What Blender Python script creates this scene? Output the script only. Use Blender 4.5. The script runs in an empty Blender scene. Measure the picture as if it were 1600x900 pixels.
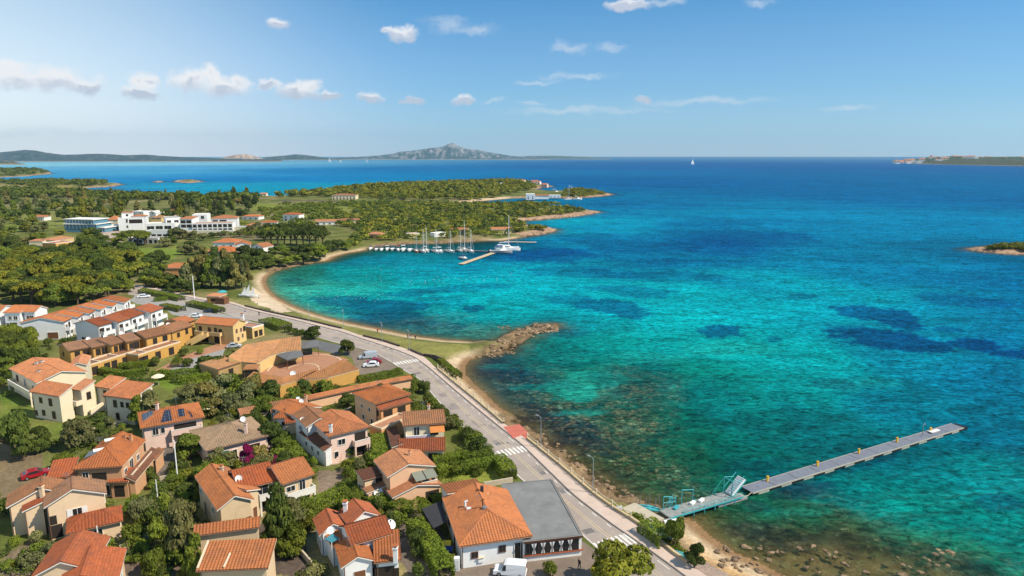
import bpy, bmesh, math, random
import numpy as np
from mathutils import Vector, Matrix
random.seed(7); RNG = np.random.default_rng(7)
scene = bpy.context.scene
COL = scene.collection
R = math.radians
# ---------------------------------------------------------------- camera
CAM_H = 58.0; FPX = 1067.0; PITCH = math.atan(206.0/1067.0)
cam_d = bpy.data.cameras.new('camera'); cam = bpy.data.objects.new('camera', cam_d); COL.objects.link(cam)
cam_d.sensor_width = 36; cam_d.lens = FPX/1600*36; cam_d.clip_start = 1; cam_d.clip_end = 120000
cam.location = (0, 0, CAM_H); cam.rotation_euler = (math.pi/2-PITCH, 0, 0)
scene.camera = cam
# ---------------------------------------------------------------- sky, sun, exposure
SUN_AZ = -17.0      # degrees from +X (camera right) towards the view direction
SUN_EL = 47.0
vs = scene.view_settings
vs.view_transform = 'Standard'; vs.look = 'None'; vs.gamma = 1; vs.use_curve_mapping = False
vs.exposure = 0.32
world = bpy.data.worlds.new('World'); scene.world = world; world.use_nodes = True
def N(nt, typ, x=0, **kw):
    n = nt.nodes.new(typ)
    for k, v in kw.items(): setattr(n, k, v)
    return n
def MATH(nt, op, a, b=None, c=None, clamp=False):
    n = nt.nodes.new('ShaderNodeMath'); n.operation = op; n.use_clamp = clamp
    for i, v in enumerate((a, b, c)):
        if v is None: continue
        if isinstance(v, (int, float)): n.inputs[i].default_value = v
        else: nt.links.new(v, n.inputs[i])
    return n.outputs[0]
def VM(nt, op, a, b=None, scale=None):
    n = nt.nodes.new('ShaderNodeVectorMath'); n.operation = op
    for i, v in enumerate((a, b)):
        if v is None: continue
        if isinstance(v, (tuple, list)): n.inputs[i].default_value = v
        else: nt.links.new(v, n.inputs[i])
    if scale is not None: n.inputs['Scale'].default_value = scale
    return n.outputs['Value'] if op in ('LENGTH', 'DOT_PRODUCT') else n.outputs[0]
def RAMP(nt, fac, stops):
    n = nt.nodes.new('ShaderNodeValToRGB'); e = n.color_ramp.elements
    while len(e) < len(stops): e.new(0.5)
    for el, (p, c) in zip(e, stops):
        el.position = p; el.color = (*c, 1) if len(c) == 3 else c
    nt.links.new(fac, n.inputs[0]); return n.outputs[0]
def MIX(nt, fac, a, b, mode='MIX'):
    n = nt.nodes.new('ShaderNodeMix'); n.data_type = 'RGBA'; n.blend_type = mode
    for k, v in ((0, fac), (6, a), (7, b)):
        if isinstance(v, (int, float)): n.inputs[k].default_value = v
        elif isinstance(v, (tuple, list)): n.inputs[k].default_value = (*v[:3], 1)
        else: nt.links.new(v, n.inputs[k])
    return n.outputs[2]
def MAPR(nt, v, a, b, c=0.0, d=1.0, smooth=True):
    n = nt.nodes.new('ShaderNodeMapRange'); n.interpolation_type = 'SMOOTHSTEP' if smooth else 'LINEAR'
    nt.links.new(v, n.inputs[0])
    for i, x in enumerate((a, b, c, d)): n.inputs[i+1].default_value = x
    return n.outputs[0]
def NOISE(nt, vec, scale, detail=4, rough=0.55, dist=0.0, dim='3D'):
    n = nt.nodes.new('ShaderNodeTexNoise'); n.noise_dimensions = dim
    n.inputs['Scale'].default_value = scale; n.inputs['Detail'].default_value = detail
    n.inputs['Roughness'].default_value = rough; n.inputs['Distortion'].default_value = dist
    if vec is not None: nt.links.new(vec, n.inputs['Vector'])
    return n
def pix_dir(px, py):
    u = px-800; v = py-450; c, s = math.cos(PITCH), math.sin(PITCH)
    d = Vector((u, FPX*c-v*s, -FPX*s-v*c)); d.normalize(); return d
def azel(px, py):
    d = pix_dir(px, py); return math.atan2(d.x, d.y), math.asin(d.z)

SKY_STRENGTH = 0.092
_k = 1/(SKY_STRENGTH*2**vs.exposure)
VEIL = (0.98*_k, 0.84*_k, 1.10*_k); SIDE_AIR = (0.80*_k, 0.92*_k, 0.96*_k); WISP = (0.84*_k, 0.87*_k, 0.9*_k); CLOUD_LIT = (0.97*_k, 0.96*_k, 0.97*_k); CLOUD_BASE = (0.56*_k, 0.62*_k, 0.74*_k)
TINT = (0.13, 0.75, 1.05)
def build_world():
    nt = world.node_tree; nt.nodes.clear()
    out = N(nt, 'ShaderNodeOutputWorld'); bg = N(nt, 'ShaderNodeBackground')
    sky = N(nt, 'ShaderNodeTexSky'); sky.sky_type = 'NISHITA'; sky.sun_disc = False
    sky.sun_elevation = R(SUN_EL); sky.sun_rotation = R(90.0 - SUN_AZ)
    sky.air_density = 1.0; sky.dust_density = 0.25; sky.ozone_density = 3.0; sky.altitude = 50
    tc = N(nt, 'ShaderNodeTexCoord'); gen = tc.outputs['Generated']
    hs = N(nt, 'ShaderNodeHueSaturation'); hs.inputs['Saturation'].default_value = 1.0; hs.inputs['Value'].default_value = 1.0
    nt.links.new(sky.outputs[0], hs.inputs['Color'])
    sep = N(nt, 'ShaderNodeSeparateXYZ'); nt.links.new(gen, sep.inputs[0])
    az = MATH(nt, 'ARCTAN2', sep.outputs[0], sep.outputs[1]); el = MATH(nt, 'ARCSINE', sep.outputs[2])
    cmb = N(nt, 'ShaderNodeCombineXYZ'); nt.links.new(az, cmb.inputs[0]); nt.links.new(el, cmb.inputs[1])
    p = cmb.outputs[0]
    n1 = NOISE(nt, p, 28, 5, 0.6); n2 = NOISE(nt, p, 9, 3, 0.5)
    off = VM(nt, 'SUBTRACT', n1.outputs['Color'], (0.5, 0.5, 0.5)); off = VM(nt, 'MULTIPLY', off, (0.05, 0.030, 0))
    pw = VM(nt, 'ADD', p, off)
    # cumulus blobs: photo x, y, half width, half height (as directions)
    blobs = [(30,118,52,26),(80,122,60,22),(130,128,38,17),(8,105,30,18),(222,148,34,12),(230,128,22,18),(300,124,38,20),(345,136,48,18),(365,126,24,16),(328,118,26,16),
             (420,133,24,10),(465,142,36,15),(478,133,24,12),(512,150,18,9),(578,152,20,10),(650,157,14,6),(632,158,9,5),(725,156,18,9),(435,36,26,12),(628,54,24,13),(605,48,14,6),
             (1004,153,18,6),(985,8,45,10)]
    wisps = [(700,40,45,15),(740,44,50,10),(890,72,36,11),(955,76,26,10),(900,118,70,7),(835,127,45,5),(1040,4,50,9),(1190,4,30,8),(830,160,30,5),(1100,158,160,7),(900,172,150,8),(1330,166,70,5),
             (60,205,120,9),(370,209,60,7),(770,158,20,4)]
    def field(lst, pv):
        cur = None
        for (x, y, rx, ry) in lst:
            a, e = azel(x, y); a2, _ = azel(x+rx, y); _, e2 = azel(x, y-ry)
            q = VM(nt, 'SUBTRACT', pv, (a, e, 0)); q = VM(nt, 'MULTIPLY', q, (1/abs(a2-a), 1/abs(e2-e), 0))
            m = MATH(nt, 'SUBTRACT', 1.22, VM(nt, 'LENGTH', q))
            cur = m if cur is None else MATH(nt, 'MAXIMUM', cur, m)
        return cur
    f = field(blobs, pw)
    n3 = NOISE(nt, p, 60, 6, 0.62)
    dens = MATH(nt, 'ADD', f, MATH(nt, 'MULTIPLY', MATH(nt, 'SUBTRACT', n3.outputs[0], 0.5), 1.1))
    a1 = MAPR(nt, dens, 0.02, 0.85, 0, 0.97)
    # thin streaky cloud
    ps = VM(nt, 'MULTIPLY', pw, (1, 3.2, 1)); n4 = NOISE(nt, ps, 26, 6, 0.65)
    fw = field(wisps, pw)
    dw = MATH(nt, 'ADD', fw, MATH(nt, 'MULTIPLY', MATH(nt, 'SUBTRACT', n4.outputs[0], 0.5), 1.8))
    a2 = MAPR(nt, dw, 0.1, 1.3, 0, 0.42)
    # cloud body tone: lit towards the sky, grey along the base
    up = VM(nt, 'ADD', pw, (0.002, -0.011, 0)); fl = field(blobs, up)
    tone = MAPR(nt, MATH(nt, 'SUBTRACT', dens, MATH(nt, 'MULTIPLY', fl, 1.0)), 0.12, 1.0)
    ccol = MIX(nt, tone, CLOUD_LIT, CLOUD_BASE)
    # the whitish summer air low over the horizon, thicker and taller on the land side
    low = MATH(nt, 'ADD', MAPR(nt, el, -0.02, 0.26, 0.34, 0.0, False), MAPR(nt, el, -0.02, 0.10, 0.14, 0.0))
    side = MAPR(nt, az, -0.72, -0.12, 0.54, 0.0)
    base = MIX(nt, 1.0, hs.outputs[0], TINT, 'MULTIPLY')
    veil = MIX(nt, MAPR(nt, az, -0.68, -0.05, 1.0, 0.0), VEIL, (1.28*_k, 1.22*_k, 1.18*_k)); low2 = MATH(nt, 'ADD', low, MATH(nt, 'MULTIPLY', MAPR(nt, az, -0.7, 0.0, 0.42, 0.0), MAPR(nt, el, -0.02, 0.22, 1.0, 0.0)), clamp=True)
    skyc = MIX(nt, low2, MIX(nt, side, base, SIDE_AIR), veil)
    skyc = MIX(nt, a2, skyc, WISP); skyc = MIX(nt, a1, skyc, ccol)
    nt.links.new(skyc, bg.inputs['Color']); bg.inputs['Strength'].default_value = SKY_STRENGTH
    nt.links.new(bg.outputs[0], out.inputs[0])
build_world()
sd = bpy.data.lights.new('sun', 'SUN'); sun = bpy.data.objects.new('sun', sd); COL.objects.link(sun)
sd.energy = 4.9; sd.angle = R(0.53); sd.color = (1.0, 0.90, 0.73)
_s = Vector((math.cos(R(SUN_EL))*math.cos(R(SUN_AZ)), math.cos(R(SUN_EL))*math.sin(R(SUN_AZ)), math.sin(R(SUN_EL))))
sun.rotation_euler = _s.to_track_quat('Z', 'Y').to_euler(); sun.location = _s*500
# ---------------------------------------------------------------- helpers
GZ = 2.0
def G(px, py, z=GZ):
    u = px-800; v = py-450; c, s = math.cos(PITCH), math.sin(PITCH)
    t = (z-CAM_H)/(-FPX*s-v*c)
    return (u*t, (FPX*c-v*s)*t)
def Gs(pts, z=GZ): return [G(x, y, z) for x, y in pts]
def Garr(pts, z=GZ): return np.array(Gs(pts, z))
def lin(r, g, b):
    f = lambda c: (c/255/12.92) if c/255 <= 0.04045 else ((c/255+0.055)/1.055)**2.4
    return (f(r), f(g), f(b))
def scale_at(px, py, z=GZ):   # metres per photo pixel (across) on plane z
    return math.hypot(*(np.array(G(px+1, py, z))-np.array(G(px, py, z))))
def hash2(ix, iy, seed):
    h = (ix.astype(np.int64)*374761393 + iy.astype(np.int64)*668265263 + seed*974634557) & 0x7fffffff
    h = ((h ^ (h >> 13))*1274126177) & 0x7fffffff
    return ((h ^ (h >> 16)) & 0xffff)/65535.0
def vnoise(x, y, seed=0):
    ix = np.floor(x); iy = np.floor(y); fx = x-ix; fy = y-iy
    fx = fx*fx*(3-2*fx); fy = fy*fy*(3-2*fy)
    a = hash2(ix, iy, seed); b = hash2(ix+1, iy, seed); c = hash2(ix, iy+1, seed); d = hash2(ix+1, iy+1, seed)
    return a*(1-fx)*(1-fy)+b*fx*(1-fy)+c*(1-fx)*fy+d*fx*fy
def fbm(x, y, oct=4, seed=0, gain=0.5):
    x, y = 0.80*x-0.60*y, 0.60*x+0.80*y
    s = 0; a = 1; n = 0
    for i in range(oct):
        s = s+a*vnoise(x+i*17.3, y-i*9.1, seed+i); n += a; a *= gain; x, y = 1.6*x-1.2*y, 1.2*x+1.6*y
    return s/n
def sstep(x, a, b):
    t = np.clip((x-a)/(b-a), 0, 1); return t*t*(3-2*t)
def pip(x, y, poly):
    poly = np.asarray(poly); ins = np.zeros(x.shape, bool)
    x0, y0 = poly.min(0); x1, y1 = poly.max(0)
    m = (x >= x0) & (x <= x1) & (y >= y0) & (y <= y1)
    xs, ys = x[m], y[m]; r = np.zeros(xs.shape, bool)
    for i in range(len(poly)):
        ax, ay = poly[i-1]; bx, by = poly[i]
        if ay == by: continue
        c = (ay > ys) != (by > ys)
        r ^= c & (xs < (bx-ax)*(ys-ay)/(by-ay)+ax)
    ins[m] = r; return ins
def seg_dist(x, y, poly, closed=True):
    poly = np.asarray(poly, np.float32); d = np.full(x.shape, 1e12, np.float32)
    x = x.astype(np.float32); y = y.astype(np.float32)
    for i in range(0 if closed else 1, len(poly)):
        ax, ay = poly[i-1]; bx, by = poly[i]; dx, dy = bx-ax, by-ay; l2 = dx*dx+dy*dy+1e-9
        t = np.clip(((x-ax)*dx+(y-ay)*dy)/l2, 0, 1)
        np.minimum(d, (x-ax-t*dx)**2+(y-ay-t*dy)**2, out=d)
    return np.sqrt(d)
def put(o, parent=None):
    COL.objects.link(o)
    if parent is not None: o.parent = parent
    return o
def tag(o, label=None, cat=None, group=None, kind=None):
    if label: o['label'] = label
    if cat: o['category'] = cat
    if group: o['group'] = group
    if kind: o['kind'] = kind
    return o
def empty(name, loc, label, cat, group=None, rz=0):
    o = bpy.data.objects.new(name, None); put(o); o.location = loc; o.rotation_euler = (0, 0, rz)
    o.empty_display_size = 0.5
    return tag(o, label, cat, group)
def grid_mesh(name, verts, nr, na, mat, cols=None, extra=None, smooth=True):
    m = bpy.data.meshes.new(name); n = nr*na
    m.vertices.add(n); m.vertices.foreach_set('co', verts.astype(np.float32).ravel())
    i = np.arange((nr-1)*(na-1)); r = i//(na-1); a = i % (na-1); b = r*na+a
    q = np.stack([b, b+1, b+na+1, b+na], 1).astype(np.int32)
    m.loops.add(q.size); m.loops.foreach_set('vertex_index', q.ravel())
    m.polygons.add(len(q)); m.polygons.foreach_set('loop_start', (np.arange(len(q))*4).astype(np.int32))
    m.polygons.foreach_set('use_smooth', np.full(len(q), smooth))
    m.update(calc_edges=True)
    if cols is not None:
        at = m.attributes.new('Col', 'FLOAT_COLOR', 'POINT')
        at.data.foreach_set('color', np.concatenate([cols, np.ones((n, 1))], 1).astype(np.float32).ravel())
    for k, v in (extra or {}).items():
        at = m.attributes.new(k, 'FLOAT', 'POINT'); at.data.foreach_set('value', v.astype(np.float32).ravel())
    m.materials.append(mat)
    o = bpy.data.objects.new(name, m); put(o); return o
def new_mat(name):
    m = bpy.data.materials.new(name); m.use_nodes = True; nt = m.node_tree
    b = nt.nodes['Principled BSDF']; return m, nt, b
def setin(nt, sock, v):
    if isinstance(v, (int, float)): sock.default_value = v
    elif isinstance(v, (tuple, list)): sock.default_value = (*v[:3], 1)
    else: nt.links.new(v, sock)
def BUMP(nt, h, strength=0.3, dist=0.1):
    n = nt.nodes.new('ShaderNodeBump'); n.inputs['Strength'].default_value = strength; n.inputs['Distance'].default_value = dist
    nt.links.new(h, n.inputs['Height']); return n.outputs[0]
_M = {}
def mat(name, c, rough=0.7, var=0.12, scale=1.5, metal=0.0, bump=0.0, spec=0.3, stain=0.0):
    if name in _M: return _M[name]
    m, nt, b = new_mat(name); _M[name] = m
    tc = N(nt, 'ShaderNodeTexCoord'); n = NOISE(nt, tc.outputs['Object'], scale, 6, 0.6)
    k = MAPR(nt, n.outputs[0], 0.25, 0.75, 1-var, 1+var, False)
    col = MIX(nt, 1.0, c, k, 'MULTIPLY')
    if stain:
        n2 = NOISE(nt, tc.outputs['Object'], 0.5, 5, 0.65, 0.6)
        col = MIX(nt, MAPR(nt, n2.outputs[0], 0.5, 0.72, 0, stain), col, tuple(x*0.55 for x in c))
    setin(nt, b.inputs['Base Color'], col); b.inputs['Roughness'].default_value = rough
    b.inputs['Metallic'].default_value = metal; b.inputs['Specular IOR Level'].default_value = spec
    if bump: setin(nt, b.inputs['Normal'], BUMP(nt, n.outputs[0], bump, 0.05))
    return m
# ---------------------------------------------------------------- coast, terrain, water
COAST = [(1500,1100),(1300,965),(1235,912),(1190,886),(1140,864),(1105,840),(1080,817),(1062,808),(1045,802),(1000,786),(965,774),(935,754),(905,730),(875,707),(850,691),(832,677),(812,664),(798,650),(775,637),(752,614),(733,597),(722,585),(722,572),(730,562),(750,556),(775,553),(798,549),(806,540),(820,528),(836,520),(856,515),(872,510),(868,506),(845,507),(825,513),(800,518),(788,527),(775,533),(740,534),(700,532),(650,526),(600,516),(550,506),(505,495),(470,484),(445,473),(428,463),(417,452),(412,441),(415,432),(428,424),(450,418),(480,412),(510,408),(522,401),(540,396),(565,392),(585,387),(600,384),(640,381),(690,380),(735,378),(760,376),(785,376),(810,372),(840,367),(862,363),(868,358),(845,356),(822,352),(812,346),(840,344),(870,341),(900,338),(925,334),(938,331),(915,328),(890,325),(860,322),(830,321),(805,320),(775,321),(740,322),(728,319),(745,315),(775,312),(800,310),(830,309),(865,309),(885,310),(910,309),(940,307),(958,304),(945,301),(920,300),(895,299),(878,298),(860,299),(835,296),(850,293),(866,291),(850,289),(820,288),(780,287),(720,287),(650,289),(580,294),(520,299),(470,304),(430,307),(390,308),(340,308),(300,307),(250,306),(210,305),(180,303),(160,300),(120,298),(95,297),(130,294),(170,292),(193,288.5),(180,286),(150,285.5),(110,284),(60,282),(0,281),(-200,281),(-900,290),(-2500,600),(-1500,1300)]
ISLES = [[(272,284),(293,286),(318,284),(300,280.5),(278,281.5)], [(240,284),(247,285),(256,284),(247,282.5)],
         [(1512,390),(1540,394),(1580,397),(1640,398),(1720,396),(1640,386),(1570,383),(1525,387)],
         [(1394,254.6),(1450,256.6),(1520,258),(1600,259.6),(2300,262),(2300,250),(1600,249),(1450,250)],
         [(-400,279),(0,277.3),(40,275.5),(82,271.5),(74,268.5),(30,266.5),(-400,265)]]
W_COAST = Garr(COAST, 0.0); W_ISLES = [Garr(p, 0.0) for p in ISLES]
SAND_AT = [(420,440),(440,478),(500,497),(560,510),(640,528),(700,545),(715,580),(745,625),(1090,840),(1130,868),(1180,900),(500,405),(545,393),(735,318),(770,310),(775,374)]
ROCK_AT = [(790,540),(840,512),(812,680),(850,700),(900,740),(960,780),(1300,980),(470,414),(600,384),(690,380),(740,378),(835,366),(865,360),(850,344),(900,337),(935,331),(830,309),(890,310),(950,305),(850,290),(780,287),(500,300),(400,307),(300,308),(193,288),(100,297),(1540,393),(1600,398)]
def shore_kind(x, y):
    lr = np.log(np.hypot(x, y)); an = np.arctan2(x, y)
    def md(pts):
        p = Garr(pts, 0.0); d = np.full(x.shape, 1e9, np.float32)
        for a, b in p: np.minimum(d, (lr-math.log(math.hypot(a, b)))**2+(an-math.atan2(a, b))**2, out=d)
        return np.sqrt(d)
    return sstep(md(SAND_AT)-md(ROCK_AT), 0.03, -0.03)   # 1 = sand
def signed_coast(x, y):
    d = seg_dist(x, y, W_COAST); s = np.where(pip(x, y, W_COAST), d, -d)
    for w in W_ISLES:
        d = seg_dist(x, y, w); s = np.maximum(s, np.where(pip(x, y, w), d, -d))
    return s
MOUNDS = [(720,294,130,4),(800,292,90,5),(640,300,140,3),(760,330,60,4),(860,331,45,5),(910,304,40,7),(700,355,50,3),(580,330,90,3),(293,283.5,60,9),(1600,392,60,6),(150,290,120,3),(20,272,180,14)]
SPIT = Garr([(752,566),(775,548),(792,545),(815,508),(880,500),(885,518),(850,524),(825,545),(790,566)], 0.0)
def land_height(x, y, d, sand):
    far = np.hypot(x, y)
    wid = np.where(far > 700, 16.0, 9.0)+sand*4
    z = GZ*sstep(d, -1.0, wid)
    land = sstep(d, 8, 40)
    for (px, py, rad, h) in MOUNDS:
        a, b = G(px, py); z = z+land*h*np.exp(-((x-a)**2+(y-b)**2)/(rad*rad))
    # far right cape rises gently
    z = z+np.where((far > 4000) & (d > 0), 30*sstep(d, 0, 350)*(0.5+fbm(x/400, y/400, 3, 5)), 0)
    rock = (1-sand)*np.exp(-((d-2)/6.0)**2)
    sc = np.where(far > 500, 5.0, 2.2)
    z = z+rock*(fbm(x/sc, y/sc, 4, 11)-0.42)*np.where(far > 500, 3.2, 1.5)
    z = np.where((far < 420) & (d > 3), np.minimum(z, GZ), z)
    spit = pip(x, y, SPIT); z = np.where(spit, np.minimum(z, -0.10+1.9*(fbm(x/3.6, y/3.6, 4, 13)-0.40)), z)
    return z
def fan(nr, na, r0, r1, half):
    r = np.geomspace(r0, r1, nr); a = np.linspace(-R(half), R(half), na)
    rr, aa = np.meshgrid(r, a, indexing='ij')
    return (rr*np.sin(aa)).ravel(), (rr*np.cos(aa)).ravel()
LAWN = (0.115, 0.165, 0.022)
PAINT = [  # (photo polygon, colour, noise amount)
 ([(0,612),(48,632),(62,650),(40,668),(0,672)], (0.10,0.15,0.02)), ([(48,655),(100,662),(150,680),(120,690),(60,688)], (0.10,0.15,0.02)),
 ([(235,588),(300,596),(330,606),(318,618),(262,612)], LAWN), ([(0,680),(60,700),(110,705),(95,745),(40,770),(0,800)], (0.19,0.14,0.08)),
 ([(60,700),(130,690),(140,705),(100,735),(70,735)], (0.135,0.15,0.045)),
 ([(140,385),(190,388),(260,388),(300,390),(262,408),(215,404),(150,400)], (0.1275,0.1875,0.0225)),
 ([(420,398),(470,398),(480,408),(440,412)], (0.165,0.1875,0.033)), ([(0,390),(40,385),(50,405),(0,420)], (0.105,0.165,0.024)),
 ([(395,318),(470,318),(540,325),(620,335),(600,350),(520,345),(440,338),(395,330)], (0.15,0.195,0.027)),
 ([(430,312),(520,314),(590,322),(560,326),(470,320)], (0.1,0.075,0.06)),
 ([(0,288),(60,287),(115,290),(110,295),(40,297),(0,297)], (0.22,0.19,0.06)),
 ([(0,330),(140,330),(200,345),(140,352),(0,350)], (0.165,0.18,0.045)),
 ([(470,488),(560,508),(650,531),(735,536),(735,545),(700,557),(660,556),(640,548),(600,534),(540,517),(480,500)], (0.2,0.19,0.055)),
 ([(395,445),(418,455),(432,468),(455,482),(440,489),(400,475),(385,462)], (0.58,0.455,0.32)),
 ([(696,556),(735,546),(765,548),(730,562),(716,580),(735,610),(752,627),(735,617),(700,587),(688,570)], (0.47,0.345,0.215)),
 ([(1060,815),(1110,842),(1150,868),(1190,888),(1235,915),(1150,915),(1100,872),(1066,852)], (0.46,0.28,0.12)),
 ([(350,466),(395,470),(408,480),(385,480),(360,474)], (0.22,0.2,0.07)),
 ([(690,722),(775,722),(795,735),(775,752),(690,752)], (0.195,0.2175,0.0375)), ([(640,640),(690,660),(690,680),(660,690)], (0.1,0.1,0.04)),
 ([(555,690),(600,690),(600,740),(555,735)], (0.14,0.12,0.05)), ([(180,690),(300,690),(300,760),(180,770)], (0.1,0.09,0.035)),
 ([(0,505),(55,505),(50,520),(0,540)], (0.16,0.15,0.09)), ([(630,780),(680,770),(705,895),(640,900),(615,860)], (0.13,0.105,0.085)),
 ([(1000,790),(1060,815),(1120,900),(1060,900)], (0.24,0.16,0.085)),
 ([(1062,870),(1100,868),(1160,900),(1180,930),(1080,930)], (0.34,0.25,0.2)),
 ([(20,860),(60,840),(60,900),(0,900),(0,880)], (0.16,0.12,0.08)), ([(400,820),(480,820),(480,900),(400,900)], (0.1,0.075,0.06)),
 ([(185,850),(260,840),(300,860),(290,900),(180,900)], (0.15,0.11,0.08)),
 ([(490,735),(535,735),(540,785),(500,790)], (0.2,0.15,0.11)), ([(245,690),(275,690),(270,740),(235,750)], (0.14,0.12,0.1)),
 ([(150,352),(190,362),(190,378),(165,376)], (0.42,0.33,0.27)), ([(330,365),(395,362),(420,372),(360,380)], (0.16,0.14,0.07)),
]
PAINT += [([(262,383),(330,386),(320,394),(280,396)], (0.16,0.20,0.03)),([(100,352),(160,352),(190,346),(110,343)], (0.17,0.19,0.04)),([(395,322),(560,328),(640,336),(600,346),(440,340)], (0.19,0.215,0.035)),([(450,314),(600,318),(690,318),(640,324),(480,322)], (0.17,0.19,0.04)),([(0,352),(60,348),(90,356),(30,362)], (0.16,0.19,0.035))]
PAINT = [(Garr(p), c) for p, c in PAINT]
def build_land():
    nr, na = 880, 980
    x, y = fan(nr, na, 45, 9500, 47)
    d = signed_coast(x, y); sand = shore_kind(x, y); far = np.hypot(x, y)
    z = land_height(x, y, d, sand)
    # sea bed: shelving sand, with a rough reef close in
    reefw = np.clip(1-sand*0.65, 0, 1)
    lump = fbm(x/3.1, y/3.1, 5, 21, 0.55)
    bed = np.minimum(d, 0)*0.10
    bed = np.maximum(bed, -3.5-far*0.002)+reefw*(lump-0.55)*1.3*sstep(-d, 0, 6)
    z = np.where(d < -1.0, np.minimum(bed, z-0.05*(-d-1)), z)
    z = np.where(d < -9, np.minimum(z, bed+0.05), z)
    # ---- ground colour
    n1 = fbm(x/9, y/9, 5, 31); n2 = fbm(x/45, y/45, 4, 41); n3 = fbm(x/1.6, y/1.6, 3, 51)
    t = np.clip((n1-0.35)*2.2, 0, 1)[:, None]
    col = np.array([[0.085, 0.105, 0.022]])*(1-t)+np.array([[0.190, 0.180, 0.055]])*t
    dry = sstep(n2, 0.55, 0.72)[:, None]*0.6
    col = col*(1-dry)+np.array([[0.27, 0.205, 0.11]])*dry
    # warped copies of the coordinates give the painted areas worn edges
    wx = x+(fbm(x/4, y/4, 3, 61)-0.5)*2.2*np.clip(far/250, 0.5, 4); wy = y+(fbm(x/4, y/4, 3, 71)-0.5)*2.2*np.clip(far/250, 0.5, 4)
    for p, c in PAINT:
        m = pip(wx, wy, p)
        k = (0.72+0.56*n1[m]+0.25*(n3[m]-0.5))[:, None]
        col[m] = np.array(c)*k
        if c[1] > c[0] and c[1] > 0.09:   # lawns go yellow in places
            q = (sstep(n2[m]+0.3*n1[m], 0.55, 0.85)*0.55)[:, None]
            col[m] = col[m]*(1-q)+np.array([0.17, 0.15, 0.045])*q
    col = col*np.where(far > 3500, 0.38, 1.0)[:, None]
    # beach and rock along the shore
    bw = np.where(far > 600, 14.0, 3.6)
    b = sand*sstep(d, bw+3, bw-2)*(d > -25)
    sc = np.array([0.54, 0.41, 0.265])*(0.82+0.36*n3)[:, None]
    wet = sstep(d, 2.6, 0.3)[:, None]; sc = sc*(1-wet)+np.array([0.25, 0.150, 0.075])*wet
    col = col*(1-b[:, None])+sc*b[:, None]
    rk = (1-sand)*sstep(d, np.where(far > 500, 15, 6.5), np.where(far > 500, 7, 2.5))*(d > -25)
    rn = fbm(x/2.0, y/2.0, 4, 81)
    rc = np.where((far < 500)[:, None], np.array([[0.215, 0.145, 0.080]]), np.array([[0.36, 0.235, 0.155]]))*(0.35+1.2*rn)[:, None]
    low = sstep(z, 0.35, -0.15)[:, None]; rc = rc*(1-low)+np.array([0.085, 0.055, 0.030])*low
    col = col*(1-rk[:, None])+rc*rk[:, None]
    # sea bed colour (seen through the shallows)
    u = sstep(-d, 0.5, 3.5)[:, None]
    rr = sstep(lump+0.25*(n3-0.5), 0.42, 0.62)[:, None]
    sb = np.array([[0.33, 0.215, 0.095]])*(1-rr)+np.array([[0.125, 0.075, 0.032]])*rr
    sb = sb*(0.6+0.8*n3)[:, None]
    pure = (sand*0.85)[:, None]; sb = sb*(1-pure)+np.array([[0.36, 0.26, 0.13]])*pure
    col = col*(1-u)+sb*u
    m, nt, bs = new_mat('ground')
    at = N(nt, 'ShaderNodeAttribute', attribute_name='Col'); geo = N(nt, 'ShaderNodeNewGeometry')
    nz = NOISE(nt, geo.outputs['Position'], 2.2, 6, 0.65); nz2 = NOISE(nt, geo.outputs['Position'], 0.35, 5, 0.6)
    k = MATH(nt, 'MULTIPLY', MAPR(nt, nz.outputs[0], 0.25, 0.75, 0.62, 1.38, False), MAPR(nt, nz2.outputs[0], 0.3, 0.7, 0.82, 1.18, False))
    setin(nt, bs.inputs['Base Color'], MIX(nt, 1.0, at.outputs['Color'], k, 'MULTIPLY'))
    bs.inputs['Roughness'].default_value = 0.95; bs.inputs['Specular IOR Level'].default_value = 0.1
    setin(nt, bs.inputs['Normal'], BUMP(nt, nz.outputs[0], 0.5, 0.25))
    o = grid_mesh('ground', np.stack([x, y, z], 1), nr, na, m, np.clip(col, 0.004, 1))
    tag(o, kind='structure')
    # height lookup for planting
    global LAND_LUT; LAND_LUT = (np.log(45), np.log(9500), nr, na, R(47), z.reshape(nr, na), d.reshape(nr, na))
def _lut(x, y, k):
    l0, l1, nr, na, h = LAND_LUT[:5]
    i = (math.log(math.hypot(x, y)+1e-6)-l0)/(l1-l0)*(nr-1); j = (math.atan2(x, y)+h)/(2*h)*(na-1)
    return float(LAND_LUT[k][int(min(max(i, 0), nr-1)+.5) if i < nr-1 else nr-1, int(min(max(j, 0), na-1))])
def zat(x, y): return _lut(x, y, 5)
def coast_d(x, y): return _lut(x, y, 6)
build_land()
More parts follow.
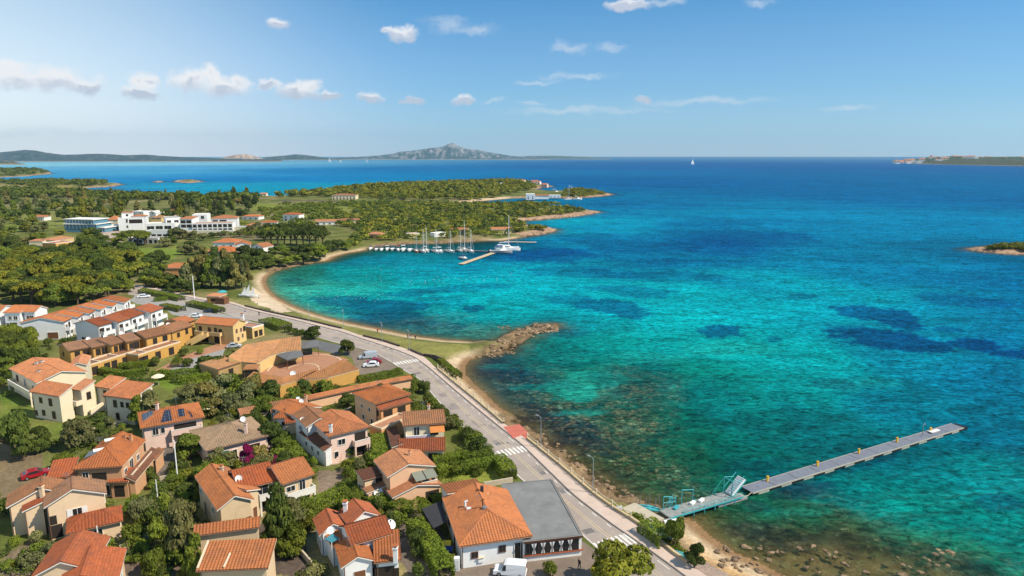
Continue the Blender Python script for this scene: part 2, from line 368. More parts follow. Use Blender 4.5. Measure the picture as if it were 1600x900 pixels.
# water colour by place: photo x, y, sRGB of the lit water
WPTS = [(100,262,120,180,222),(250,262,95,170,222),(60,258,160,205,232),(300,292,40,165,205),(400,280,30,135,200),(330,272,60,150,210),(180,296,60,140,195),(400,297,30,160,195),(500,268,20,131,194),(700,264,18,116,181),(900,262,15,108,174),(1100,256,12,104,171),(1350,262,14,104,169),(1580,270,14,108,171),(1000,285,14,108,169),(1250,300,12,114,171),(1500,310,12,114,171),(780,317,20,126,164),(860,316,20,126,169),(960,318,10,121,174),(1020,335,8,131,174),(900,346,8,156,184),(850,350,12,136,169),(960,350,5,141,179),(1100,350,8,121,167),(1300,350,10,128,174),(1500,350,10,131,179),(900,380,2,130,170),(850,390,5,110,165),(1000,400,5,125,165),(1150,385,5,105,155),(1250,400,3,125,165),(1400,420,4,130,165),(1550,430,8,115,160),(1590,405,20,105,145),(620,392,25,95,100),(560,400,40,85,80),(720,385,20,80,85),(800,385,10,110,140),(600,412,10,125,150),(680,425,2,150,172),(760,420,2,135,165),(820,425,2,160,182),(560,430,25,145,152),(480,425,45,115,105),(450,440,60,145,130),(440,455,75,170,155),(500,455,45,172,168),(520,482,60,180,172),(600,470,20,158,168),(700,465,5,158,170),(760,450,2,165,182),(880,450,2,165,180),(960,430,2,135,165),(1050,450,2,165,180),(1150,440,2,150,175),(1250,450,2,155,178),(1350,460,3,150,175),(1480,470,4,130,165),(1580,480,6,115,158),(640,505,40,115,125),(700,515,45,125,130),(760,525,65,130,125),(620,495,25,120,140),(780,495,5,150,160),(900,500,3,140,155),(1000,480,2,155,170),(1080,500,2,165,175),(1200,490,2,160,178),(1300,500,2,150,172),(1450,520,2,130,162),(1580,540,3,112,152),(840,545,20,115,115),(760,575,35,75,95),(880,560,10,120,122),(950,540,8,150,150),(1050,550,4,150,155),(1150,560,3,158,162),(1250,570,2,150,160),(1400,570,2,125,152),(1560,600,2,105,142),(900,610,55,165,140),(820,610,20,95,105),(950,600,15,130,122),(990,610,45,100,90),(1060,600,12,125,118),(1150,620,8,135,130),(1250,620,4,140,145),(1400,640,2,115,138),(1560,680,2,110,138),(850,660,15,60,75),(900,690,20,62,68),(940,650,28,105,92),(1000,670,42,90,72),(1100,680,12,105,92),(1200,670,6,115,112),(1300,680,4,110,118),(1420,720,3,108,122),(1560,760,4,125,132),(950,740,62,88,58),(1000,750,45,85,60),(1100,740,20,98,78),(1200,730,10,105,100),(1260,770,3,88,100),(1350,780,6,125,128),(1450,820,12,135,130),(1580,840,8,128,126),(1150,800,22,110,90),(1120,830,70,98,58),(1230,820,30,120,95),(1300,830,50,110,80),(1250,870,95,80,42),(1350,870,88,82,45),(1450,880,50,100,75),(1560,890,30,120,100),(1500,272,8,113,170),(690,265,8,125,185),(1000,285,12,112,172),(1300,345,35,145,195),(1400,422,12,115,160),(1250,570,5,155,162),(1560,605,3,115,145),(1300,680,5,95,105),(260,270,88,170,215)]
# dark sea-grass and rock patches: x, y, rx, ry, tilt of the ellipse in the picture, strength
WPATCH = [(1360,490,78,13,8,.85),(1400,503,50,9,8,.8),(1375,526,95,15,8,.9),(1440,540,60,10,9,.85),(1530,540,50,10,6,.85),(1585,553,45,9,6,.85),(1330,512,45,5,3,.5),(1125,518,38,10,2,.85),(1210,530,14,5,0,.6),(1250,463,28,4,3,.5),(1480,515,22,4,4,.6),(1300,600,38,9,5,.5),(1500,470,80,9,4,.45),
 (540,472,60,9,4,.75),(620,478,70,8,2,.75),(590,488,70,8,3,.6),(660,455,50,6,-6,.55),(720,450,70,6,-3,.45),(740,483,16,5,-5,.7),(640,505,90,12,6,.45),(470,440,35,6,6,.5),(690,470,45,9,0,.35),
 (960,480,60,13,4,.75),(985,455,70,8,4,.55),(900,470,50,8,4,.5),(1060,432,90,8,3,.45),(900,425,70,9,3,.45),(850,398,90,12,2,.55),(780,402,70,8,2,.35),(1020,415,80,9,3,.35),(1100,412,120,8,2,.4),(960,375,90,9,2,.3),(1130,372,150,12,1,.35),(1000,388,90,8,2,.4),
 (770,580,55,13,8,.6),(840,590,60,10,10,.5),(1000,590,70,26,6,.35),(860,655,60,24,12,.7),(900,690,60,20,14,.55),(1190,725,70,12,-8,.35),(1330,725,80,14,-12,.5),(1260,765,60,16,-8,.5),(1180,790,30,8,10,.5),(1200,835,70,14,10,.6),(1230,850,40,10,6,.5),(1560,785,36,12,10,.5),(1580,880,25,8,20,.4),(1480,700,60,12,0,.25),(1100,620,60,15,4,.25),(1150,660,70,16,4,.25),(880,520,40,8,2,.4)]
def build_sea():
    nr, na = 860, 900
    x, y = fan(nr, na, 45, 70000, 47)
    x2, y2 = x, y
    far = np.hypot(x, y); lr = np.log(far); an = np.arctan2(x, y)
    # slow, large-scale drift so that tints do not read as round spots
    wob = np.clip(far/350, 0.25, 1.6)
    qx = fbm(x/60, y/60, 5, 101)-0.5; qy = fbm(x/60, y/60, 5, 111)-0.5
    L = np.minimum(lr, math.log(9000))+qy*0.16; A = an+qx*0.10
    num = np.zeros((len(x), 3)); den = np.zeros(len(x))
    for (px, py, r, g, b) in WPTS:
        a, c = G(px, py, 0.0); l0 = math.log(min(math.hypot(a, c), 9000)); a0 = math.atan2(a, c)
        w = 1.0/(((L-l0)*1.0)**2+((A-a0)*1.15)**2+0.0012)**2
        num += w[:, None]*np.array(lin(r, g, b)); den += w
    col = np.maximum(num/den[:, None]-np.array([[0.014, 0.026, 0.036]])*(0.7+0.5*sstep(far, 150, 900))[:, None], 0.0004)/np.array([1.9, 1.34, 1.40])/(1+0.14*sstep(far, 500, 1100))[:, None]
    mott = sstep(fbm(x/55+9, y/55, 6, 161, 0.58), 0.52, 0.62)*sstep(far, 2600, 500)*0.30*sstep(seg_dist(x, y, Garr([(430,455),(560,420),(760,400),(760,500),(640,500),(500,480)], 0.0))*np.where(pip(x, y, Garr([(430,455),(560,420),(760,400),(760,500),(640,500),(500,480)], 0.0)), 0, 1), 0, 60)
    col = col*(1-mott[:, None]*np.array([0.75, 0.50, 0.26]))
    dk = np.zeros(len(x)); fm = sstep(far, 350, 650); e1 = (fbm(x/4.5, y/4.5, 5, 121, 0.62)*(1-fm)+fbm(x/16, y/16, 5, 122, 0.62)*fm)-0.5; e2 = (fbm(x/11, y/11, 3, 131)*(1-fm)+fbm(x/45, y/45, 3, 132)*fm)-0.5
    for (px, py, rx, ry, tl, s) in WPATCH:
        cx, cy = G(px, py, 0.0); c, sn = math.cos(R(tl)), math.sin(R(tl))
        ux = np.array(G(px+rx*c, py+rx*sn, 0.0))-(cx, cy); vx = np.array(G(px-ry*sn*0.2, py-ry, 0.0))-(cx, cy)
        M = np.linalg.inv(np.array([[ux[0], vx[0]], [ux[1], vx[1]]]))
        dx, dy = x-cx, y-cy
        u = M[0, 0]*dx+M[0, 1]*dy; v = M[1, 0]*dx+M[1, 1]*dy
        q = np.sqrt(u*u+v*v)+e1*0.9+e2*0.9
        dk = np.maximum(dk, min(1, s*1.12)*sstep(q, 1.05, 0.86))
    dark = col*np.array([0.25, 0.33, 0.56])+np.array([0.0, 0.003, 0.010])
    col = col*(1-dk[:, None])+dark*dk[:, None]
    lite = np.zeros(len(x))
    for (px, py, rx, ry, s) in ((893,612,46,20,.9), (830,606,40,5,.6), (775,572,34,5,.45), (905,645,60,7,.6), (940,590,60,12,.5), (1010,560,70,10,.4), (1150,545,90,12,.4), (880,560,40,8,.4), (1250,800,60,8,.35), (1330,600,70,14,.35)):
        cx, cy = G(px, py, 0.0); ux = G(px+rx, py, 0.0)[0]-cx; vy = G(px, py-ry, 0.0)[1]-cy; sk = (G(px, py-ry, 0.0)[0]-cx)/vy
        q = np.sqrt(((x-cx-sk*(y-cy))/ux)**2+((y-cy)/vy)**2)+e1*1.1+e2*0.8; lite = np.maximum(lite, s*sstep(q, 1.1, 0.6))
    col = col*(1-lite[:, None]*0.55)+np.array([[0.03, 0.42, 0.36]])*(lite[:, None]*0.45)/np.array([1.8, 1.26, 1.34])
    n1 = fbm(x/16, y/16, 5, 141); n2 = fbm(x/130, y/130, 5, 151)
    col = col*(0.72+0.32*n1+0.24*n2)[:, None]
    # how much the bottom shows: shallow water by the shore, and the reef off the promenade
    d = -signed_coast(x, y); sand = shore_kind(x, y)
    reef_poly = Garr([(725,560),(800,570),(900,600),(960,580),(1040,600),(1060,680),(1090,760),(1180,800),(1290,800),(1400,840),(1600,880),(1600,1100),(1200,1000),(1000,820),(780,650)], 0.0)
    rd = seg_dist(x, y, reef_poly); rd = np.where(pip(x, y, reef_poly), rd, -rd)
    bay_poly = Garr([(540,503),(600,492),(700,488),(790,500),(815,514),(780,530),(700,532),(620,522)], 0.0); bd = seg_dist(x, y, bay_poly); bd = np.where(pip(x, y, bay_poly), bd, -bd)
    reef = np.maximum(sstep(rd+e2*24+e1*10, -9, 14), 0.38*sstep(bd+e2*30+e1*12, -8, 16))
    reef = reef*(1-np.clip(lite*1.25, 0, 1))
    show = np.exp(-np.maximum(d, 0)/np.where(far > 500, 6.0, 4.2))*1.0
    show = np.maximum(show, 0.30*np.exp(-np.maximum(d-2, 0)/11.0)*(far < 330)*(0.4+0.6*reef))
    brown = Garr([(1085,850),(1180,835),(1290,832),(1400,852),(1560,892),(1620,1000),(1090,1000)], 0.0); nd = seg_dist(x, y, brown); nd = np.where(pip(x, y, brown), nd, -nd); show = np.maximum(show, 0.62*sstep(nd+e1*10+e2*10, -4, 6))
    show[d < 0] = 1
    m, nt, bs = new_mat('sea_water')
    at = N(nt, 'ShaderNodeAttribute', attribute_name='Col'); ash = N(nt, 'ShaderNodeAttribute', attribute_name='show'); arf = N(nt, 'ShaderNodeAttribute', attribute_name='reef')
    geo = N(nt, 'ShaderNodeNewGeometry'); P = geo.outputs['Position']
    # reef texture: boulders with dark cracks, weed and pale gaps below the surface
    nr1 = NOISE(nt, P, 1.1, 7, 0.70, 0.4); nr2 = NOISE(nt, P, 0.13, 6, 0.62, 0.4)
    warp = VM(nt, 'ADD', P, VM(nt, 'SCALE', nr1.outputs['Color'], scale=0.9))
    def VOR(sc, feat='F1'):
        v = N(nt, 'ShaderNodeTexVoronoi'); v.feature = feat; v.inputs['Scale'].default_value = sc; nt.links.new(warp, v.inputs['Vector']); return v
    v1 = VOR(0.75); e1 = VOR(0.75, 'DISTANCE_TO_EDGE'); v2 = VOR(1.9); e2_ = VOR(1.9, 'DISTANCE_TO_EDGE')
    cell = N(nt, 'ShaderNodeSeparateXYZ'); nt.links.new(v1.outputs['Color'], cell.inputs[0]); cell2 = N(nt, 'ShaderNodeSeparateXYZ'); nt.links.new(v2.outputs['Color'], cell2.inputs[0])
    rock = RAMP(nt, cell.outputs[0], [(0.0, (0.016, 0.045, 0.045)), (0.35, (0.085, 0.120, 0.065)), (0.7, (0.200, 0.160, 0.085)), (1.0, (0.150, 0.230, 0.140))])
    rock = MIX(nt, 1.0, rock, MAPR(nt, cell2.outputs[1], 0, 1, 0.55, 1.45, False), 'MULTIPLY')
    rock = MIX(nt, 1.0, rock, MAPR(nt, e1.outputs[0], 0.0, 0.16, 0.25, 1.0), 'MULTIPLY'); rock = MIX(nt, 1.0, rock, MAPR(nt, e2_.outputs[0], 0.0, 0.12, 0.5, 1.0), 'MULTIPLY')
    rock = MIX(nt, 1.0, rock, MAPR(nt, nr1.outputs[0], 0.3, 0.7, 0.6, 1.4, False), 'MULTIPLY')
    rock = MIX(nt, MAPR(nt, nr2.outputs[0], 0.52, 0.60, 0, 0.75), rock, (0.008, 0.030, 0.044))
    rmix = MIX(nt, 0.50, at.outputs['Color'], rock)
    rfac = MATH(nt, 'MULTIPLY', arf.outputs['Fac'], MAPR(nt, nr2.outputs[0], 0.34, 0.46, 0.30, 1.0))
    body = MIX(nt, rfac, at.outputs['Color'], rmix)
    # light and dark of ripples and streaks, put into the water colour
    ps = VM(nt, 'MULTIPLY', P, (0.62, 1.0, 1)); w1 = NOISE(nt, ps, 0.85, 6, 0.68, 0.8); w2 = NOISE(nt, VM(nt, 'MULTIPLY', P, (0.5, 1.0, 1)), 0.19, 7, 0.68, 0.8)
    w3 = NOISE(nt, VM(nt, 'MULTIPLY', P, (0.25, 1.6, 1)), 0.02, 5, 0.6, 0.6)
    k = MATH(nt, 'MULTIPLY', MAPR(nt, w1.outputs[0], 0.32, 0.68, 0.22, 1.78, False), MAPR(nt, w2.outputs[0], 0.30, 0.70, 0.52, 1.48, False))
    k = MATH(nt, 'MULTIPLY', k, MAPR(nt, w3.outputs[0], 0.3, 0.7, 0.84, 1.16, False))
    body = MIX(nt, 1.0, body, k, 'MULTIPLY')
    hgt = MATH(nt, 'ADD', MATH(nt, 'MULTIPLY', w1.outputs[0], 0.42), MATH(nt, 'MULTIPLY', w2.outputs[0], 0.9))
    nrm = BUMP(nt, hgt, 0.8, 0.9)
    nt.nodes.remove(bs); out = [n for n in nt.nodes if n.type == 'OUTPUT_MATERIAL'][0]
    dif = N(nt, 'ShaderNodeBsdfDiffuse'); setin(nt, dif.inputs[0], body); nt.links.new(nrm, dif.inputs['Normal'])
    trn = N(nt, 'ShaderNodeBsdfTransparent'); trn.inputs[0].default_value = (0.84, 0.86, 0.72, 1)
    gl = N(nt, 'ShaderNodeBsdfGlossy'); gl.inputs['Roughness'].default_value = 0.16; nt.links.new(nrm, gl.inputs['Normal'])
    m1 = N(nt, 'ShaderNodeMixShader'); nt.links.new(ash.outputs['Fac'], m1.inputs[0]); nt.links.new(dif.outputs[0], m1.inputs[1]); nt.links.new(trn.outputs[0], m1.inputs[2])
    fr = N(nt, 'ShaderNodeFresnel'); fr.inputs['IOR'].default_value = 1.33; nt.links.new(nrm, fr.inputs['Normal'])
    ff = MATH(nt, 'MINIMUM', MATH(nt, 'MULTIPLY', fr.outputs[0], 0.6), 0.036)
    m2 = N(nt, 'ShaderNodeMixShader'); nt.links.new(ff, m2.inputs[0]); nt.links.new(m1.outputs[0], m2.inputs[1]); nt.links.new(gl.outputs[0], m2.inputs[2])
    nt.links.new(m2.outputs[0], out.inputs[0])
    o = grid_mesh('sea_water', np.stack([x, y, np.zeros_like(x)], 1), nr, na, m, np.clip(col, 0.0005, 1), {'show': show, 'reef': reef})
    tag(o, kind='structure')
build_sea()
# ---------------------------------------------------------------- far coasts and mountains
def far_range(name, prof, base_y, depth, cola, colb, seed, rough=0.22, rockk=0.5):
    """prof: photo x, y of the skyline; base_y: photo y of the waterline"""
    px = np.array([p[0] for p in prof], float); py = np.array([p[1] for p in prof], float)
    X0, Y0 = G(800, base_y, 0.0); D = Y0
    nx, ny = 420, 46
    us = np.linspace(px[0], px[-1], nx); top = np.interp(us, px, py)
    c, s = math.cos(PITCH), math.sin(PITCH)
    pts = np.zeros((ny, nx, 3)); cols = np.zeros((ny, nx, 3))
    for j in range(ny):
        t = j/(ny-1); yy = D+depth*t*t*1.0+t*depth*0.2
        prof_t = math.sin(min(t/0.62, 1)*math.pi/2)**1.15 if t < 0.62 else math.cos((t-0.62)/0.38*math.pi/2)
        Yr = D+depth*0.62**2+0.62*depth*0.2
        # height that puts the ridge at the skyline
        k = (FPX*c-(top-450)*s)
        H = CAM_H+Yr/k*(-FPX*s-(top-450)*c)
        xx = (us-800)/k*yy*1.0
        r1 = fbm(us/14.0+seed*7, np.full(nx, t*5.0+seed), 5, seed)
        rid = 1-np.abs(2*fbm(us/9.0, np.full(nx, t*3.0), 4, seed+3)-1)
        w = math.sin(math.pi*min(1, t/0.62)) if t < 0.62 else 0
        z = np.maximum(H*prof_t*(1+w*rough*2*(r1-0.5))-w*H*0.25*(1-rid), -2 if t < 0.02 else 0.5)
        pts[j, :, 0] = xx; pts[j, :, 1] = yy; pts[j, :, 2] = z
        m = np.clip((fbm(us/5.0, np.full(nx, t*9), 4, seed+9)-0.5)*3+0.5*rockk+(z/np.maximum(H.max(), 1)-0.45)*1.3*rockk, 0, 1)[:, None]
        cols[j] = np.array(cola)*(1-m)+np.array(colb)*m
        shore = np.clip(1-z/12, 0, 1)[:, None]*0.6; cols[j] = cols[j]*(1-shore)+np.array([0.42, 0.33, 0.25])*shore
    mt = _M.get('hill_side')
    if mt is None:
        mt, nt, bs = new_mat('hill_side'); _M['hill_side'] = mt
        at = N(nt, 'ShaderNodeAttribute', attribute_name='Col'); geo = N(nt, 'ShaderNodeNewGeometry')
        n = NOISE(nt, geo.outputs['Position'], 0.012, 8, 0.7); n2 = NOISE(nt, geo.outputs['Position'], 0.05, 6, 0.7)
        k = MATH(nt, 'MULTIPLY', MAPR(nt, n.outputs[0], 0.3, 0.7, 0.6, 1.4, False), MAPR(nt, n2.outputs[0], 0.3, 0.7, 0.65, 1.35, False))
        setin(nt, bs.inputs['Base Color'], MIX(nt, 1.0, at.outputs['Color'], k, 'MULTIPLY')); bs.inputs['Roughness'].default_value = 1
        setin(nt, bs.inputs['Normal'], BUMP(nt, n.outputs[0], 0.8, 30))
    o = grid_mesh(name, pts.reshape(-1, 3), ny, nx, mt, cols.reshape(-1, 3)); tag(o, kind='structure'); return o
GREEN = (0.014, 0.050, 0.062); GRAN = (0.34, 0.27, 0.22)
far_range('mountain', [(480,247),(520,246.5),(560,245),(590,243),(615,240),(625,237),(640,236),(655,234),(668,232),(680,231),(692,229),(700,225),(706,223),(711,224.5),(718,229),(728,232),(740,234),(752,235),(765,238),(780,240.5),(800,243.5),(830,246),(860,247.5)], 249.6, 5200, GREEN, (0.25,0.235,0.245), 3, 0.26, 0.72)
far_range('hills', [(760,248.2),(800,245.5),(830,243.5),(860,243.2),(890,244),(920,245.5),(955,247.5)], 248.8, 3000, (0.018,0.052,0.056), (0.10,0.11,0.095), 13, 0.2, 0.3)
far_range('hills', [(-500,246),(-200,240),(-60,240),(0,238),(20,236),(38,234.2),(55,235),(75,239),(100,241.8),(130,241),(150,240),(175,241),(195,242.5),(228,241.4),(250,243.5),(290,245.5),(340,247),(390,248),(440,249)], 252.8, 3000, (0.012,0.042,0.052), (0.075,0.085,0.08), 23, 0.28, 0.3)
far_range('hills', [(330,248.6),(350,246),(362,242.5),(372,241.2),(385,241),(398,244),(408,247),(420,249.5)], 251.8, 900, (0.20,0.155,0.12), (0.44,0.32,0.24), 33, 0.35, 1.0)
far_range('hills', [(395,249),(420,245),(445,243),(462,241),(480,242.5),(500,245),(520,247.5),(540,249)], 250.4, 1800, (0.014,0.046,0.054), (0.085,0.095,0.085), 43, 0.25, 0.3)
far_range('hills', [(-400,251),(-100,252),(0,251.5),(20,252),(30,254.5),(40,256)], 257.5, 500, (0.035,0.05,0.02), (0.16,0.13,0.08), 53, 0.3, 0.3)
# ---------------------------------------------------------------- mesh building
class MB:
    def __init__(s): s.v = []; s.f = []; s.m = []; s.uv = {}; s.mats = []; s.sm = []
    def mi(s, m):
        if m not in s.mats: s.mats.append(m)
        return s.mats.index(m)
    def face(s, pts, m, uv=None, smooth=False):
        b = len(s.v); s.v += [tuple(p) for p in pts]; s.f.append(list(range(b, b+len(pts)))); s.m.append(s.mi(m)); s.sm.append(smooth)
        if uv: s.uv[len(s.f)-1] = uv
    def hexa(s, p, m):   # p: 4 bottom (ccw) + 4 top
        for q in ((3,2,1,0),(4,5,6,7),(0,1,5,4),(1,2,6,5),(2,3,7,6),(3,0,4,7)): s.face([p[i] for i in q], m)
    def box(s, c, sz, m, rz=0.0, tilt=0.0):
        cx, cy, cz = c; hx, hy, hz = sz[0]/2, sz[1]/2, sz[2]/2; ca, sa = math.cos(rz), math.sin(rz); ct, st = math.cos(tilt), math.sin(tilt)
        P = []
        for z in (-hz, hz):
            for x, y in ((-hx,-hy),(hx,-hy),(hx,hy),(-hx,hy)):
                x2, z2 = x*ct+z*st, -x*st+z*ct
                P.append((cx+x2*ca-y*sa, cy+x2*sa+y*ca, cz+z2))
        s.hexa(P, m)
    def prism(s, poly, z0, z1, m, mtop=None):
        n = len(poly)
        zt = z1 if isinstance(z1, (list, tuple)) else [z1]*n
        for i in range(n):
            a, b = poly[i], poly[(i+1) % n]
            s.face([(a[0],a[1],z0),(b[0],b[1],z0),(b[0],b[1],zt[(i+1) % n]),(a[0],a[1],zt[i])], m)
        s.face([(p[0],p[1],zt[i]) for i, p in enumerate(poly)], mtop or m); s.face([(p[0],p[1],z0) for p in reversed(poly)], m)
    def tube(s, p0, p1, r, m, n=6, r2=None):
        a, b = Vector(p0), Vector(p1); d = (b-a).normalized(); u = d.orthogonal().normalized(); w = d.cross(u); r2 = r if r2 is None else r2
        A = [a+(u*math.cos(2*math.pi*i/n)+w*math.sin(2*math.pi*i/n))*r for i in range(n)]
        B = [b+(u*math.cos(2*math.pi*i/n)+w*math.sin(2*math.pi*i/n))*r2 for i in range(n)]
        for i in range(n): s.face([A[i], A[(i+1) % n], B[(i+1) % n], B[i]], m, smooth=True)
        s.face(list(reversed(A)), m); s.face(B, m)
    def path(s, pts, r, m, n=6):
        for a, b in zip(pts, pts[1:]): s.tube(a, b, r, m, n)
    def lathe(s, c, prof, m, n=12):
        for (r0, z0), (r1, z1) in zip(prof, prof[1:]):
            for i in range(n):
                a, b = 2*math.pi*i/n, 2*math.pi*(i+1)/n
                s.face([(c[0]+r0*math.cos(a), c[1]+r0*math.sin(a), c[2]+z0),(c[0]+r0*math.cos(b), c[1]+r0*math.sin(b), c[2]+z0),(c[0]+r1*math.cos(b), c[1]+r1*math.sin(b), c[2]+z1),(c[0]+r1*math.cos(a), c[1]+r1*math.sin(a), c[2]+z1)], m, smooth=True)
    def mesh(s, name, off=(0, 0, 0)):
        me = bpy.data.meshes.new(name); o = Vector(off)
        me.from_pydata([(x-o.x, y-o.y, z-o.z) for x, y, z in s.v], [], s.f)
        for m in s.mats: me.materials.append(m)
        me.polygons.foreach_set('material_index', s.m); me.polygons.foreach_set('use_smooth', s.sm)
        if s.uv:
            l = me.uv_layers.new(name='UV')
            for fi, uvs in s.uv.items():
                for li, uv in zip(me.polygons[fi].loop_indices, uvs): l.data[li].uv = uv
        me.update(); return me
    def build(s, name, parent=None, off=(0, 0, 0)):
        return put(bpy.data.objects.new(name, s.mesh(name, off)), parent)
    # barrel-tile skin over one planar, convex roof face; down = horizontal down-slope direction
    def tiles(s, poly, down, m, pitch=0.42, amp=0.115, lift=0.05):
        P = [Vector(p) for p in poly]; n = (P[1]-P[0]).cross(P[2]-P[0]).normalized()
        if n.z < 0: n = -n; P.reverse()
        e = Vector((-down[1], down[0], 0)).normalized(); sl = e.cross(n).normalized()
        if sl.z > 0: sl = -sl
        o = P[0]; Q = [((p-o).dot(e), (p-o).dot(sl)) for p in P]
        u0 = min(q[0] for q in Q); u1 = max(q[0] for q in Q)
        k = 4; N_ = max(4, int(round((u1-u0)/pitch))*k); rows = []
        for i in range(N_+1):
            u = u0+(u1-u0)*i/N_; uu = min(max(u, u0+1e-4), u1-1e-4); vs_ = []
            for a, b in zip(Q, Q[1:]+Q[:1]):
                if (a[0] <= uu) != (b[0] <= uu): vs_.append(a[1]+(b[1]-a[1])*(uu-a[0])/(b[0]-a[0]))
            if len(vs_) < 2: continue
            h = lift+amp*(0.5+0.5*math.cos(2*math.pi*i/k))**0.8
            lo, hi = min(vs_), max(vs_)
            rows.append((u, lo, hi, h))
        for (ua, la, ha, za), (ub, lb, hb, zb) in zip(rows, rows[1:]):
            s.face([o+e*ua+sl*la+n*za, o+e*ub+sl*lb+n*zb, o+e*ub+sl*hb+n*zb, o+e*ua+sl*ha+n*za], m,
                   uv=[(ua/pitch, la/0.4), (ub/pitch, lb/0.4), (ub/pitch, hb/0.4), (ua/pitch, ha/0.4)])
        for (a, b) in ((rows[0], 1), (rows[-1], 1)):
            ua, la, ha, za = a; s.face([o+e*ua+sl*la, o+e*ua+sl*la+n*za, o+e*ua+sl*ha+n*za, o+e*ua+sl*ha], m, uv=[(0, 0)]*4)
def tile_mat(name, c, c2, dirt=0.5, spread=0.28):
    m, nt, b = new_mat(name)
    uv = N(nt, 'ShaderNodeUVMap'); fl = VM(nt, 'FLOOR', VM(nt, 'ADD', uv.outputs[0], (0.5, 0.0, 0)))
    wn = N(nt, 'ShaderNodeTexWhiteNoise'); wn.noise_dimensions = '2D'; nt.links.new(fl, wn.inputs['Vector'])
    tc = N(nt, 'ShaderNodeTexCoord'); big = NOISE(nt, tc.outputs['Object'], 0.55, 5, 0.65, 0.5); fine = NOISE(nt, tc.outputs['Object'], 5, 4, 0.7)
    col = MIX(nt, MAPR(nt, wn.outputs[0], 0.0, 1.0, 0.0, 1.0, False), c, c2)
    k = MATH(nt, 'MULTIPLY', MAPR(nt, wn.outputs['Value'], 0, 1, 1-spread, 1+spread*0.6, False), MAPR(nt, fine.outputs[0], 0.3, 0.7, 0.82, 1.16, False))
    col = MIX(nt, 1.0, col, k, 'MULTIPLY')
    col = MIX(nt, MAPR(nt, big.outputs[0], 0.42, 0.68, 0, min(dirt*1.3, .85)), col, tuple(x*0.45+0.02 for x in c))
    fr = N(nt, 'ShaderNodeSeparateXYZ'); nt.links.new(VM(nt, 'FRACTION', uv.outputs[0]), fr.inputs[0])
    seam = MAPR(nt, fr.outputs[1], 0.80, 0.98, 1.0, 0.62)
    oi = N(nt, 'ShaderNodeObjectInfo'); col = MIX(nt, 1.0, col, RAMP(nt, oi.outputs['Random'], [(0.0, (0.70, 0.76, 0.88)), (0.4, (1, 1, 1)), (0.65, (1.05, 1.22, 1.5)), (0.85, (0.86, 0.98, 1.15)), (1.0, (0.82, 0.78, 0.80))]), 'MULTIPLY')
    col = MIX(nt, 1.0, col, seam, 'MULTIPLY')
    setin(nt, b.inputs['Base Color'], col); b.inputs['Roughness'].default_value = 0.85; b.inputs['Specular IOR Level'].default_value = 0.15
    setin(nt, b.inputs['Normal'], BUMP(nt, fr.outputs[1], 0.35, 0.05)); return m
T_OR = tile_mat('terracotta_orange', (0.54, 0.175, 0.055), (0.40, 0.125, 0.042), 0.42)
T_RED = tile_mat('terracotta_red', (0.43, 0.115, 0.040), (0.33, 0.085, 0.032), 0.5)
T_PCH = tile_mat('terracotta_peach', (0.56, 0.225, 0.095), (0.46, 0.17, 0.070), 0.45)
T_OLD = tile_mat('terracotta_weathered', (0.42, 0.20, 0.095), (0.27, 0.115, 0.055), 0.7, 0.36)
T_GRY = tile_mat('terracotta_lichen', (0.54, 0.36, 0.21), (0.32, 0.20, 0.115), 0.45, 0.42)
T_DRK = tile_mat('terracotta_brown', (0.20, 0.085, 0.050), (0.15, 0.065, 0.040), 0.5)
T_OCH = tile_mat('terracotta_ochre', (0.56, 0.26, 0.10), (0.42, 0.175, 0.065), 0.5)
W_WHITE = mat('white_plaster', (0.78, 0.775, 0.76), 0.85, 0.05, 0.8, stain=0.12, bump=0.1)
W_CREAM = mat('cream_plaster', (0.74, 0.63, 0.45), 0.88, 0.06, 0.8, stain=0.2, bump=0.1)
W_PINK = mat('pink_plaster', (0.72, 0.53, 0.345), 0.88, 0.06, 0.8, stain=0.22, bump=0.1)
W_ROSE = mat('rose_plaster', (0.74, 0.53, 0.44), 0.88, 0.06, 0.8, stain=0.2, bump=0.1)
W_PCH = mat('peach_plaster', (0.72, 0.44, 0.27), 0.88, 0.06, 0.8, stain=0.22, bump=0.1)
W_TAN = mat('tan_plaster', (0.64, 0.48, 0.30), 0.88, 0.07, 0.8, stain=0.25, bump=0.1)
W_OCH = mat('ochre_plaster', (0.54, 0.30, 0.08), 0.88, 0.08, 0.7, stain=0.3, bump=0.1)
W_YEL = mat('yellow_plaster', (0.66, 0.45, 0.19), 0.88, 0.07, 0.7, stain=0.2, bump=0.1)
W_ORG = mat('orange_plaster', (0.62, 0.31, 0.13), 0.88, 0.07, 0.7, stain=0.2, bump=0.1)
TRIM = mat('white_trim', (0.74, 0.71, 0.65), 0.7, 0.05, 2)
TRIMC = mat('cream_trim', (0.68, 0.54, 0.38), 0.7, 0.06, 2)
GLASS, _nt, _b = new_mat('window_glass'); _b.inputs['Base Color'].default_value = (0.015, 0.020, 0.024, 1); _b.inputs['Roughness'].default_value = 0.08; _b.inputs['Specular IOR Level'].default_value = 0.6
DARKIN = mat('opening_shade', (0.030, 0.022, 0.017), 0.9)  # near black, shade inside openings put into the colour
WOODB = mat('brown_wood', (0.16, 0.07, 0.032), 0.6, 0.2, 4)
SHUTW = mat('white_shutter', (0.72, 0.72, 0.70), 0.5, 0.05, 3)
SHUTT = mat('teal_shutter', (0.01, 0.20, 0.21), 0.5, 0.1, 3)
METAL = mat('grey_metal', (0.32, 0.33, 0.34), 0.45, 0.1, 2, metal=0.6)
DISHM = mat('white_enamel', (0.82, 0.82, 0.81), 0.35, 0.03, 2)
CONC = mat('concrete', (0.36, 0.34, 0.31), 0.9, 0.16, 0.7, bump=0.2, stain=0.3)
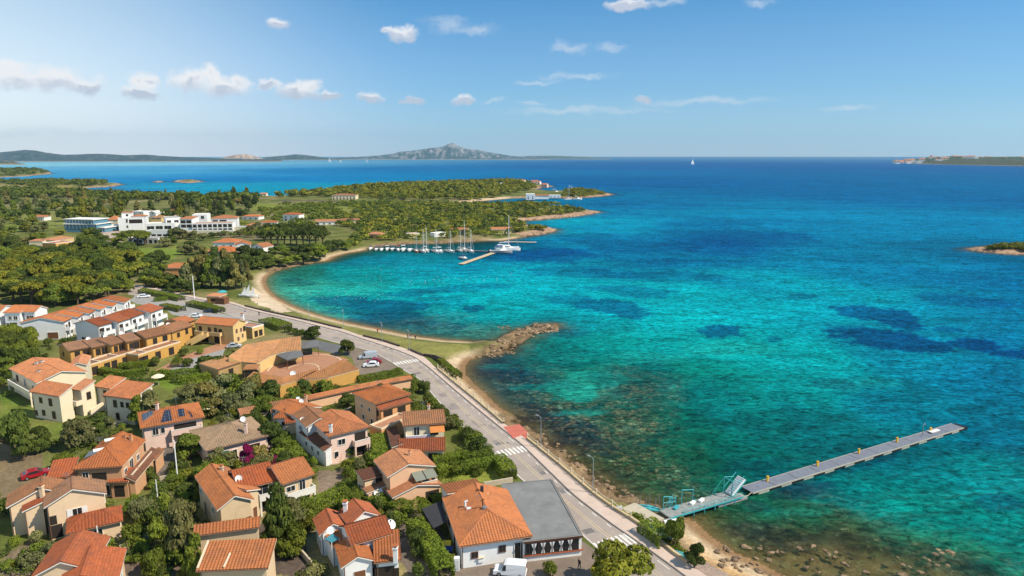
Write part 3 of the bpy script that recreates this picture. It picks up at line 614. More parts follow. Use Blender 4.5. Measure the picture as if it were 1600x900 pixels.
PAVE = mat('terracotta_paving', (0.38, 0.19, 0.11), 0.9, 0.18, 1.2, bump=0.2, stain=0.3)
def solar_mat():
    m, nt, b = new_mat('solar_cells'); tc = N(nt, 'ShaderNodeTexCoord'); br = N(nt, 'ShaderNodeTexBrick')
    br.offset = 0; br.inputs['Scale'].default_value = 1.0; br.inputs['Brick Width'].default_value = 0.8; br.inputs['Row Height'].default_value = 0.8; br.inputs['Mortar Size'].default_value = 0.03
    uv = N(nt, 'ShaderNodeUVMap'); nt.links.new(uv.outputs[0], br.inputs['Vector'])
    br.inputs['Color1'].default_value = (0.010, 0.016, 0.040, 1); br.inputs['Color2'].default_value = (0.014, 0.022, 0.05, 1); br.inputs['Mortar'].default_value = (0.16, 0.17, 0.19, 1)
    nt.links.new(br.outputs[0], b.inputs['Base Color']); b.inputs['Roughness'].default_value = 0.18; b.inputs['Specular IOR Level'].default_value = 0.5; return m
SOLAR = solar_mat()
GUT = mat('copper_gutter', (0.20, 0.115, 0.075), 0.5, 0.15, 3, metal=0.2)
# shared window meshes -----------------------------------------------------
_WM = {}
def win_mesh(kind, w, h, frame):
    key = (kind, round(w, 2), round(h, 2), frame.name)
    if key in _WM: return _WM[key]
    a = MB(); b = MB(); sh = None; t = 0.07
    # local frame: x along the wall, y outward(-), z up, origin at the opening's lower middle
    if kind in ('w', 's', 't', 'd', 'g'):
        a.box((0, -0.03, h-t/2), (w, 0.12, t), frame); a.box((0, -0.03, t/2), (w+0.1, 0.16, t), frame)
        a.box((-w/2+t/2, -0.03, h/2), (t, 0.12, h-2*t), frame); a.box((w/2-t/2, -0.03, h/2), (t, 0.12, h-2*t), frame)
        if w > 0.9 and kind != 'g': a.box((0, -0.025, h/2), (0.05, 0.10, h-2*t), frame)
    if kind in ('w', 's', 't', 'd'): b.box((0, -0.012, h/2), (w-2*t, 0.05, h-2*t), GLASS)
    if kind == 'g': b.box((0, -0.012, h/2), (w-2*t, 0.05, h-2*t), WOODB)
    if kind == 'o':     # flat dark slab, the shade of a loggia put into its colour
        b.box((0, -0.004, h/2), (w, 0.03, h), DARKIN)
    if kind in ('s', 't'):
        sh = MB(); m = SHUTW if kind == 's' else SHUTT
        sh.box((0, -0.06, h/2), (w*0.5, 0.05, h), m)
        for k in range(5): sh.box((0, -0.088, h*(0.14+0.18*k)), (w*0.40, 0.02, h*0.10), m)
    if kind == 'c':     # closed shutters fill the opening
        b.box((0, -0.03, h/2), (w, 0.06, h), WOODB)
        a.box((-w/2-0.03, -0.02, h/2), (0.06, 0.08, h+0.1), frame); a.box((w/2+0.03, -0.02, h/2), (0.06, 0.08, h+0.1), frame); a.box((0, -0.02, -0.03), (w, 0.08, 0.06), frame)
    if kind == 'T':
        b.box((0, -0.03, h/2), (w, 0.06, h), SHUTT)
    r = (a.mesh('window') if a.f else None, b.mesh('pane'), sh.mesh('shutter') if sh else None)
    _WM[key] = r; return r
def dish_mesh():
    if 'dish' in _WM: return _WM['dish']
    b = MB(); b.lathe((0, 0, 0), [(0.0, 0.0), (0.2, 0.03), (0.38, 0.11), (0.5, 0.2)], DISHM, 14); b.lathe((0, 0, -0.03), [(0.5, 0.2), (0.38, 0.11), (0.2, 0.03), (0, 0)], METAL, 14)
    b.tube((0.45, 0, 0.15), (0, 0, 0.5), 0.02, METAL, 4); b.box((0, 0, 0.5), (0.1, 0.1, 0.12), METAL)
    b.tube((0, 0, -0.02), (-0.25, 0, -0.35), 0.04, METAL, 5); _WM['dish'] = b.mesh('satellite_dish'); return _WM['dish']
HOUSES = []
FOOT = []   # footprints of what is built, so that planting keeps clear of them
class House:
    def __init__(s, name, label, cat, at, group=None, gz=GZ):
        x, y = G(*at) if len(at) == 2 else at[:2]
        s.base = Vector((x, y, gz)); s.gz = gz; HOUSES.append(s)
        s.o = empty(name, s.base, label, cat, group); s.blocks = []
    def build(s, mb, name, parent=None): return mb.build(name, parent or s.o, s.base)
    def add(s, name, mesh, loc, rz=0.0, rot=None, sc=1.0, parent=None):
        o = bpy.data.objects.new(name, mesh); put(o, parent or s.o)
        o.location = Vector(loc)-s.base if parent is None else loc
        o.rotation_euler = rot if rot else (0, 0, rz); o.scale = (sc,)*3 if isinstance(sc, (int, float)) else sc; return o
    def block(s, A, B, C, h, roof='gu', rise=1.2, wall=W_WHITE, tile=T_OR, trim=TRIM, over=0.35, z0=None, wins=(), frac=0.5, world=None, pitch=0.42, nowall=False, depth=None, wname='wall', para=.38):
        """A, B front eave corners (left, right) and C a far eave corner, all photo pixels at eave height h"""
        if world: O, ux, L, D = world; O = Vector(O); ux = Vector(ux).normalized()
        else:
            a, b = (Vector(G(*p, s.gz+h)) for p in (A, B)); c = Vector(G(*C, s.gz+h)) if C else None; ux = (b-a).normalized(); L = (b-a).length; O = a
            vx = Vector((-ux.y, ux.x)); D = depth or (c-a).dot(vx)
        vx = Vector((-ux.y, ux.x))
        zb = s.gz+(z0 or 0)-(0.4 if not z0 else 0); ze = s.gz+h
        W = lambda u, v, z: (O.x+ux.x*u+vx.x*v, O.y+ux.y*u+vx.y*v, z)
        # roof planes: (height at (u,v))
        f = frac
        pl = {'gu': [lambda u, v: rise*v/(D*f), lambda u, v: rise*(D-v)/(D*(1-f))],
              'gv': [lambda u, v: rise*u/(L*f), lambda u, v: rise*(L-u)/(L*(1-f))],
              'mf': [lambda u, v: rise*v/D], 'mb': [lambda u, v: rise*(D-v)/D], 'ml': [lambda u, v: rise*u/L], 'mr': [lambda u, v: rise*(L-u)/L], 'flat': [lambda u, v: 0.0]}
        faces = []; dn = {'f': -vx, 'b': vx, 'l': -ux, 'r': ux}; ridges = []
        Z = lambda u, v: None
        def F(pts, d): faces.append(([W(u, v, ze+z) for u, v, z in pts], dn[d]))
        if roof == 'gu':
            F([(0,0,0),(L,0,0),(L,D*f,rise),(0,D*f,rise)], 'f'); F([(L,D,0),(0,D,0),(0,D*f,rise),(L,D*f,rise)], 'b'); ridges = [((0,D*f,rise),(L,D*f,rise))]
        elif roof == 'gv':
            F([(0,D,0),(0,0,0),(L*f,0,rise),(L*f,D,rise)], 'l'); F([(L,0,0),(L,D,0),(L*f,D,rise),(L*f,0,rise)], 'r'); ridges = [((L*f,0,rise),(L*f,D,rise))]
        elif roof in ('mf', 'mb', 'ml', 'mr', 'flat'):
            g = pl[roof][0]
            if roof != 'flat': F([(0,0,g(0,0)),(L,0,g(L,0)),(L,D,g(L,D)),(0,D,g(0,D))], roof[1])
        elif roof[0] == 'h':   # hips; letters after h name the hipped ends (default all)
            if L >= D:
                i = D/2; ll = i if roof == 'hip' or 'l' in roof[1:] else 0; rr = i if roof == 'hip' or 'r' in roof[1:] else 0
                if ll+rr > L: ll = rr = L/2
                a, b = (ll, D/2, rise), (L-rr, D/2, rise)
                F([(0,0,0),(L,0,0),b,a], 'f'); F([(L,D,0),(0,D,0),a,b], 'b')
                pl[roof] = [lambda u, v: rise*v/(D/2), lambda u, v: rise*(D-v)/(D/2)]
                if ll: F([(0,D,0),(0,0,0),a], 'l'); pl[roof].append(lambda u, v: rise*u/ll); ridges += [((0,0,0),a),((0,D,0),a)]
                if rr: F([(L,0,0),(L,D,0),b], 'r'); pl[roof].append(lambda u, v: rise*(L-u)/rr); ridges += [((L,0,0),b),((L,D,0),b)]
                ridges.append((a, b))
            else:
                i = L/2; ff = i if roof == 'hip' or 'f' in roof[1:] else 0; bb = i if roof == 'hip' or 'b' in roof[1:] else 0
                a, b = (L/2, ff, rise), (L/2, D-bb, rise)
                F([(0,D,0),(0,0,0),a,b], 'l'); F([(L,0,0),(L,D,0),b,a], 'r')
                pl[roof] = [lambda u, v: rise*u/(L/2), lambda u, v: rise*(L-u)/(L/2)]
                if ff: F([(0,0,0),(L,0,0),a], 'f'); pl[roof].append(lambda u, v: rise*v/ff); ridges += [((0,0,0),a),((L,0,0),a)]
                if bb: F([(L,D,0),(0,D,0),b], 'b'); pl[roof].append(lambda u, v: rise*(D-v)/bb); ridges += [((0,D,0),b),((L,D,0),b)]
                ridges.append((a, b))
        hz = lambda u, v: ze+min(p(u, v) for p in pl[roof])
        o = over if roof != 'flat' else 0.0
        if not nowall:
            mb = MB(); cs = [(o, o), (L-o, o), (L-o, D-o), (o, D-o)]
            for i in range(4):
                (u0, v0), (u1, v1) = cs[i], cs[(i+1) % 4]; top = [(u1, v1)]
                n = 24
                prev = None
                for k in range(n-1, 0, -1):   # follow the roof line where it breaks
                    u, v = u0+(u1-u0)*k/n, v0+(v1-v0)*k/n; top.append((u, v))
                top.append((u0, v0))
                q = [top[0]]
                for k in range(1, len(top)-1):
                    z0_, z1_, z2_ = hz(*top[k-1]), hz(*top[k]), hz(*top[k+1])
                    if abs(z0_+z2_-2*z1_) > 1e-3: q.append(top[k])
                q.append(top[-1])
                mb.face([W(u0, v0, zb), W(u1, v1, zb)]+[W(u, v, hz(u, v)-0.03) for u, v in q], wall)
            if roof == 'flat':
                mb.face([W(0, 0, ze-0.03), W(L, 0, ze-0.03), W(L, D, ze-0.03), W(0, D, ze-0.03)], tile)
                for (u, v, lu, lv) in ((L/2, 0.1, L, 0.2), (L/2, D-0.1, L, 0.2), (0.1, D/2, 0.2, D-0.4), (L-0.1, D/2, 0.2, D-0.4)):
                    mb.box(W(u, v, ze-0.03+para/2), (lu, lv, para), trim, math.atan2(ux.y, ux.x))
            s.build(mb, wname)
        FOOT.append([W(-.3,-.3,0)[:2], W(L+.3,-.3,0)[:2], W(L+.3,D+.3,0)[:2], W(-.3,D+.3,0)[:2]])
        if faces:
            mb = MB()
            for P, d in faces:
                nrm = (Vector(P[1])-Vector(P[0])).cross(Vector(P[2])-Vector(P[0])).normalized()
                if nrm.z < 0: P = list(reversed(P))
                lo = [(x, y, z-0.16) for x, y, z in P]
                mb.face(list(reversed(lo)), trim)
                for i in range(len(P)):
                    j = (i+1) % len(P); mb.face([lo[i], lo[j], P[j], P[i]], trim)
                mb.face(P, tile, uv=[(0, 0)]*len(P)); mb.tiles(P, (d.x, d.y), tile, pitch)
            for a, b in ridges:
                mb.tube(W(a[0], a[1], ze+a[2]+0.07), W(b[0], b[1], ze+b[2]+0.07), 0.13, tile, 6)
            s.build(mb, 'roof')
            if math.hypot(*W(0, 0, 0)[:2]) < 260:
                if any(d is dn['f'] for _, d in faces):
                    mb = MB(); mb.tube(W(-.02, -.07, ze-.04), W(L+.02, -.07, ze-.04), .085, GUT, 6); s.build(mb, 'gutter')
                if h > 2.4:
                    mb = MB(); mb.tube(W(o+.12, o-.06, s.gz), W(o+.12, o-.06, ze-.1), .055, GUT, 5); s.build(mb, 'downpipe')
        blk = dict(O=O, ux=ux, vx=vx, L=L, D=D, o=o, ze=ze, W=W, hz=hz, trim=trim, wall=wall); s.blocks.append(blk)
        for w in wins: s.win(blk, *w)
        return blk
    def wallpt(s, b, face, t):
        L, D, o = b['L'], b['D'], b['o']
        u, v, n = {'f': (o+(L-2*o)*t, o, -b['vx']), 'b': (L-o-(L-2*o)*t, D-o, b['vx']), 'r': (L-o, o+(D-2*o)*t, b['ux']), 'l': (o, D-o-(D-2*o)*t, -b['ux'])}[face]
        return u, v, n
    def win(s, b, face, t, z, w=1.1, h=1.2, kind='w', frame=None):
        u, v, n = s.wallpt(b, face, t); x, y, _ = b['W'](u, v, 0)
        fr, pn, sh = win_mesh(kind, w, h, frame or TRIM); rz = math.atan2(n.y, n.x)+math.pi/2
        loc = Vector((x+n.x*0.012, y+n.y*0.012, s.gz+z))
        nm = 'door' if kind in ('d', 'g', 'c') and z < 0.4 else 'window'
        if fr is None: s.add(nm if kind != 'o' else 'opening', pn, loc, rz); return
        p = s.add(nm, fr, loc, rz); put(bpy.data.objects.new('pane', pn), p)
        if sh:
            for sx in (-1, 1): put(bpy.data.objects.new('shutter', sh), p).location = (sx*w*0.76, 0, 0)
    def balcony(s, b, face, t0, t1, z, d=1.3, wall=None, rail=0.9, posts=True, solid=True):
        u0, v0, n = s.wallpt(b, face, t0); u1, v1, _ = s.wallpt(b, face, t1)
        p0 = Vector(b['W'](u0, v0, 0)); p1 = Vector(b['W'](u1, v1, 0)); e = (p1-p0).normalized(); L = (p1-p0).length
        m = wall or b['wall']; mb = MB(); n3 = Vector((n.x, n.y, 0)); c = (p0+p1)/2+n3*d/2; rz = math.atan2(e.y, e.x); zz = s.gz+z
        mb.box((c.x, c.y, zz-0.1), (L, d, 0.2), m, rz)
        cc = (p0+p1)/2+n3*(d-0.06)
        if solid:
            mb.box((cc.x, cc.y, zz+rail/2), (L, 0.12, rail), m, rz)
            for p in (p0, p1):
                q = p+n3*(d/2-0.06)+e*(0.06 if p is p0 else -0.06); mb.box((q.x, q.y, zz+rail/2), (0.12, d-0.12, rail), m, rz)
            mb.box((cc.x, cc.y, zz+rail+0.03), (L+0.06, 0.2, 0.06), b['trim'], rz)
        else:
            for k in range(int(L/0.35)+1):
                q = p0+e*min(0.05+k*0.35, L-0.05)+n3*(d-0.06); mb.box((q.x, q.y, zz+rail/2), (0.04, 0.04, rail), METAL, rz)
            mb.box((cc.x, cc.y, zz+rail), (L, 0.07, 0.06), METAL, rz)
        if posts:
            for p in (p0+e*0.15, p1-e*0.15):
                q = p+n3*(d-0.18); mb.box((q.x, q.y, s.gz+(z-0.2)/2), (0.28, 0.28, z-0.2), m, rz)
        s.build(mb, 'balcony')
    def chimney(s, px, py, h, w=0.5, top=1.2, m=W_WHITE, cap=T_OR):
        x, y = G(px, py, s.gz+h); z = s.gz+h; mb = MB()
        mb.box((x, y, z+top/2-0.5), (w, w, top+1.0), m); mb.box((x, y, z+top+0.05), (w*1.35, w*1.35, 0.10), m)
        for sx in (-1, 1):
            for sy in (-1, 1): mb.box((x+sx*w*0.36, y+sy*w*0.36, z+top+0.22), (w*0.2, w*0.2, 0.25), m)
        mb.box((x, y, z+top+0.385), (w*1.3, w*1.3, 0.08), cap); s.build(mb, 'chimney')
    def dish(s, px, py, h, sc=1.0, az=-60, el=40):
        x, y = G(px, py, s.gz+h); s.add('satellite_dish', dish_mesh(), (x, y, s.gz+h), rot=(R(90-el), 0, R(az+90)), sc=sc)
    def panel_on(s, b, uv, name='solar_panel'):
        P = [Vector(b['W'](u, v, b['hz'](u, v)+.13)) for u, v in uv]; s._slab(P, name)
    def awning_on(s, b, face, t0, t1, z0, z1, d, m):
        (u0, v0, n), (u1, v1, _) = s.wallpt(b, face, t0), s.wallpt(b, face, t1); p0, p1 = Vector(b['W'](u0, v0, s.gz+z0)), Vector(b['W'](u1, v1, s.gz+z0)); k = Vector((n.x*d, n.y*d, z1-z0)); mb = MB(); P = [p0, p1, p1+k, p0+k]; lo = [p-Vector((0, 0, .05)) for p in P]; mb.face(P, m); mb.face(list(reversed(lo)), m)
        for i in range(4): mb.face([lo[i], lo[(i+1) % 4], P[(i+1) % 4], P[i]], m)
        s.build(mb, 'awning')
    def solar(s, quad, h, name='solar_panel'):
        """four photo pixels with heights (px, py, h)"""
        s._slab([Vector((*G(x, y, s.gz+z), s.gz+z)) for x, y, z in quad], name)
    def _slab(s, P, name):
        n = (P[1]-P[0]).cross(P[3]-P[0]).normalized()
        if n.z < 0: P.reverse(); n = -n
        mb = MB(); T = [p+n*0.10 for p in P]; w = (P[1]-P[0]).length; l = (P[3]-P[0]).length
        mb.face(T, SOLAR, uv=[(0, 0), (w, 0), (w, l), (0, l)])
        for i in range(4): mb.face([P[i], P[(i+1) % 4], T[(i+1) % 4], T[i]], METAL)
        s.build(mb, name)
# ---------------------------------------------------------------- houses of the foreground
FLATR = mat('roof_membrane', (0.20, 0.20, 0.195), 0.75, 0.22, 0.35, stain=0.45, bump=0.1)
AWN = mat('awning_canvas', (0.20, 0.21, 0.17), 0.9, 0.08, 2)
DARKC = mat('dark_canvas', (0.035, 0.035, 0.040), 0.9, 0.15, 1)
GREYC = mat('grey_canvas', (0.13, 0.13, 0.135), 0.9, 0.15, 1)
ORANGEC = mat('orange_canvas', (0.55, 0.20, 0.055), 0.9, 0.1, 1)
VG = 'houses of the villa quarter beside the coast road'
def H(label, at, cat='house', group=VG, name='house'): return House(name, label, cat, at, group)
def awning(h, pts, m, name='awning'):
    P = [Vector((*G(x, y, h.gz+z), h.gz+z)) for x, y, z in pts]; mb = MB()
    mb.face(P, m); mb.face([p-Vector((0, 0, 0.05)) for p in reversed(P)], m)
    for i in range(4): mb.face([P[i]-Vector((0, 0, 0.05)), P[(i+1) % 4]-Vector((0, 0, 0.05)), P[(i+1) % 4], P[i]], m)
    h.build(mb, name)

# villa with the solar water heaters
h = H('dark orange villa with two white solar water tanks on its roof', (165, 735))
W_TER = mat('terracotta_plaster', (0.58, 0.32, 0.17), 0.88, 0.07, 0.8, stain=0.25)
b = h.block((113,734), (191,729), (231,688), 5.5, 'hf', 1.9, W_TER, T_OR, TRIMC, wins=[('f',.2,2.9,1.0,1.9,'d'),('f',.5,3.2,2.2,1.3,'o'),('f',.25,.2,1.4,2.1,'o'),('f',.7,.3,1.2,2,'d'),('r',.15,3.2,1.2,1.2,'w'),('r',.4,2.9,1.6,2.0,'d'),('r',.7,3.2,1.2,1.2,'w'),('l',.5,3.2,1.1,1.1,'w')])
h.balcony(b, 'r', .02, .95, 2.8, 1.5, TRIMC)
h.block((197,753), (212,752), (244,706), 2.9, 'mr', .9, W_TER, T_DRK, TRIMC, .25)
h.block((168,754), (200,753), (195,737), 3.0, 'mf', .7, W_TER, T_RED, TRIMC, .25, wins=[('f',.5,.3,1.6,2.0,'o')])
h.block((72,750), (114,744), (118,724), 2.6, 'mf', 1.1, W_TER, T_RED, TRIMC, .3)
h.block((226,720), (244,719), (247,704), 2.7, 'gv', .5, W_TER, T_OLD, TRIMC, .25, wins=[('f',.5,.2,1.4,2.1,'o')])
h.solar([(131,717,6.3),(150,709,7.0),(158,700,7.0),(140,706,6.3)], 0); h.solar([(160,697,6.3),(170,693,6.9),(176,687,6.9),(166,690,6.3)], 0)
for p in ((157,703,7.1), (174,687,7.1)):
    x, y = G(p[0], p[1], GZ+p[2]); mb = MB(); mb.tube((x-.9, y-.5, GZ+p[2]), (x+.9, y+.5, GZ+p[2]), .32, DISHM, 10); h.build(mb, 'water_tank')
h.chimney(196, 690, 6.3, .4, .9, W_TER); h.chimney(205, 689, 6.4, .4, .9, W_TER)

h = H('beige gabled house with one open white shuttered window in its blank gable', (95, 830))
b = h.block((68,794), (167,771), (161,752), 5.5, 'gv', 1.9, W_PINK, T_OLD, TRIM, wins=[('f',.50,2.9,1.3,1.3,'s'),('f',.08,2.4,.9,1.4,'o'),('f',.10,.2,1.7,2.1,'o'),('r',.5,3.2,1.1,1.2,'w')], frac=.47)
h.block((9,794), (112,771), (7,775), 5.0, 'gv', 1.9, W_PINK, T_OLD, TRIM, frac=.55, wins=[('l',.5,3,1,1.2,'w')])
h.block((34,800), (70,792), (31,783), 4.6, 'ml', .9, W_PINK, T_RED, TRIM, .25)
h.block((103,835), (192,814), (185,792), 2.7, 'hip', 1.3, W_PINK, T_RED, TRIM, .4, wins=[('f',.55,.2,1.2,2,'d'),('f',.2,1.0,.9,1,'w'),('r',.5,.9,1,1,'w')])
h.chimney(66, 772, 6.0, .5, 1.2, W_PINK)

h = H('red roofed house cut off by the lower left corner of the picture', (110, 890))
h.block((48,903), (144,890), (122,846), 4.6, 'gv', 1.6, W_PINK, T_RED, TRIM, .4)
h.block((88,925), (186,905), (181,861), 4.2, 'gv', 1.4, W_PINK, T_RED, TRIM, .4, frac=.4, wins=[('r',.5,1.4,1.1,1.6,'s')])

h = H('bright orange gabled house with a white satellite dish and cream gable wall', (350, 790))
b = h.block((339,798), (397,781), (286,750), 5.1, 'gv', 1.5, W_TAN, T_OR, TRIM, .4, wins=[('l',.3,.3,1.0,2.0,'c'),('l',.1,2.6,1,1.2,'w'),('f',.9,.5,.8,2,'c'),('l',.7,2.6,1,1.2,'w')])
h.block((386,776), (407,764), (372,741), 5.0, 'mr', 1.0, W_TAN, T_OR, TRIM, .3, wins=[('f',.6,.4,.8,2.0,'c')])
h.dish(373, 748, 6.0, 1.1, -70, 35); h.chimney(347, 738, 6.0, .45, .9, W_TAN)

h = H('long two storey house with red ribbed roofs and white balconies', (435, 780))
b = h.block((372,767), (434,751), None, 5.0, 'gu', 1.6, W_TAN, T_RED, TRIM, .4, depth=8, wins=[('f',.62,2.9,2.0,1.9,'d'),('f',.25,3.2,1.2,1.2,'w'),('f',.75,.2,2.0,2.1,'o')])
h.balcony(b, 'f', .48, 1.0, 2.75, 1.2, TRIM)
b = h.block((440,758), (492,741), None, 5.2, 'gu', 1.6, W_TAN, T_OR, TRIM, .4, depth=8, wins=[('f',.25,3.4,1.5,1.0,'w'),('f',.65,2.9,1.1,1.9,'d'),('f',.6,.2,2.2,2.1,'o'),('f',.2,.3,1.6,1.6,'w'),('r',.4,3,1.1,1.2,'w')])
h.balcony(b, 'f', .02, 1.0, 2.75, 1.3, TRIM)

h = H('tan house with a tall parapet wall between two tiled roofs at the bottom edge', (360, 880))
h.block((302,838), (406,824), (407,816), 5.4, 'mf', .9, W_TAN, T_OR, TRIMC, .3, wins=[('l',.5,2.6,1,1,'w')])
b = h.block((306,893), (419,888), (419,857), 4.3, 'mf', 1.4, W_TAN, T_OR, TRIMC, .35, wins=[('f',.2,.8,1.2,1.2,'s'),('f',.7,.2,2.6,2.1,'o')])
mb = MB()
for v0, v1 in (((0.02), (0.98)),):
    p = b['W'](.15, .2, b['ze']+.3); q = b['W'](.15, b['D']-.2, b['ze']+1.6); mb.tube(p, q, .16, TRIMC, 4)
    p = b['W'](b['L']*.38, .2, b['ze']+.3); q = b['W'](b['L']*.40, b['D']*.5, b['ze']+.95); mb.tube(p, q, .14, TRIMC, 4)
h.build(mb, 'verge')

h = H('pink bungalow under a lichen grey hipped roof with magenta bougainvillea', (370, 700))
b = h.block((321,705), (423,680), (306,671), 3.5, 'hip', 1.9, W_ROSE, T_GRY, TRIM, .5, wins=[('f',.28,.9,1.2,1.5,'T'),('f',.43,.3,.9,2.0,'d'),('f',.75,.3,2.4,2.1,'o'),('l',.5,1,1.1,1.2,'w')])
h.chimney(384, 671, 5.0, .5, 1.0, W_ROSE, T_GRY); h.dish(380, 655, 5.2, 1.1, -75, 35)
h.block((397,690), (428,683), None, 2.4, 'mf', .5, W_ROSE, T_PCH, TRIM, .2, depth=2.0)

h = H('pink villa with dark solar panels laid on several roof faces', (265, 680))
b = h.block((219,670), (320,652), None, 4.9, 'hip', 1.7, W_ROSE, T_OR, TRIM, .45, depth=9.5, wins=[('f',.2,2.9,1.1,1.4,'w'),('f',.32,3.0,.8,1.2,'w'),('f',.70,3.0,4.0,1.3,'o'),('l',.3,3,1,1.2,'w'),('l',.7,.9,1,1.2,'w'),('r',.5,2.9,1.1,1.2,'w')])
h.balcony(b, 'f', .45, .98, 2.7, 1.2, W_ROSE)
D_, L_ = b['D'], b['L']
h.panel_on(b, [(.7, D_*.30), (2.6, D_*.42), (2.6, D_*.66), (.7, D_*.74)]); h.panel_on(b, [(3.6, .5), (5.6, .5), (5.6, D_*.40), (4.6, D_*.40)]); h.panel_on(b, [(6.9, 1.2), (8.0, 1.2), (8.0, D_*.36), (6.9, D_*.36)]); h.panel_on(b, [(8.9, .5), (L_-2.0, .5), (L_-2.8, 2.2), (8.9, 2.2)])
h.chimney(246, 640, 6.3, .5, 1.1, W_ROSE)

h = H('large pink and white villa with an outside stair and red front eaves', (535, 700))
b = h.block((513,683), (578,667), (551,643), 5.5, 'hf', 1.5, W_ROSE, T_PCH, TRIM, .4, wins=[('f',.30,3.2,1.5,1.2,'w'),('f',.80,2.9,2.2,1.9,'o'),('f',.82,.2,2.2,2.1,'o'),('f',.15,.6,.9,1.6,'w'),('l',.3,3.2,1,1.1,'w'),('l',.7,3.2,1,1.1,'w'),('r',.5,3,1,1.2,'w')])
h.balcony(b, 'f', .58, 1.0, 2.75, 1.3, W_ROSE)
h.block((478,668), (522,658), (506,638), 5.3, 'gv', 1.2, W_WHITE, T_OLD, TRIM, .35, wins=[('l',.5,3.2,1,1.1,'w')])
h.block((506,706), (520,702), (468,676), 3.0, 'ml', .8, W_WHITE, T_DRK, TRIM, .2, wins=[('l',.25,1.2,.9,1.0,'w'),('l',.5,1.2,.9,1.0,'w'),('l',.75,1.2,.9,1.0,'w')])
h.chimney(517, 673, 6.2, .5, 1.1); h.dish(473, 656, 5.4, 1.1, -70, 30); h.dish(470, 668, 3.6, 1.1, -40, 20)
x, y = G(524, 712, GZ+1.2); mb = MB()
for k in range(9): mb.box((x+.1*k, y+.30*k-1.0, GZ+.14*k+.1), (1.5, .34, .30+.28*k), W_ROSE, .3)
h.build(mb, 'stair')

h = H('orange hip roofed house with a red lean-to facing the terracotta terrace', (590, 650))
b = h.block((586,632), (643,616), (548,615), 5.7, 'hip', 1.6, W_PCH, T_OR, TRIMC, .4, wins=[('l',.35,3.2,.8,.9,'w'),('l',.7,3.2,.8,.9,'w'),('l',.4,.8,.9,1.1,'w'),('l',.8,.6,.9,1.3,'w')])
h.block((593,641), (644,627), None, 4.7, 'mf', .9, W_ORG, T_RED, TRIMC, .3, depth=3.0, wins=[('f',.25,2.8,2.2,1.3,'o'),('f',.7,2.8,2.0,1.3,'o'),('l',.5,3,1.2,1.2,'o')])
h.block((596,672), (641,652), (638,640), 2.9, 'flat', 0, W_ORG, PAVE, TRIMC)

h = H('house with an old grey brown roof and a patterned balcony screen', (660, 690))
b = h.block((629,666), (697,661), (687,640), 5.3, 'hf', 1.3, W_CREAM, T_OLD, TRIM, .4, wins=[('f',.3,2.9,1.2,1.9,'d'),('f',.75,2.9,1.6,1.9,'o'),('l',.5,3.2,1,1.1,'w'),('r',.5,3.2,1,1.1,'w')])
h.balcony(b, 'f', .02, .62, 2.75, 1.6, TRIM)
h.awning_on(b, 'f', .63, 1.0, 4.9, 4.3, 2.2, ORANGEC)
mb = MB(); LIL = mat('patterned_screen', (.55,.50,.62), .8, .35, 3.5); u0, v0, n = h.wallpt(b, 'f', .32); x, y, _ = b['W'](u0, v0, 0); mb.box((x+n.x*1.68, y+n.y*1.68, GZ+3.2), (b['L']*.54, .05, .85), LIL, math.atan2(b['ux'].y, b['ux'].x)); h.build(mb, 'balcony_screen')
h.block((622,707), (696,704), (691,691), 2.6, 'mf', 1.0, W_CREAM, T_RED, TRIM, .4, wins=[('f',.75,.5,1.7,1.5,'o'),('f',.25,.8,1.1,1.1,'w')])
h.block((612,699), (629,697), (624,669), 2.9, 'ml', .5, W_CREAM, T_DRK, TRIM, .2)
h.chimney(670, 642, 6.2, .45, 1.0, W_CREAM)

h = H('peach house with a double gable front and grey green balcony awnings', (625, 770))
b = h.block((605,746), (681,728), (656,704), 5.5, 'gv', 1.4, W_PCH, T_PCH, TRIM, .35, frac=.44, wins=[('f',.80,3.0,2.6,1.9,'o'),('l',.35,2.9,.7,2.1,'w')])
b2 = h.block((613,778), (692,758), (604,765), 2.9, 'gv', 1.1, W_PCH, T_PCH, TRIM, .3, wins=[('f',.82,.2,2.4,2.1,'o')])
h.balcony(b, 'f', .55, 1.0, 2.9, 1.8, W_PCH)
h.awning_on(b, 'f', .50, .73, 5.15, 4.5, 2.1, AWN); h.awning_on(b, 'f', .75, .99, 5.15, 4.5, 2.1, AWN)
b3 = h.block((567,751), (600,742), (551,741), 4.3, 'mf', .4, W_PINK, T_DRK, TRIM, .15, wins=[('l',.4,2.0,.7,1.0,'w'),('f',.8,2.8,1.2,1.2,'o')])
h.block((573,771), (604,762), (566,760), 2.8, 'ml', .4, W_PCH, T_OLD, TRIM, .15)
h.dish(590, 768, 2.5, 1.5, -60, 15); h.chimney(640, 712, 6.6, .4, .6, W_PCH)

h = H('white house of many small orange roofs with a teal terrace awning', (555, 870))
b = h.block((533,888), (586,876), (519,854), 3.4, 'gv', 1.1, W_WHITE, T_OR, TRIM, .35, wins=[('f',.55,.8,1.5,1.4,'c'),('l',.3,1.2,.8,1.0,'w'),('l',.8,1.2,.8,1.0,'w')], frac=.5)
h.block((584,880), (627,875), (611,842), 3.3, 'mf', 1.3, W_WHITE, T_OR, TRIM, .35, wins=[('f',.35,.1,2.6,2.3,'o'),('f',.85,.4,.9,1.6,'o')])
h.block((548,853), (614,834), (563,814), 4.5, 'gu', 1.3, W_WHITE, T_RED, TRIM, .3, wins=[('l',.3,3.1,.7,.9,'w'),('l',.7,3.1,.7,.9,'w')])
h.block((499,837), (545,826), (472,816), 3.5, 'gv', 1.3, W_WHITE, T_RED, TRIM, .35, frac=.48, wins=[('l',.3,1.2,.8,1.0,'w'),('l',.6,1.2,.8,1.0,'w'),('l',.85,.3,.9,2,'d')])
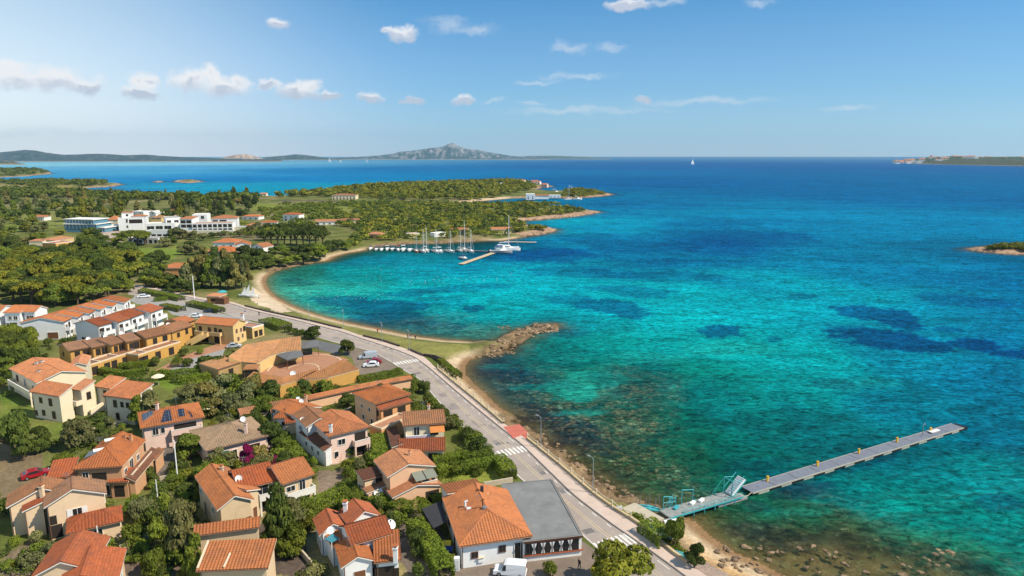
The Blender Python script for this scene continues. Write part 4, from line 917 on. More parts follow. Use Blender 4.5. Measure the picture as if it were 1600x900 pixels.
h.block((545,822), (596,806), (560,792), 4.2, 'gv', 1.5, W_WHITE, T_RED, TRIM, .3, frac=.5)
h.block((519,856), (540,850), (499,836), 3.0, 'ml', .5, W_WHITE, T_OR, TRIM, .1)
mb = MB(); TEALT = mat('teal_tarpaulin', (0.05, 0.22, 0.28), 0.5, 0.15, 2)
P = [Vector((*G(x, y, GZ+4.1), GZ+4.1)) for x, y in ((508,842),(518,848),(530,841),(519,833))]; mb.face(P, TEALT); mb.face([p-Vector((0, 0, .06)) for p in reversed(P)], TEALT)
for p in P: mb.tube(p, p-Vector((0, 0, 1.2)), .05, DISHM, 5)
h.build(mb, 'awning')
h.dish(517, 829, 4.4, 1.1, -80, 45); h.dish(610, 820, 4.6, 1.4, -30, 40); h.chimney(540, 798, 4.8, .55, 1.2); h.chimney(618, 868, 4.1, .55, 1.1)
h.solar([(603,816,4.6),(609,819,4.6),(612,813,5.2),(606,810,5.2)], 0)

# restaurant by the road
h = House('restaurant', 'white single storey restaurant with a broad orange roof and grey flat annex', 'restaurant', (770, 860))
b = h.block((717,855), (832,838), (690,779), 3.6, 'hf', 1.9, W_WHITE, T_OR, TRIM, .45, wins=[('f',.19,1.3,1.0,1.0,'w',WOODB),('f',.60,1.6,1.05,1.05,'w',WOODB),('f',.88,.1,1.9,2.7,'d'),('l',.25,1,1,1.1,'w',WOODB),('l',.6,.2,1,2,'d',WOODB),('r',.5,1,1,1,'w')])
h.block((699,780), (757,770), None, 3.6, 'mb', .9, W_WHITE, T_OR, TRIM, .3, depth=5)
GL2 = mat('veranda_frame', (0.075, 0.035, 0.022), 0.5, 0.15, 3)
a = h.block((818,846), (909,836), (828,752), 3.2, 'flat', 0, W_WHITE, FLATR, FLATR, para=.10)
for k in range(6): h.win(a, 'f', .10+.155*k, 1.05, 1.25, 1.75, 'w', GL2)
for k in range(9): h.win(a, 'r', .07+.107*k, 1.05, 1.5, 1.75, 'w', GL2)
mb = MB(); c0 = a['W'](0, 0, 0)
for (u0, v0, u1, v1) in ((0, -.05, a['L']+.05, -.05), (a['L']+.05, 0, a['L']+.05, a['D'])):
    p, q = a['W'](u0, v0, 0), a['W'](u1, v1, 0); mx, my = (p[0]+q[0])/2, (p[1]+q[1])/2; L_ = math.hypot(q[0]-p[0], q[1]-p[1]); rz = math.atan2(q[1]-p[1], q[0]-p[0])
    mb.box((mx, my, GZ+.95), (L_, .35, .14), T_RED, rz); mb.box((mx, my, GZ+3.0), (L_, .22, .26), GL2, rz)
h.build(mb, 'sill_band')
CURT = mat('white_curtain', (0.72, 0.72, 0.72), 0.9, 0.05, 3); mb = MB()
for k in range(5):
    u, v, n = h.wallpt(a, 'f', .178+.155*k); x, y, _ = a['W'](u, v, 0); e = a['ux']
    P = lambda du, z: (x+e.x*du+n.x*.09, y+e.y*du+n.y*.09, GZ+z)
    mb.face([P(-.42, 2.78), P(-.10, 1.9), P(-.28, 1.1), P(.28, 1.1), P(.10, 1.9), P(.42, 2.78)], CURT)
h.build(mb, 'curtain')
# rooftop vents
mb = MB(); x, y = G(727, 792, GZ+4.6); z = GZ+4.6
mb.tube((x, y, z-.3), (x, y, z+.9), .17, DISHM, 8); mb.tube((x, y, z+.85), (x+.35, y, z+1.0), .15, DISHM, 8); mb.box((x+.6, y-.8, z+.1), (.7, .5, .4), DISHM); h.build(mb, 'vent_pipe')
mb = MB(); x, y = G(757, 796, GZ+5.3); z = GZ+5.3
mb.lathe((x, y, z-.2), [(.0, .75), (.33, .65), (.36, .3), (.30, 0)], METAL, 12); mb.tube((x-.3, y+.4, z), (x-.3, y+.4, z+1.5), .07, GL2, 6); mb.tube((x-.6, y+.4, z+1.1), (x, y+.4, z+1.4), .05, GL2, 6); h.build(mb, 'extractor_fan')
mb = MB(); x, y = G(753, 772, GZ+5.0); mb.box((x, y, GZ+5.2), (.5, .5, 2.2), DARKC); mb.box((x+.7, y, GZ+4.6), (.6, .6, 1.0), W_WHITE); h.build(mb, 'chimney')
u, v, n = h.wallpt(b, 'f', .28); x, y, _ = b['W'](u, v, 0); mb = MB(); mb.box((x+n.x*.1, y+n.y*.1, GZ+.95), (.75, .2, .7), DISHM, math.atan2(b['ux'].y, b['ux'].x)); mb.box((x+n.x*.16, y+n.y*.16, GZ+1.34), (.95, .34, .05), W_PINK, math.atan2(b['ux'].y, b['ux'].x)); h.build(mb, 'wall_box')

# low red roofed cottages behind
h = H('low cottage with a small hipped orange roof beside the dark grey shed roof', (440, 655))
h.block((427,654), (457,653), (451,638), 2.8, 'hip', 1.2, W_WHITE, T_OR, TRIM, .3, wins=[('f',.5,1,.9,1,'w')])
h.block((405,646), (428,642), (436,632), 2.6, 'mf', .4, W_PINK, GREYC, TRIM, .1); h.block((423,644), (448,640), (444,630), 3.0, 'mf', .7, W_WHITE, T_OLD, TRIM, .2)
h = H('low white cottage with an orange gable roof and three white satellite dishes', (475, 655))
h.block((462,651), (503,636), (481,620), 3.6, 'gv', 1.1, W_WHITE, T_OR, TRIM, .3, wins=[('f',.3,1.6,1,1.2,'w'),('f',.7,1.6,1,1.2,'w'),('l',.5,1.6,1,1.2,'w')])
h.dish(459, 629, 3.8, 1.1, -70, 35); h.dish(466, 623, 3.8, .9, -70, 35); h.dish(471, 627, 4.6, 1.0, -70, 30); h.chimney(478, 626, 4.4, .5, 1.0, W_PCH)
h.block((445,662), (470,659), None, 2.4, 'mf', .4, W_PINK, T_RED, TRIM, .2, depth=2.5)
h = H('small pink outbuilding with a flat pink roof among the bushes', (395, 650))
h.block((377,652), (404,647), (408,636), 2.5, 'mf', .5, W_PINK, T_PCH, TRIM, .2, wins=[('f',.5,.3,.9,1.9,'d')])
h = House('gallery', 'long narrow terracotta roofed gallery wall between the villas and the ochre complex', 'gallery', (560, 612))
h.block((482,625), (560,608), None, 2.3, 'gu', .5, W_PCH, T_PCH, TRIMC, .25, depth=2.6); h.block((560,608), (645,592), None, 2.3, 'gu', .5, W_PCH, T_PCH, TRIMC, .25, depth=2.6)
h = House('gallery', 'brown roofed garden wall running left from the orange cottages', 'gallery', (430, 630))
h.block((385,648), (482,626), None, 2.0, 'gu', .4, W_PINK, T_DRK, TRIMC, .2, depth=1.8)

# ochre complex round a courtyard ------------------------------------------
def arc_wing(h, low, hl, high, hh, tile, wall, trim):
    mb = MB(); wb = MB(); Lo = [Vector((*G(x, y, GZ+hl), GZ+hl)) for x, y in low]; Hi = [Vector((*G(x, y, GZ+hh), GZ+hh)) for x, y in high]
    for i in range(len(Lo)-1):
        P = [Lo[i], Lo[i+1], Hi[i+1], Hi[i]]; e = (Lo[i+1]-Lo[i]); d = Vector((e.y, -e.x)); mid = (Hi[i]+Hi[i+1]-Lo[i]-Lo[i+1])
        if d.dot(mid.xy) > 0: d = -d
        for tri in ((P[0], P[1], P[2]), (P[0], P[2], P[3])): mb.tiles(tri, (d.x, d.y), tile, 0.45); mb.face(tri, tile, uv=[(0, 0)]*3)
        for a, b_ in ((Lo[i], Lo[i+1]), (Hi[i], Hi[i+1])):
            mb.face([a, b_, b_-Vector((0, 0, .22)), a-Vector((0, 0, .22))], trim)
            wb.face([a-Vector((0, 0, .1)), b_-Vector((0, 0, .1)), (b_.x, b_.y, GZ-.4), (a.x, a.y, GZ-.4)], wall)
    for i in (0, -1):
        a, b_ = Lo[i], Hi[i]; wb.face([a, b_, (b_.x, b_.y, GZ-.4), (a.x, a.y, GZ-.4)], wall)
    h.build(wb, 'wall'); h.build(mb, 'roof')
h = House('curved_hall', 'curved ochre hall with a long terracotta roof above the round courtyard', 'hall', (420, 560))
arc_wing(h, [(377,566),(401,568),(424,555),(447,549),(470,547)], 3.0, [(357,557),(384,538),(410,534),(440,529),(470,526)], 4.7, T_OCH, W_YEL, TRIMC)
W_STN = mat('ochre_stone', (0.42, 0.27, 0.12), 0.95, 0.25, 2.0, stain=0.4, bump=0.4)
h.block((340,578), (377,566), None, 2.9, 'mf', .6, W_STN, T_OCH, TRIMC, .1, depth=7, wins=[('f',.55,.4,1.5,1.7,'o')])
h.block((380,578), (402,577), None, 2.7, 'mf', .1, W_STN, T_OCH, TRIMC, .1, depth=4, wins=[('f',.5,.2,4.0,2.2,'o')])
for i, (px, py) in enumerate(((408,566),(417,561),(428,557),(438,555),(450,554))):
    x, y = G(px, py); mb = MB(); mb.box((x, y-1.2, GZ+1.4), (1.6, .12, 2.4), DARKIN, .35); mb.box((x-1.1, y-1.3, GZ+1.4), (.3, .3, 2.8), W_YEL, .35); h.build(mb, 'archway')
h = House('curved_hall', 'low curved ochre building with brown pilasters on the near side of the courtyard', 'hall', (490, 610))
arc_wing(h, [(382,593),(410,599),(437,602),(462,595),(512,590),(561,577)], 3.1, [(397,581),(420,586),(441,589),(462,585),(505,577),(541,563)], 4.1, T_OCH, W_OCH, TRIMC)
for px, py in ((441,615),(449,612),(486,606),(514,602),(537,597),(559,591)):
    x, y = G(px, py); mb = MB(); mb.box((x, y-.3, GZ+1.4), (.55, .35, 2.9), WOODB, .3); h.build(mb, 'pilaster')
h.dish(458, 584, 4.2, 1.4, -70, 30)
mb = MB(); x, y = G(527, 590, GZ+1.9); mb.box((x, y-.6, GZ+1.9), (1.0, .5, .8), METAL, .3); h.build(mb, 'air_conditioner')
for k, (lab, pts, m) in enumerate((('dark canvas shelter on posts over the courtyard tables', [(428,553),(470,546),(474,555),(448,562)], GREYC), ('small grey canvas roof beside the round hedges', [(469,534),(497,531),(498,541),(471,544)], GREYC))):
    P = [Vector((*G(x, y, GZ+2.7), GZ+2.7)) for x, y in pts]; c = sum(P, Vector())/4; o = empty('canopy', (c.x, c.y, GZ), lab, 'canopy'); mb = MB(); top = c+Vector((0, 0, .5))
    for i in range(4): mb.face([P[i], P[(i+1) % 4], top], m); mb.face([P[(i+1) % 4], P[i], P[i]-Vector((0, 0, .3)), P[(i+1) % 4]-Vector((0, 0, .3))], m)
    mb.build('canvas', o, (c.x, c.y, GZ))
    for p in P:
        q = p+(c-p)*.06; mb = MB(); mb.tube((q.x, q.y, GZ), (q.x, q.y, GZ+2.7), .1, WOODB, 6); mb.build('post', o, (c.x, c.y, GZ))

# ochre terraces -------------------------------------------------------------
OG = 'ochre terraced houses with balconies'; ordn = ['nearest', 'second', 'third', 'fourth', 'largest and farthest']
for k, (A, B, f) in enumerate((((107,549),(144,542),None), ((143,544),(171,538),None), ((173,540),(196,533),None), ((197,535),(220,530),None), ((227,529),(269,519),None))):
    h = House('terraced_house', ordn[k]+' house of the ochre terrace with stepped brown roofs', 'house', ((A[0]+B[0])/2, A[1]+22), OG)
    b = h.block(A, B, None, 5.5, 'gu', 1.2, W_OCH, T_OLD, TRIMC, .3, depth=9, wins=[('f',.35,3.1,1.3,1.8,'o'),('f',.75,3.1,1.5,1.9,'d',WOODB),('f',.3,.3,1.6,2.0,'o'),('l',.4,3.2,1.0,1.1,'w',WOODB)])
    h.dish(B[0]-6, B[1]-12, 6.2, 1.2, -60, 35)
    T = [((123,577),(158,566)), ((158,566),(186,557)), ((186,557),(215,548)), ((216,556),(231,551)), ((230,551),(282,535))][k]
    t = h.block(T[0], T[1], None, 3.0, 'flat', 0, W_OCH, T_OLD, TRIMC, depth=4.2, wins=[('f',.3,.2,1.8,2.2,'o'),('f',.7,.2,1.8,2.2,'o')])
h = House('apartment_block', 'ochre block with twin outside stairs and a sunlit yellow gable end', 'apartment block', (345, 530))
b = h.block((304,505), (364,510), (394,503), 6.0, 'gu', 1.4, W_YEL, T_OR, TRIMC, .35, wins=[('f',.1,3.2,1.1,1.9,'o'),('f',.35,3.2,1.0,1.8,'d',WOODB),('f',.52,3.2,1.0,1.8,'d',WOODB),('f',.65,3.4,1.2,1.3,'w',WOODB),('f',.2,.2,2.6,2.3,'o'),('f',.55,.2,2.2,2.3,'o'),('r',.25,3.4,1.0,1.3,'c'),('r',.35,.9,1.0,1.2,'c'),('r',.6,3.4,.9,1.2,'c'),('r',.7,1.4,.8,1.2,'c'),('r',.88,3.2,1.2,1.6,'o')])
h.balcony(b, 'f', .02, .72, 3.0, 1.5, W_YEL)
for t in (.28, .42):
    u, v, n = h.wallpt(b, 'f', t); x, y, _ = b['W'](u, v, 0); mb = MB(); e = b['ux']
    p = Vector((x+n.x*1.6, y+n.y*1.6, GZ+3.2)); q = Vector((x+n.x*1.6-e.x*4.5+n.x*2, y+n.y*1.6-e.y*4.5+n.y*2, GZ+.2))
    w = Vector((n.x, n.y, 0)).cross(Vector((0, 0, 1)))*.0+Vector((n.x, n.y, 0))*.6
    mb.hexa([q-w-Vector((0, 0, .2)), p-w-Vector((0, 0, .6)), p+w-Vector((0, 0, .6)), q+w-Vector((0, 0, .2)), q-w+Vector((0, 0, .9)), p-w+Vector((0, 0, .7)), p+w+Vector((0, 0, .7)), q+w+Vector((0, 0, .9))], W_YEL); h.build(mb, 'stair')
h.block((268,520), (303,508), None, 5.2, 'gu', 1.2, W_OCH, T_OLD, TRIMC, .3, depth=9, wins=[('f',.3,3.1,1.2,1.4,'w',WOODB),('f',.7,3.1,1.2,1.9,'o'),('r',.3,3,1,1.3,'o')])
h.block((286,506), (306,500), None, 5.8, 'gu', 1.0, W_OCH, T_OR, TRIMC, .3, depth=8); h.chimney(379, 499, 6.5, .8, 1.5, DISHM)
h.block((394,513), (412,508), None, 3.4, 'flat', 0, W_YEL, PAVE, TRIM, depth=7, wins=[('f',.3,.3,1.4,2,'o'),('f',.7,.3,1.4,2,'o')])

# cream apartments on the left ----------------------------------------------
AG = 'cream apartment houses around the lawn'
h = House('apartment_house', 'largest cream apartment house with a broad peach roof behind the others', 'house', (95, 605), AG)
b = h.block((57,599), (137,581), (39,571), 5.7, 'gv', 1.5, W_CREAM, T_PCH, TRIM, .4, wins=[('l',.2,3.2,1.6,1.6,'o'),('l',.5,3,1.2,1.8,'d'),('l',.8,3.2,1.2,1.2,'w')])
h.balcony(b, 'l', .1, .95, 2.8, 1.6, W_CREAM)
for p in ((58,572,7), (66,570,7.2), (62,585,6.4)): h.chimney(p[0], p[1], p[2]-.6, .6, .8, TRIM, T_PCH)
h.block((108,573), (136,570), None, 5.7, 'gv', .8, W_CREAM, T_PCH, TRIM, .3, depth=8)
h = House('apartment_house', 'cream apartment house with four small dark windows facing the lawn', 'house', (80, 640), AG)
b = h.block((46,612), (92,620), (116,612), 5.9, 'mf', 1.5, W_CREAM, T_PCH, TRIM, .3, wins=[('f',.30,3.6,.9,1.3,'w',WOODB),('f',.65,3.3,1.0,1.7,'w',WOODB),('f',.35,.8,.9,1.3,'w',WOODB),('f',.72,.5,1.0,1.7,'w',WOODB),('f',.08,.5,.6,1.2,'w',WOODB)])
h.block((110,608), (126,611), (145,602), 5.9, 'mf', 1.3, W_CREAM, T_PCH, TRIM, .25, wins=[('r',.5,3.4,1.0,1.7,'w',WOODB)]); 
h.balcony(h.blocks[-1], 'f', 0, 1, 2.9, 1.4, W_CREAM, posts=False)
h = House('apartment_house', 'cream apartment house with an outside stair and a tree against its right side', 'house', (195, 640), AG)
b = h.block((160,618), (207,624), (236,609), 5.9, 'mf', 1.5, W_CREAM, T_PCH, TRIM, .3, wins=[('f',.35,3.5,.9,1.6,'w',WOODB),('f',.60,3.7,.8,1.2,'w',WOODB),('f',.4,.7,.9,1.6,'w',WOODB),('f',.8,3.7,.8,1.2,'w',WOODB)])
h.block((146,604), (172,608), (193,598), 5.6, 'mf', 1.3, W_CREAM, T_PCH, TRIM, .3, wins=[('f',.6,3.3,.9,1.7,'d',WOODB)])
x, y = G(150, 628, GZ+2); mb = MB()
for dx in (0, 1.9):
    p = Vector((x+3.2+dx, y+5, GZ+3.6)); q = Vector((x-1.5+dx, y-3, GZ+.4)); w = Vector((.22, -.12, 0))
    mb.hexa([q-w-Vector((0, 0, .5)), q+w-Vector((0, 0, .5)), p+w-Vector((0, 0, 1.3)), p-w-Vector((0, 0, 1.3)), q-w+Vector((0, 0, .9)), q+w+Vector((0, 0, .9)), p+w+Vector((0, 0, .5)), p-w+Vector((0, 0, .5))], W_CREAM)
h.build(mb, 'stair')

# white terraces -------------------------------------------------------------
WG = 'white terraced houses below the pine grove'; od = ['first', 'second', 'third', 'fourth', 'fifth', 'farthest']
for k, (A, B) in enumerate((((153,510),(176,504)), ((184,504),(205,497)), ((205,497),(226,489)), ((235,489),(256,481)))):
    h = House('terraced_house', od[k if k < 3 else 5]+' white house of the nearer white terrace, counted from the grey gable end' if k else 'grey gabled end house of the nearer white terrace', 'house', ((A[0]+B[0])/2, A[1]+20), WG)
    b = h.block(A, B, None, 5.6, 'gu', 1.4, W_WHITE, T_RED, TRIM, .3, depth=10, wins=[('f',.25,3.1,1.6,1.6,'o'),('f',.7,3.2,1.4,1.2,'w'),('f',.4,.3,1.8,2,'o'),('r',.4,3.2,1,1.2,'w'),('l',.35,.2,2.2,1.5,'w')])
    h.balcony(b, 'f', .1, 1.0, 2.8, 1.5, W_WHITE, posts=True)
for k, (A, B) in enumerate((((100,503),(113,497)), ((122,496),(132,490)), ((140,490),(149,485)), ((158,484),(167,479)), ((176,479),(184,474)), ((195,473),(205,467)))):
    h = House('terraced_house', od[k]+' white house of the farther white terrace, counted from its wide grey gable' if k else 'white end house with a wide grey gable and a garage door', 'house', ((A[0]+B[0])/2, A[1]+20), WG)
    b = h.block(A, B, None, 5.6, 'gu', 1.5, W_WHITE, T_OR, TRIM, .3, depth=13 if k == 0 else 12, wins=[('f',.3,3.1,1.3,1.4,'w'),('f',.7,3.1,1.2,1.7,'o'),('r',.2,3.2,1,1.2,'w'),('l',.72,.2,3.2,2.2,'g')])
    h.balcony(b, 'f', .1, 1.0, 2.8, 1.4, W_WHITE)
for k, (A, B) in enumerate((((-28,490),(-2,489)), ((4,489),(31,489)), ((35,488),(54,488)))):
    h = House('terraced_house', ['white house at the left edge under the pine grove', 'white house with two dark window pairs left of the lit gable', 'white house with a bright blank gable facing the sun'][k], 'house', ((A[0]+B[0])/2, A[1]+18), WG)
    h.block(A, B, (83,481) if k == 2 else None, 5.6, 'gu', 1.4, W_WHITE, T_OR, TRIM, .3, depth=None if k == 2 else 11, wins=[('f',.35,3.2,1.2,1.3,'w'),('f',.7,3.2,1.4,1.3,'w'),('f',.5,.4,2.4,1.9,'o'),('f',.15,.4,1.0,1.9,'d')])

# television aerials on some of the near roofs
for i, hh in enumerate(HOUSES[:14]):
    if i % 3 == 2: continue
    b = hh.blocks[0]; u, v = b['L']*(.3+.1*(i % 4)), b['D']*.5; z = b['hz'](u, v); x, y, _ = b['W'](u, v, 0); mb = MB(); mb.tube((x, y, z-.2), (x, y, z+2.1), .03, METAL, 5)
    for k in range(2): mb.tube((x-.55, y-.1, z+1.6+.35*k), (x+.55, y+.1, z+1.6+.35*k), .018, METAL, 4)
    for k in range(4): mb.tube((x-.45+.3*k, y-.3, z+1.95), (x-.45+.3*k, y+.3, z+1.95), .012, METAL, 4)
    hh.build(mb, 'aerial')
# ---------------------------------------------------------------- villas and hotel of the middle distance
def far_house(label, A, B, depth, h, roof='hip', rise=1.5, wall=W_WHITE, tile=T_OR, wins=None, name='villa', cat='villa', group=None, gz=GZ):
    hs = House(name, label, cat, ((A[0]+B[0])/2, A[1]+h*1.6), group)
    L = max(4, (B[0]-A[0])*scale_at(A[0], A[1], GZ+h))
    if wins is None:
        n = max(1, int(L/4.5)); wins = [('f', (i+.5)/n, .6 if h < 4 else (3.1 if h < 7 else 3.2), 1.5, 1.4, 'w') for i in range(n)]
        if h >= 5: wins += [('f', (i+.5)/n, .5, 1.6, 1.8, 'o') for i in range(n)]
    hs.block(A, B, None, h, roof, rise, wall, tile, TRIM, .4 if roof != 'flat' else 0, depth=depth, wins=wins, pitch=.6); return hs
far_house('orange walled villa with a low hipped roof above the road trees', (249,419), (292,419), 10, 3.8, 'hip', 1.7, W_ORG)
far_house('pink villa with a big hipped orange roof beside the round bushes', (318,393), (365,394), 13, 4.2, 'hip', 2.2, W_ROSE)
far_house('broad orange roofed villa above the white gabled cottage', (331,379), (367,379), 14, 3.6, 'hip', 2.0, W_WHITE)
hv = far_house('orange roofed cottage joined to a white gable', (366,384), (392,383), 12, 3.2, 'gv', 1.8, W_WHITE, wins=[('f',.3,.8,1.2,1.2,'w'),('f',.7,.8,1.2,1.2,'w')])
hv.block((391,386), (411,387), None, 3.0, 'gv', 2.0, W_WHITE, T_PCH, TRIM, .2, depth=10, wins=[('f',.5,2.4,1.0,1.2,'w'),('f',.75,.6,1.2,1.6,'o')], pitch=.6)
hv = far_house('ochre walled house with a pink flat roof beside the dark grove', (66,380), (87,381), 12, 4.2, 'flat', 0, W_OCH, T_PCH, wins=[('r',.3,1,1,2,'o')])
hv.block((86,376), (116,371), None, 3.2, 'mf', .8, W_YEL, T_PCH, TRIM, .2, depth=9, pitch=.6); hv.block((44,377), (66,377), None, 3.2, 'mf', .6, W_CREAM, T_PCH, TRIM, .2, depth=8, pitch=.6)
# hotel
BLUEG, nt_, b_ = new_mat('blue_glass'); b_.inputs['Base Color'].default_value = (0.10, 0.22, 0.30, 1); b_.inputs['Roughness'].default_value = 0.1
h = House('hotel', 'long white hotel with rows of loggias and terracotta topped wings', 'hotel', (320, 362))
lo = [('f',(i+.5)/8,3.4,2.7,2.4,'o') for i in range(8)]+[('f',(i+.5)/8,.4,2.7,2.2,'o') for i in range(8)]
h.block((300,349.5), (363,348.6), None, 6.4, 'flat', 0, W_WHITE, T_PCH, TRIM, depth=10, wins=lo)
h.block((280,342.5), (300,342.3), None, 9.6, 'mf', .8, W_WHITE, T_PCH, TRIM, .2, depth=16, wins=[('f',.27,6.4,3.6,2.4,'o'),('f',.73,6.4,3.6,2.4,'o'),('f',.27,3.2,3.6,2.4,'o'),('f',.73,3.2,3.6,2.4,'o')], pitch=.7)
h.block((259,341), (282,340), None, 9.6, 'flat', 0, W_WHITE, FLATR, TRIM, depth=14, wins=[('f',.2,6,3,2,'w'),('f',.7,6,3,2,'w')])
h.block((300,336), (323,335.6), None, 10.4, 'flat', 0, W_WHITE, TRIM, TRIM, depth=14, wins=[('f',.3,7.4,3,2,'w'),('f',.7,7.2,2.4,2.6,'w')])
h.block((329,342), (371,341), None, 8.2, 'hip', 2.0, W_WHITE, T_PCH, TRIM, .3, depth=16, wins=[('f',.15,5,4,2.2,'o'),('f',.45,5,5,2.2,'o')], pitch=.7)
h.block((228,350), (273,349), None, 6.0, 'flat', 0, W_WHITE, TRIM, TRIM, depth=12, wins=[('f',.15,1.4,5,3,'w'),('f',.45,1.4,5,3,'w'),('f',.75,1.4,5,3,'w')])
h.block((365,355), (400,355), None, 3.0, 'flat', 0, W_CREAM, CONC, TRIM, depth=8)
h.block((280,361), (365,361), None, 2.0, 'flat', 0, W_CREAM, CONC, TRIM, depth=5)
h = House('hotel', 'white stepped villa hotel with a round topped tower behind umbrella pines', 'hotel', (205, 375))
h.block((184,341), (223,340), None, 9.6, 'flat', 0, W_WHITE, TRIM, TRIM, depth=16, wins=[('f',.7,5.4,9,3,'o'),('f',.35,6,1.4,3,'w'),('f',.35,2,1.4,2,'w'),('r',.4,6,2,2,'o')])
tw = h.block((189,333), (207,332.5), None, 13.2, 'mf', .3, W_WHITE, T_PCH, TRIM, .2, depth=8, wins=[('f',.5,10.6,1.6,1.6,'o')], pitch=.7)
h.block((204,338.5), (228,338), None, 10.5, 'hip', 1.2, W_WHITE, T_PCH, TRIM, .3, depth=9, pitch=.7)
h.block((199,372), (247,373), None, 3.4, 'flat', 0, W_WHITE, CONC, TRIM, depth=10, wins=[('f',(i+.5)/6,.3,2.2,2.2,'o') for i in range(6)])
h.block((226,361), (262,361), None, 5.0, 'flat', 0, W_WHITE, CONC, TRIM, depth=9, wins=[('f',(i+.5)/4,.6,3,2.2,'o') for i in range(4)])
h.block((166,343.6), (184,343.6), None, 6.0, 'hip', 3.0, W_CREAM, T_PCH, TRIM, .3, depth=9, pitch=.7)
h = House('office_building', 'modern pale glass building with three stepped white floor slabs', 'building', (125, 364))
for (A, B, hh, d) in (((101,342.5),(145,343.5),9.6,14), ((100,350),(150,350.5),6.2,17), ((110,355),(163,356),3.4,22)):
    b = h.block(A, B, None, hh, 'flat', 0, BLUEG, TRIM, TRIM, depth=d)
    mb = MB(); p = b['W'](b['L']/2, b['D']/2, b['ze']); mb.box((p[0], p[1], b['ze']+.05), (b['L']+1.6, b['D']+1.6, .5), TRIM, math.atan2(b['ux'].y, b['ux'].x))
    for t in range(9):
        u, v, n = h.wallpt(b, 'f', (t+.5)/9); q = b['W'](u, v-.15, 0); mb.box((q[0], q[1], b['ze']-1.6), (.3, .3, 3.2), TRIM)
    h.build(mb, 'floor_slab')
SG = 'scattered villas among the trees'
for lab, A, B, d, hh, roof, wall, tile in (
  ('tall white villa with an orange hip roof by the green meadow', (441,335), (467,335.5), 10, 6, 'hip', W_WHITE, T_OR), ('white cottage behind the dark pine row', (386,353), (412,352), 9, 3.2, 'gv', W_WHITE, T_PCH), ('pale roofed cottage left of the tall white villa', (407,348), (433,347.5), 10, 3.2, 'hip', W_WHITE, T_OR),
  ('orange roofed bungalow just right of the hotel', (377,338), (404,338.5), 10, 3.2, 'hip', W_WHITE, T_OR), ('long low terracotta bungalow on the meadow edge', (492,346.5), (529,346), 9, 3, 'gu', W_WHITE, T_PCH), ('flat brown roofed bungalow at the meadow corner', (532,345), (563,344), 9, 3, 'gu', W_CREAM, T_OLD),
  ('big cream house with a terracotta roof in front of the pine wood', (518,305), (556,305), 16, 6, 'hip', W_CREAM, T_PCH), ('peach roofed cottage in front of the left wood', (43,339), (69,339), 10, 3.4, 'hip', W_WHITE, T_PCH), ('white villa half hidden in the left wood', (205,330.5), (224,331), 12, 5, 'flat', W_WHITE, TRIM),
  ('white villa with a pitched roof right of the half hidden one', (232,332), (243,332.5), 10, 4.5, 'gv', W_WHITE, TRIM), ('pink cottage in the wood above the hotel', (259,330), (271,330.5), 9, 4, 'gv', W_ROSE, T_PCH), ('small ochre house between the two hotels', (234,340), (252,340), 12, 4, 'hip', W_YEL, T_OCH),
  ('tiny pale house at the far side of the pond', (406,303), (416,303), 8, 3, 'gu', W_CREAM, T_PCH), ('reddish house above the moored boats', (574,366), (596,366.5), 7, 3, 'hip', W_ORG, T_PCH), ('flat terracotta kiosk on the bank above the moored boats', (638,366), (656,365), 6, 2.6, 'flat', W_CREAM, T_PCH),
  ('sand coloured low building behind the tall masts', (703,359.5), (730,360), 8, 3.2, 'gu', W_CREAM, T_PCH), ('sand coloured low building behind the catamaran', (768,359), (800,358.5), 8, 3, 'gu', W_CREAM, T_PCH), ('white roofed shelter on the bank above the masts', (679,365), (697,363.5), 6, 2.6, 'flat', W_WHITE, TRIM),
  ('pale shed in the scrub of the headland', (613,343), (622,343), 6, 2.6, 'flat', W_WHITE, TRIM), ('long pale wall house in the scrub', (628,346), (660,346.5), 5, 2.4, 'flat', W_CREAM, CONC), ('white club house beside the far marina', (822,303.5), (836,303.5), 16, 7, 'flat', W_WHITE, TRIM), ('low white boat house by the far marina', (836,306), (858,306), 12, 4, 'gu', W_WHITE, T_PCH), ('low pale quay shed between marina and islet', (858,305), (876,305), 10, 3.5, 'flat', W_WHITE, TRIM)):
    far_house(lab, A, B, d, hh, roof, 1.4 if roof != 'flat' else 0, wall, tile, name='villa', group=SG)
# tiny houses that show only as specks: one shared mesh per kind
def speck_mesh(w, d, hh, wall, tile, gab):
    mb = MB(); x, y = w/2, d/2
    mb.prism([(-x,-y),(x,-y),(x,y),(-x,y)], 0, hh, wall)
    if gab:
        o = .4; mb.face([(-x-o,-y-o,hh),(x+o,-y-o,hh),(x+o,0,hh+2),(-x-o,0,hh+2)], tile); mb.face([(x+o,y+o,hh),(-x-o,y+o,hh),(-x-o,0,hh+2),(x+o,0,hh+2)], tile)
        mb.face([(-x,-y,hh),(-x,0,hh+1.8),(-x,y,hh)], wall); mb.face([(x,-y,hh),(x,y,hh),(x,0,hh+1.8)], wall)
    for i in range(2): mb.box((-x/2+i*x, -y-.02, hh*.5), (w*.16, .1, hh*.35), DARKIN)
    return mb.mesh('far_house')
SP = [speck_mesh(12, 9, 5, W_WHITE, T_PCH, True), speck_mesh(10, 9, 5.5, W_WHITE, TRIM, False), speck_mesh(14, 9, 4.5, W_CREAM, T_PCH, True), speck_mesh(12, 10, 6, W_ROSE, T_PCH, True)]
def speck(px, py, k, sc, label, group):
    x, y = G(px, py); z = zat(x, y); o = bpy.data.objects.new('house', SP[k % 4]); put(o); o.location = (x, y, z-.3); o.scale = (sc,)*3; o.rotation_euler = (0, 0, random.uniform(-.4, .4))
    return tag(o, label, 'house', group)
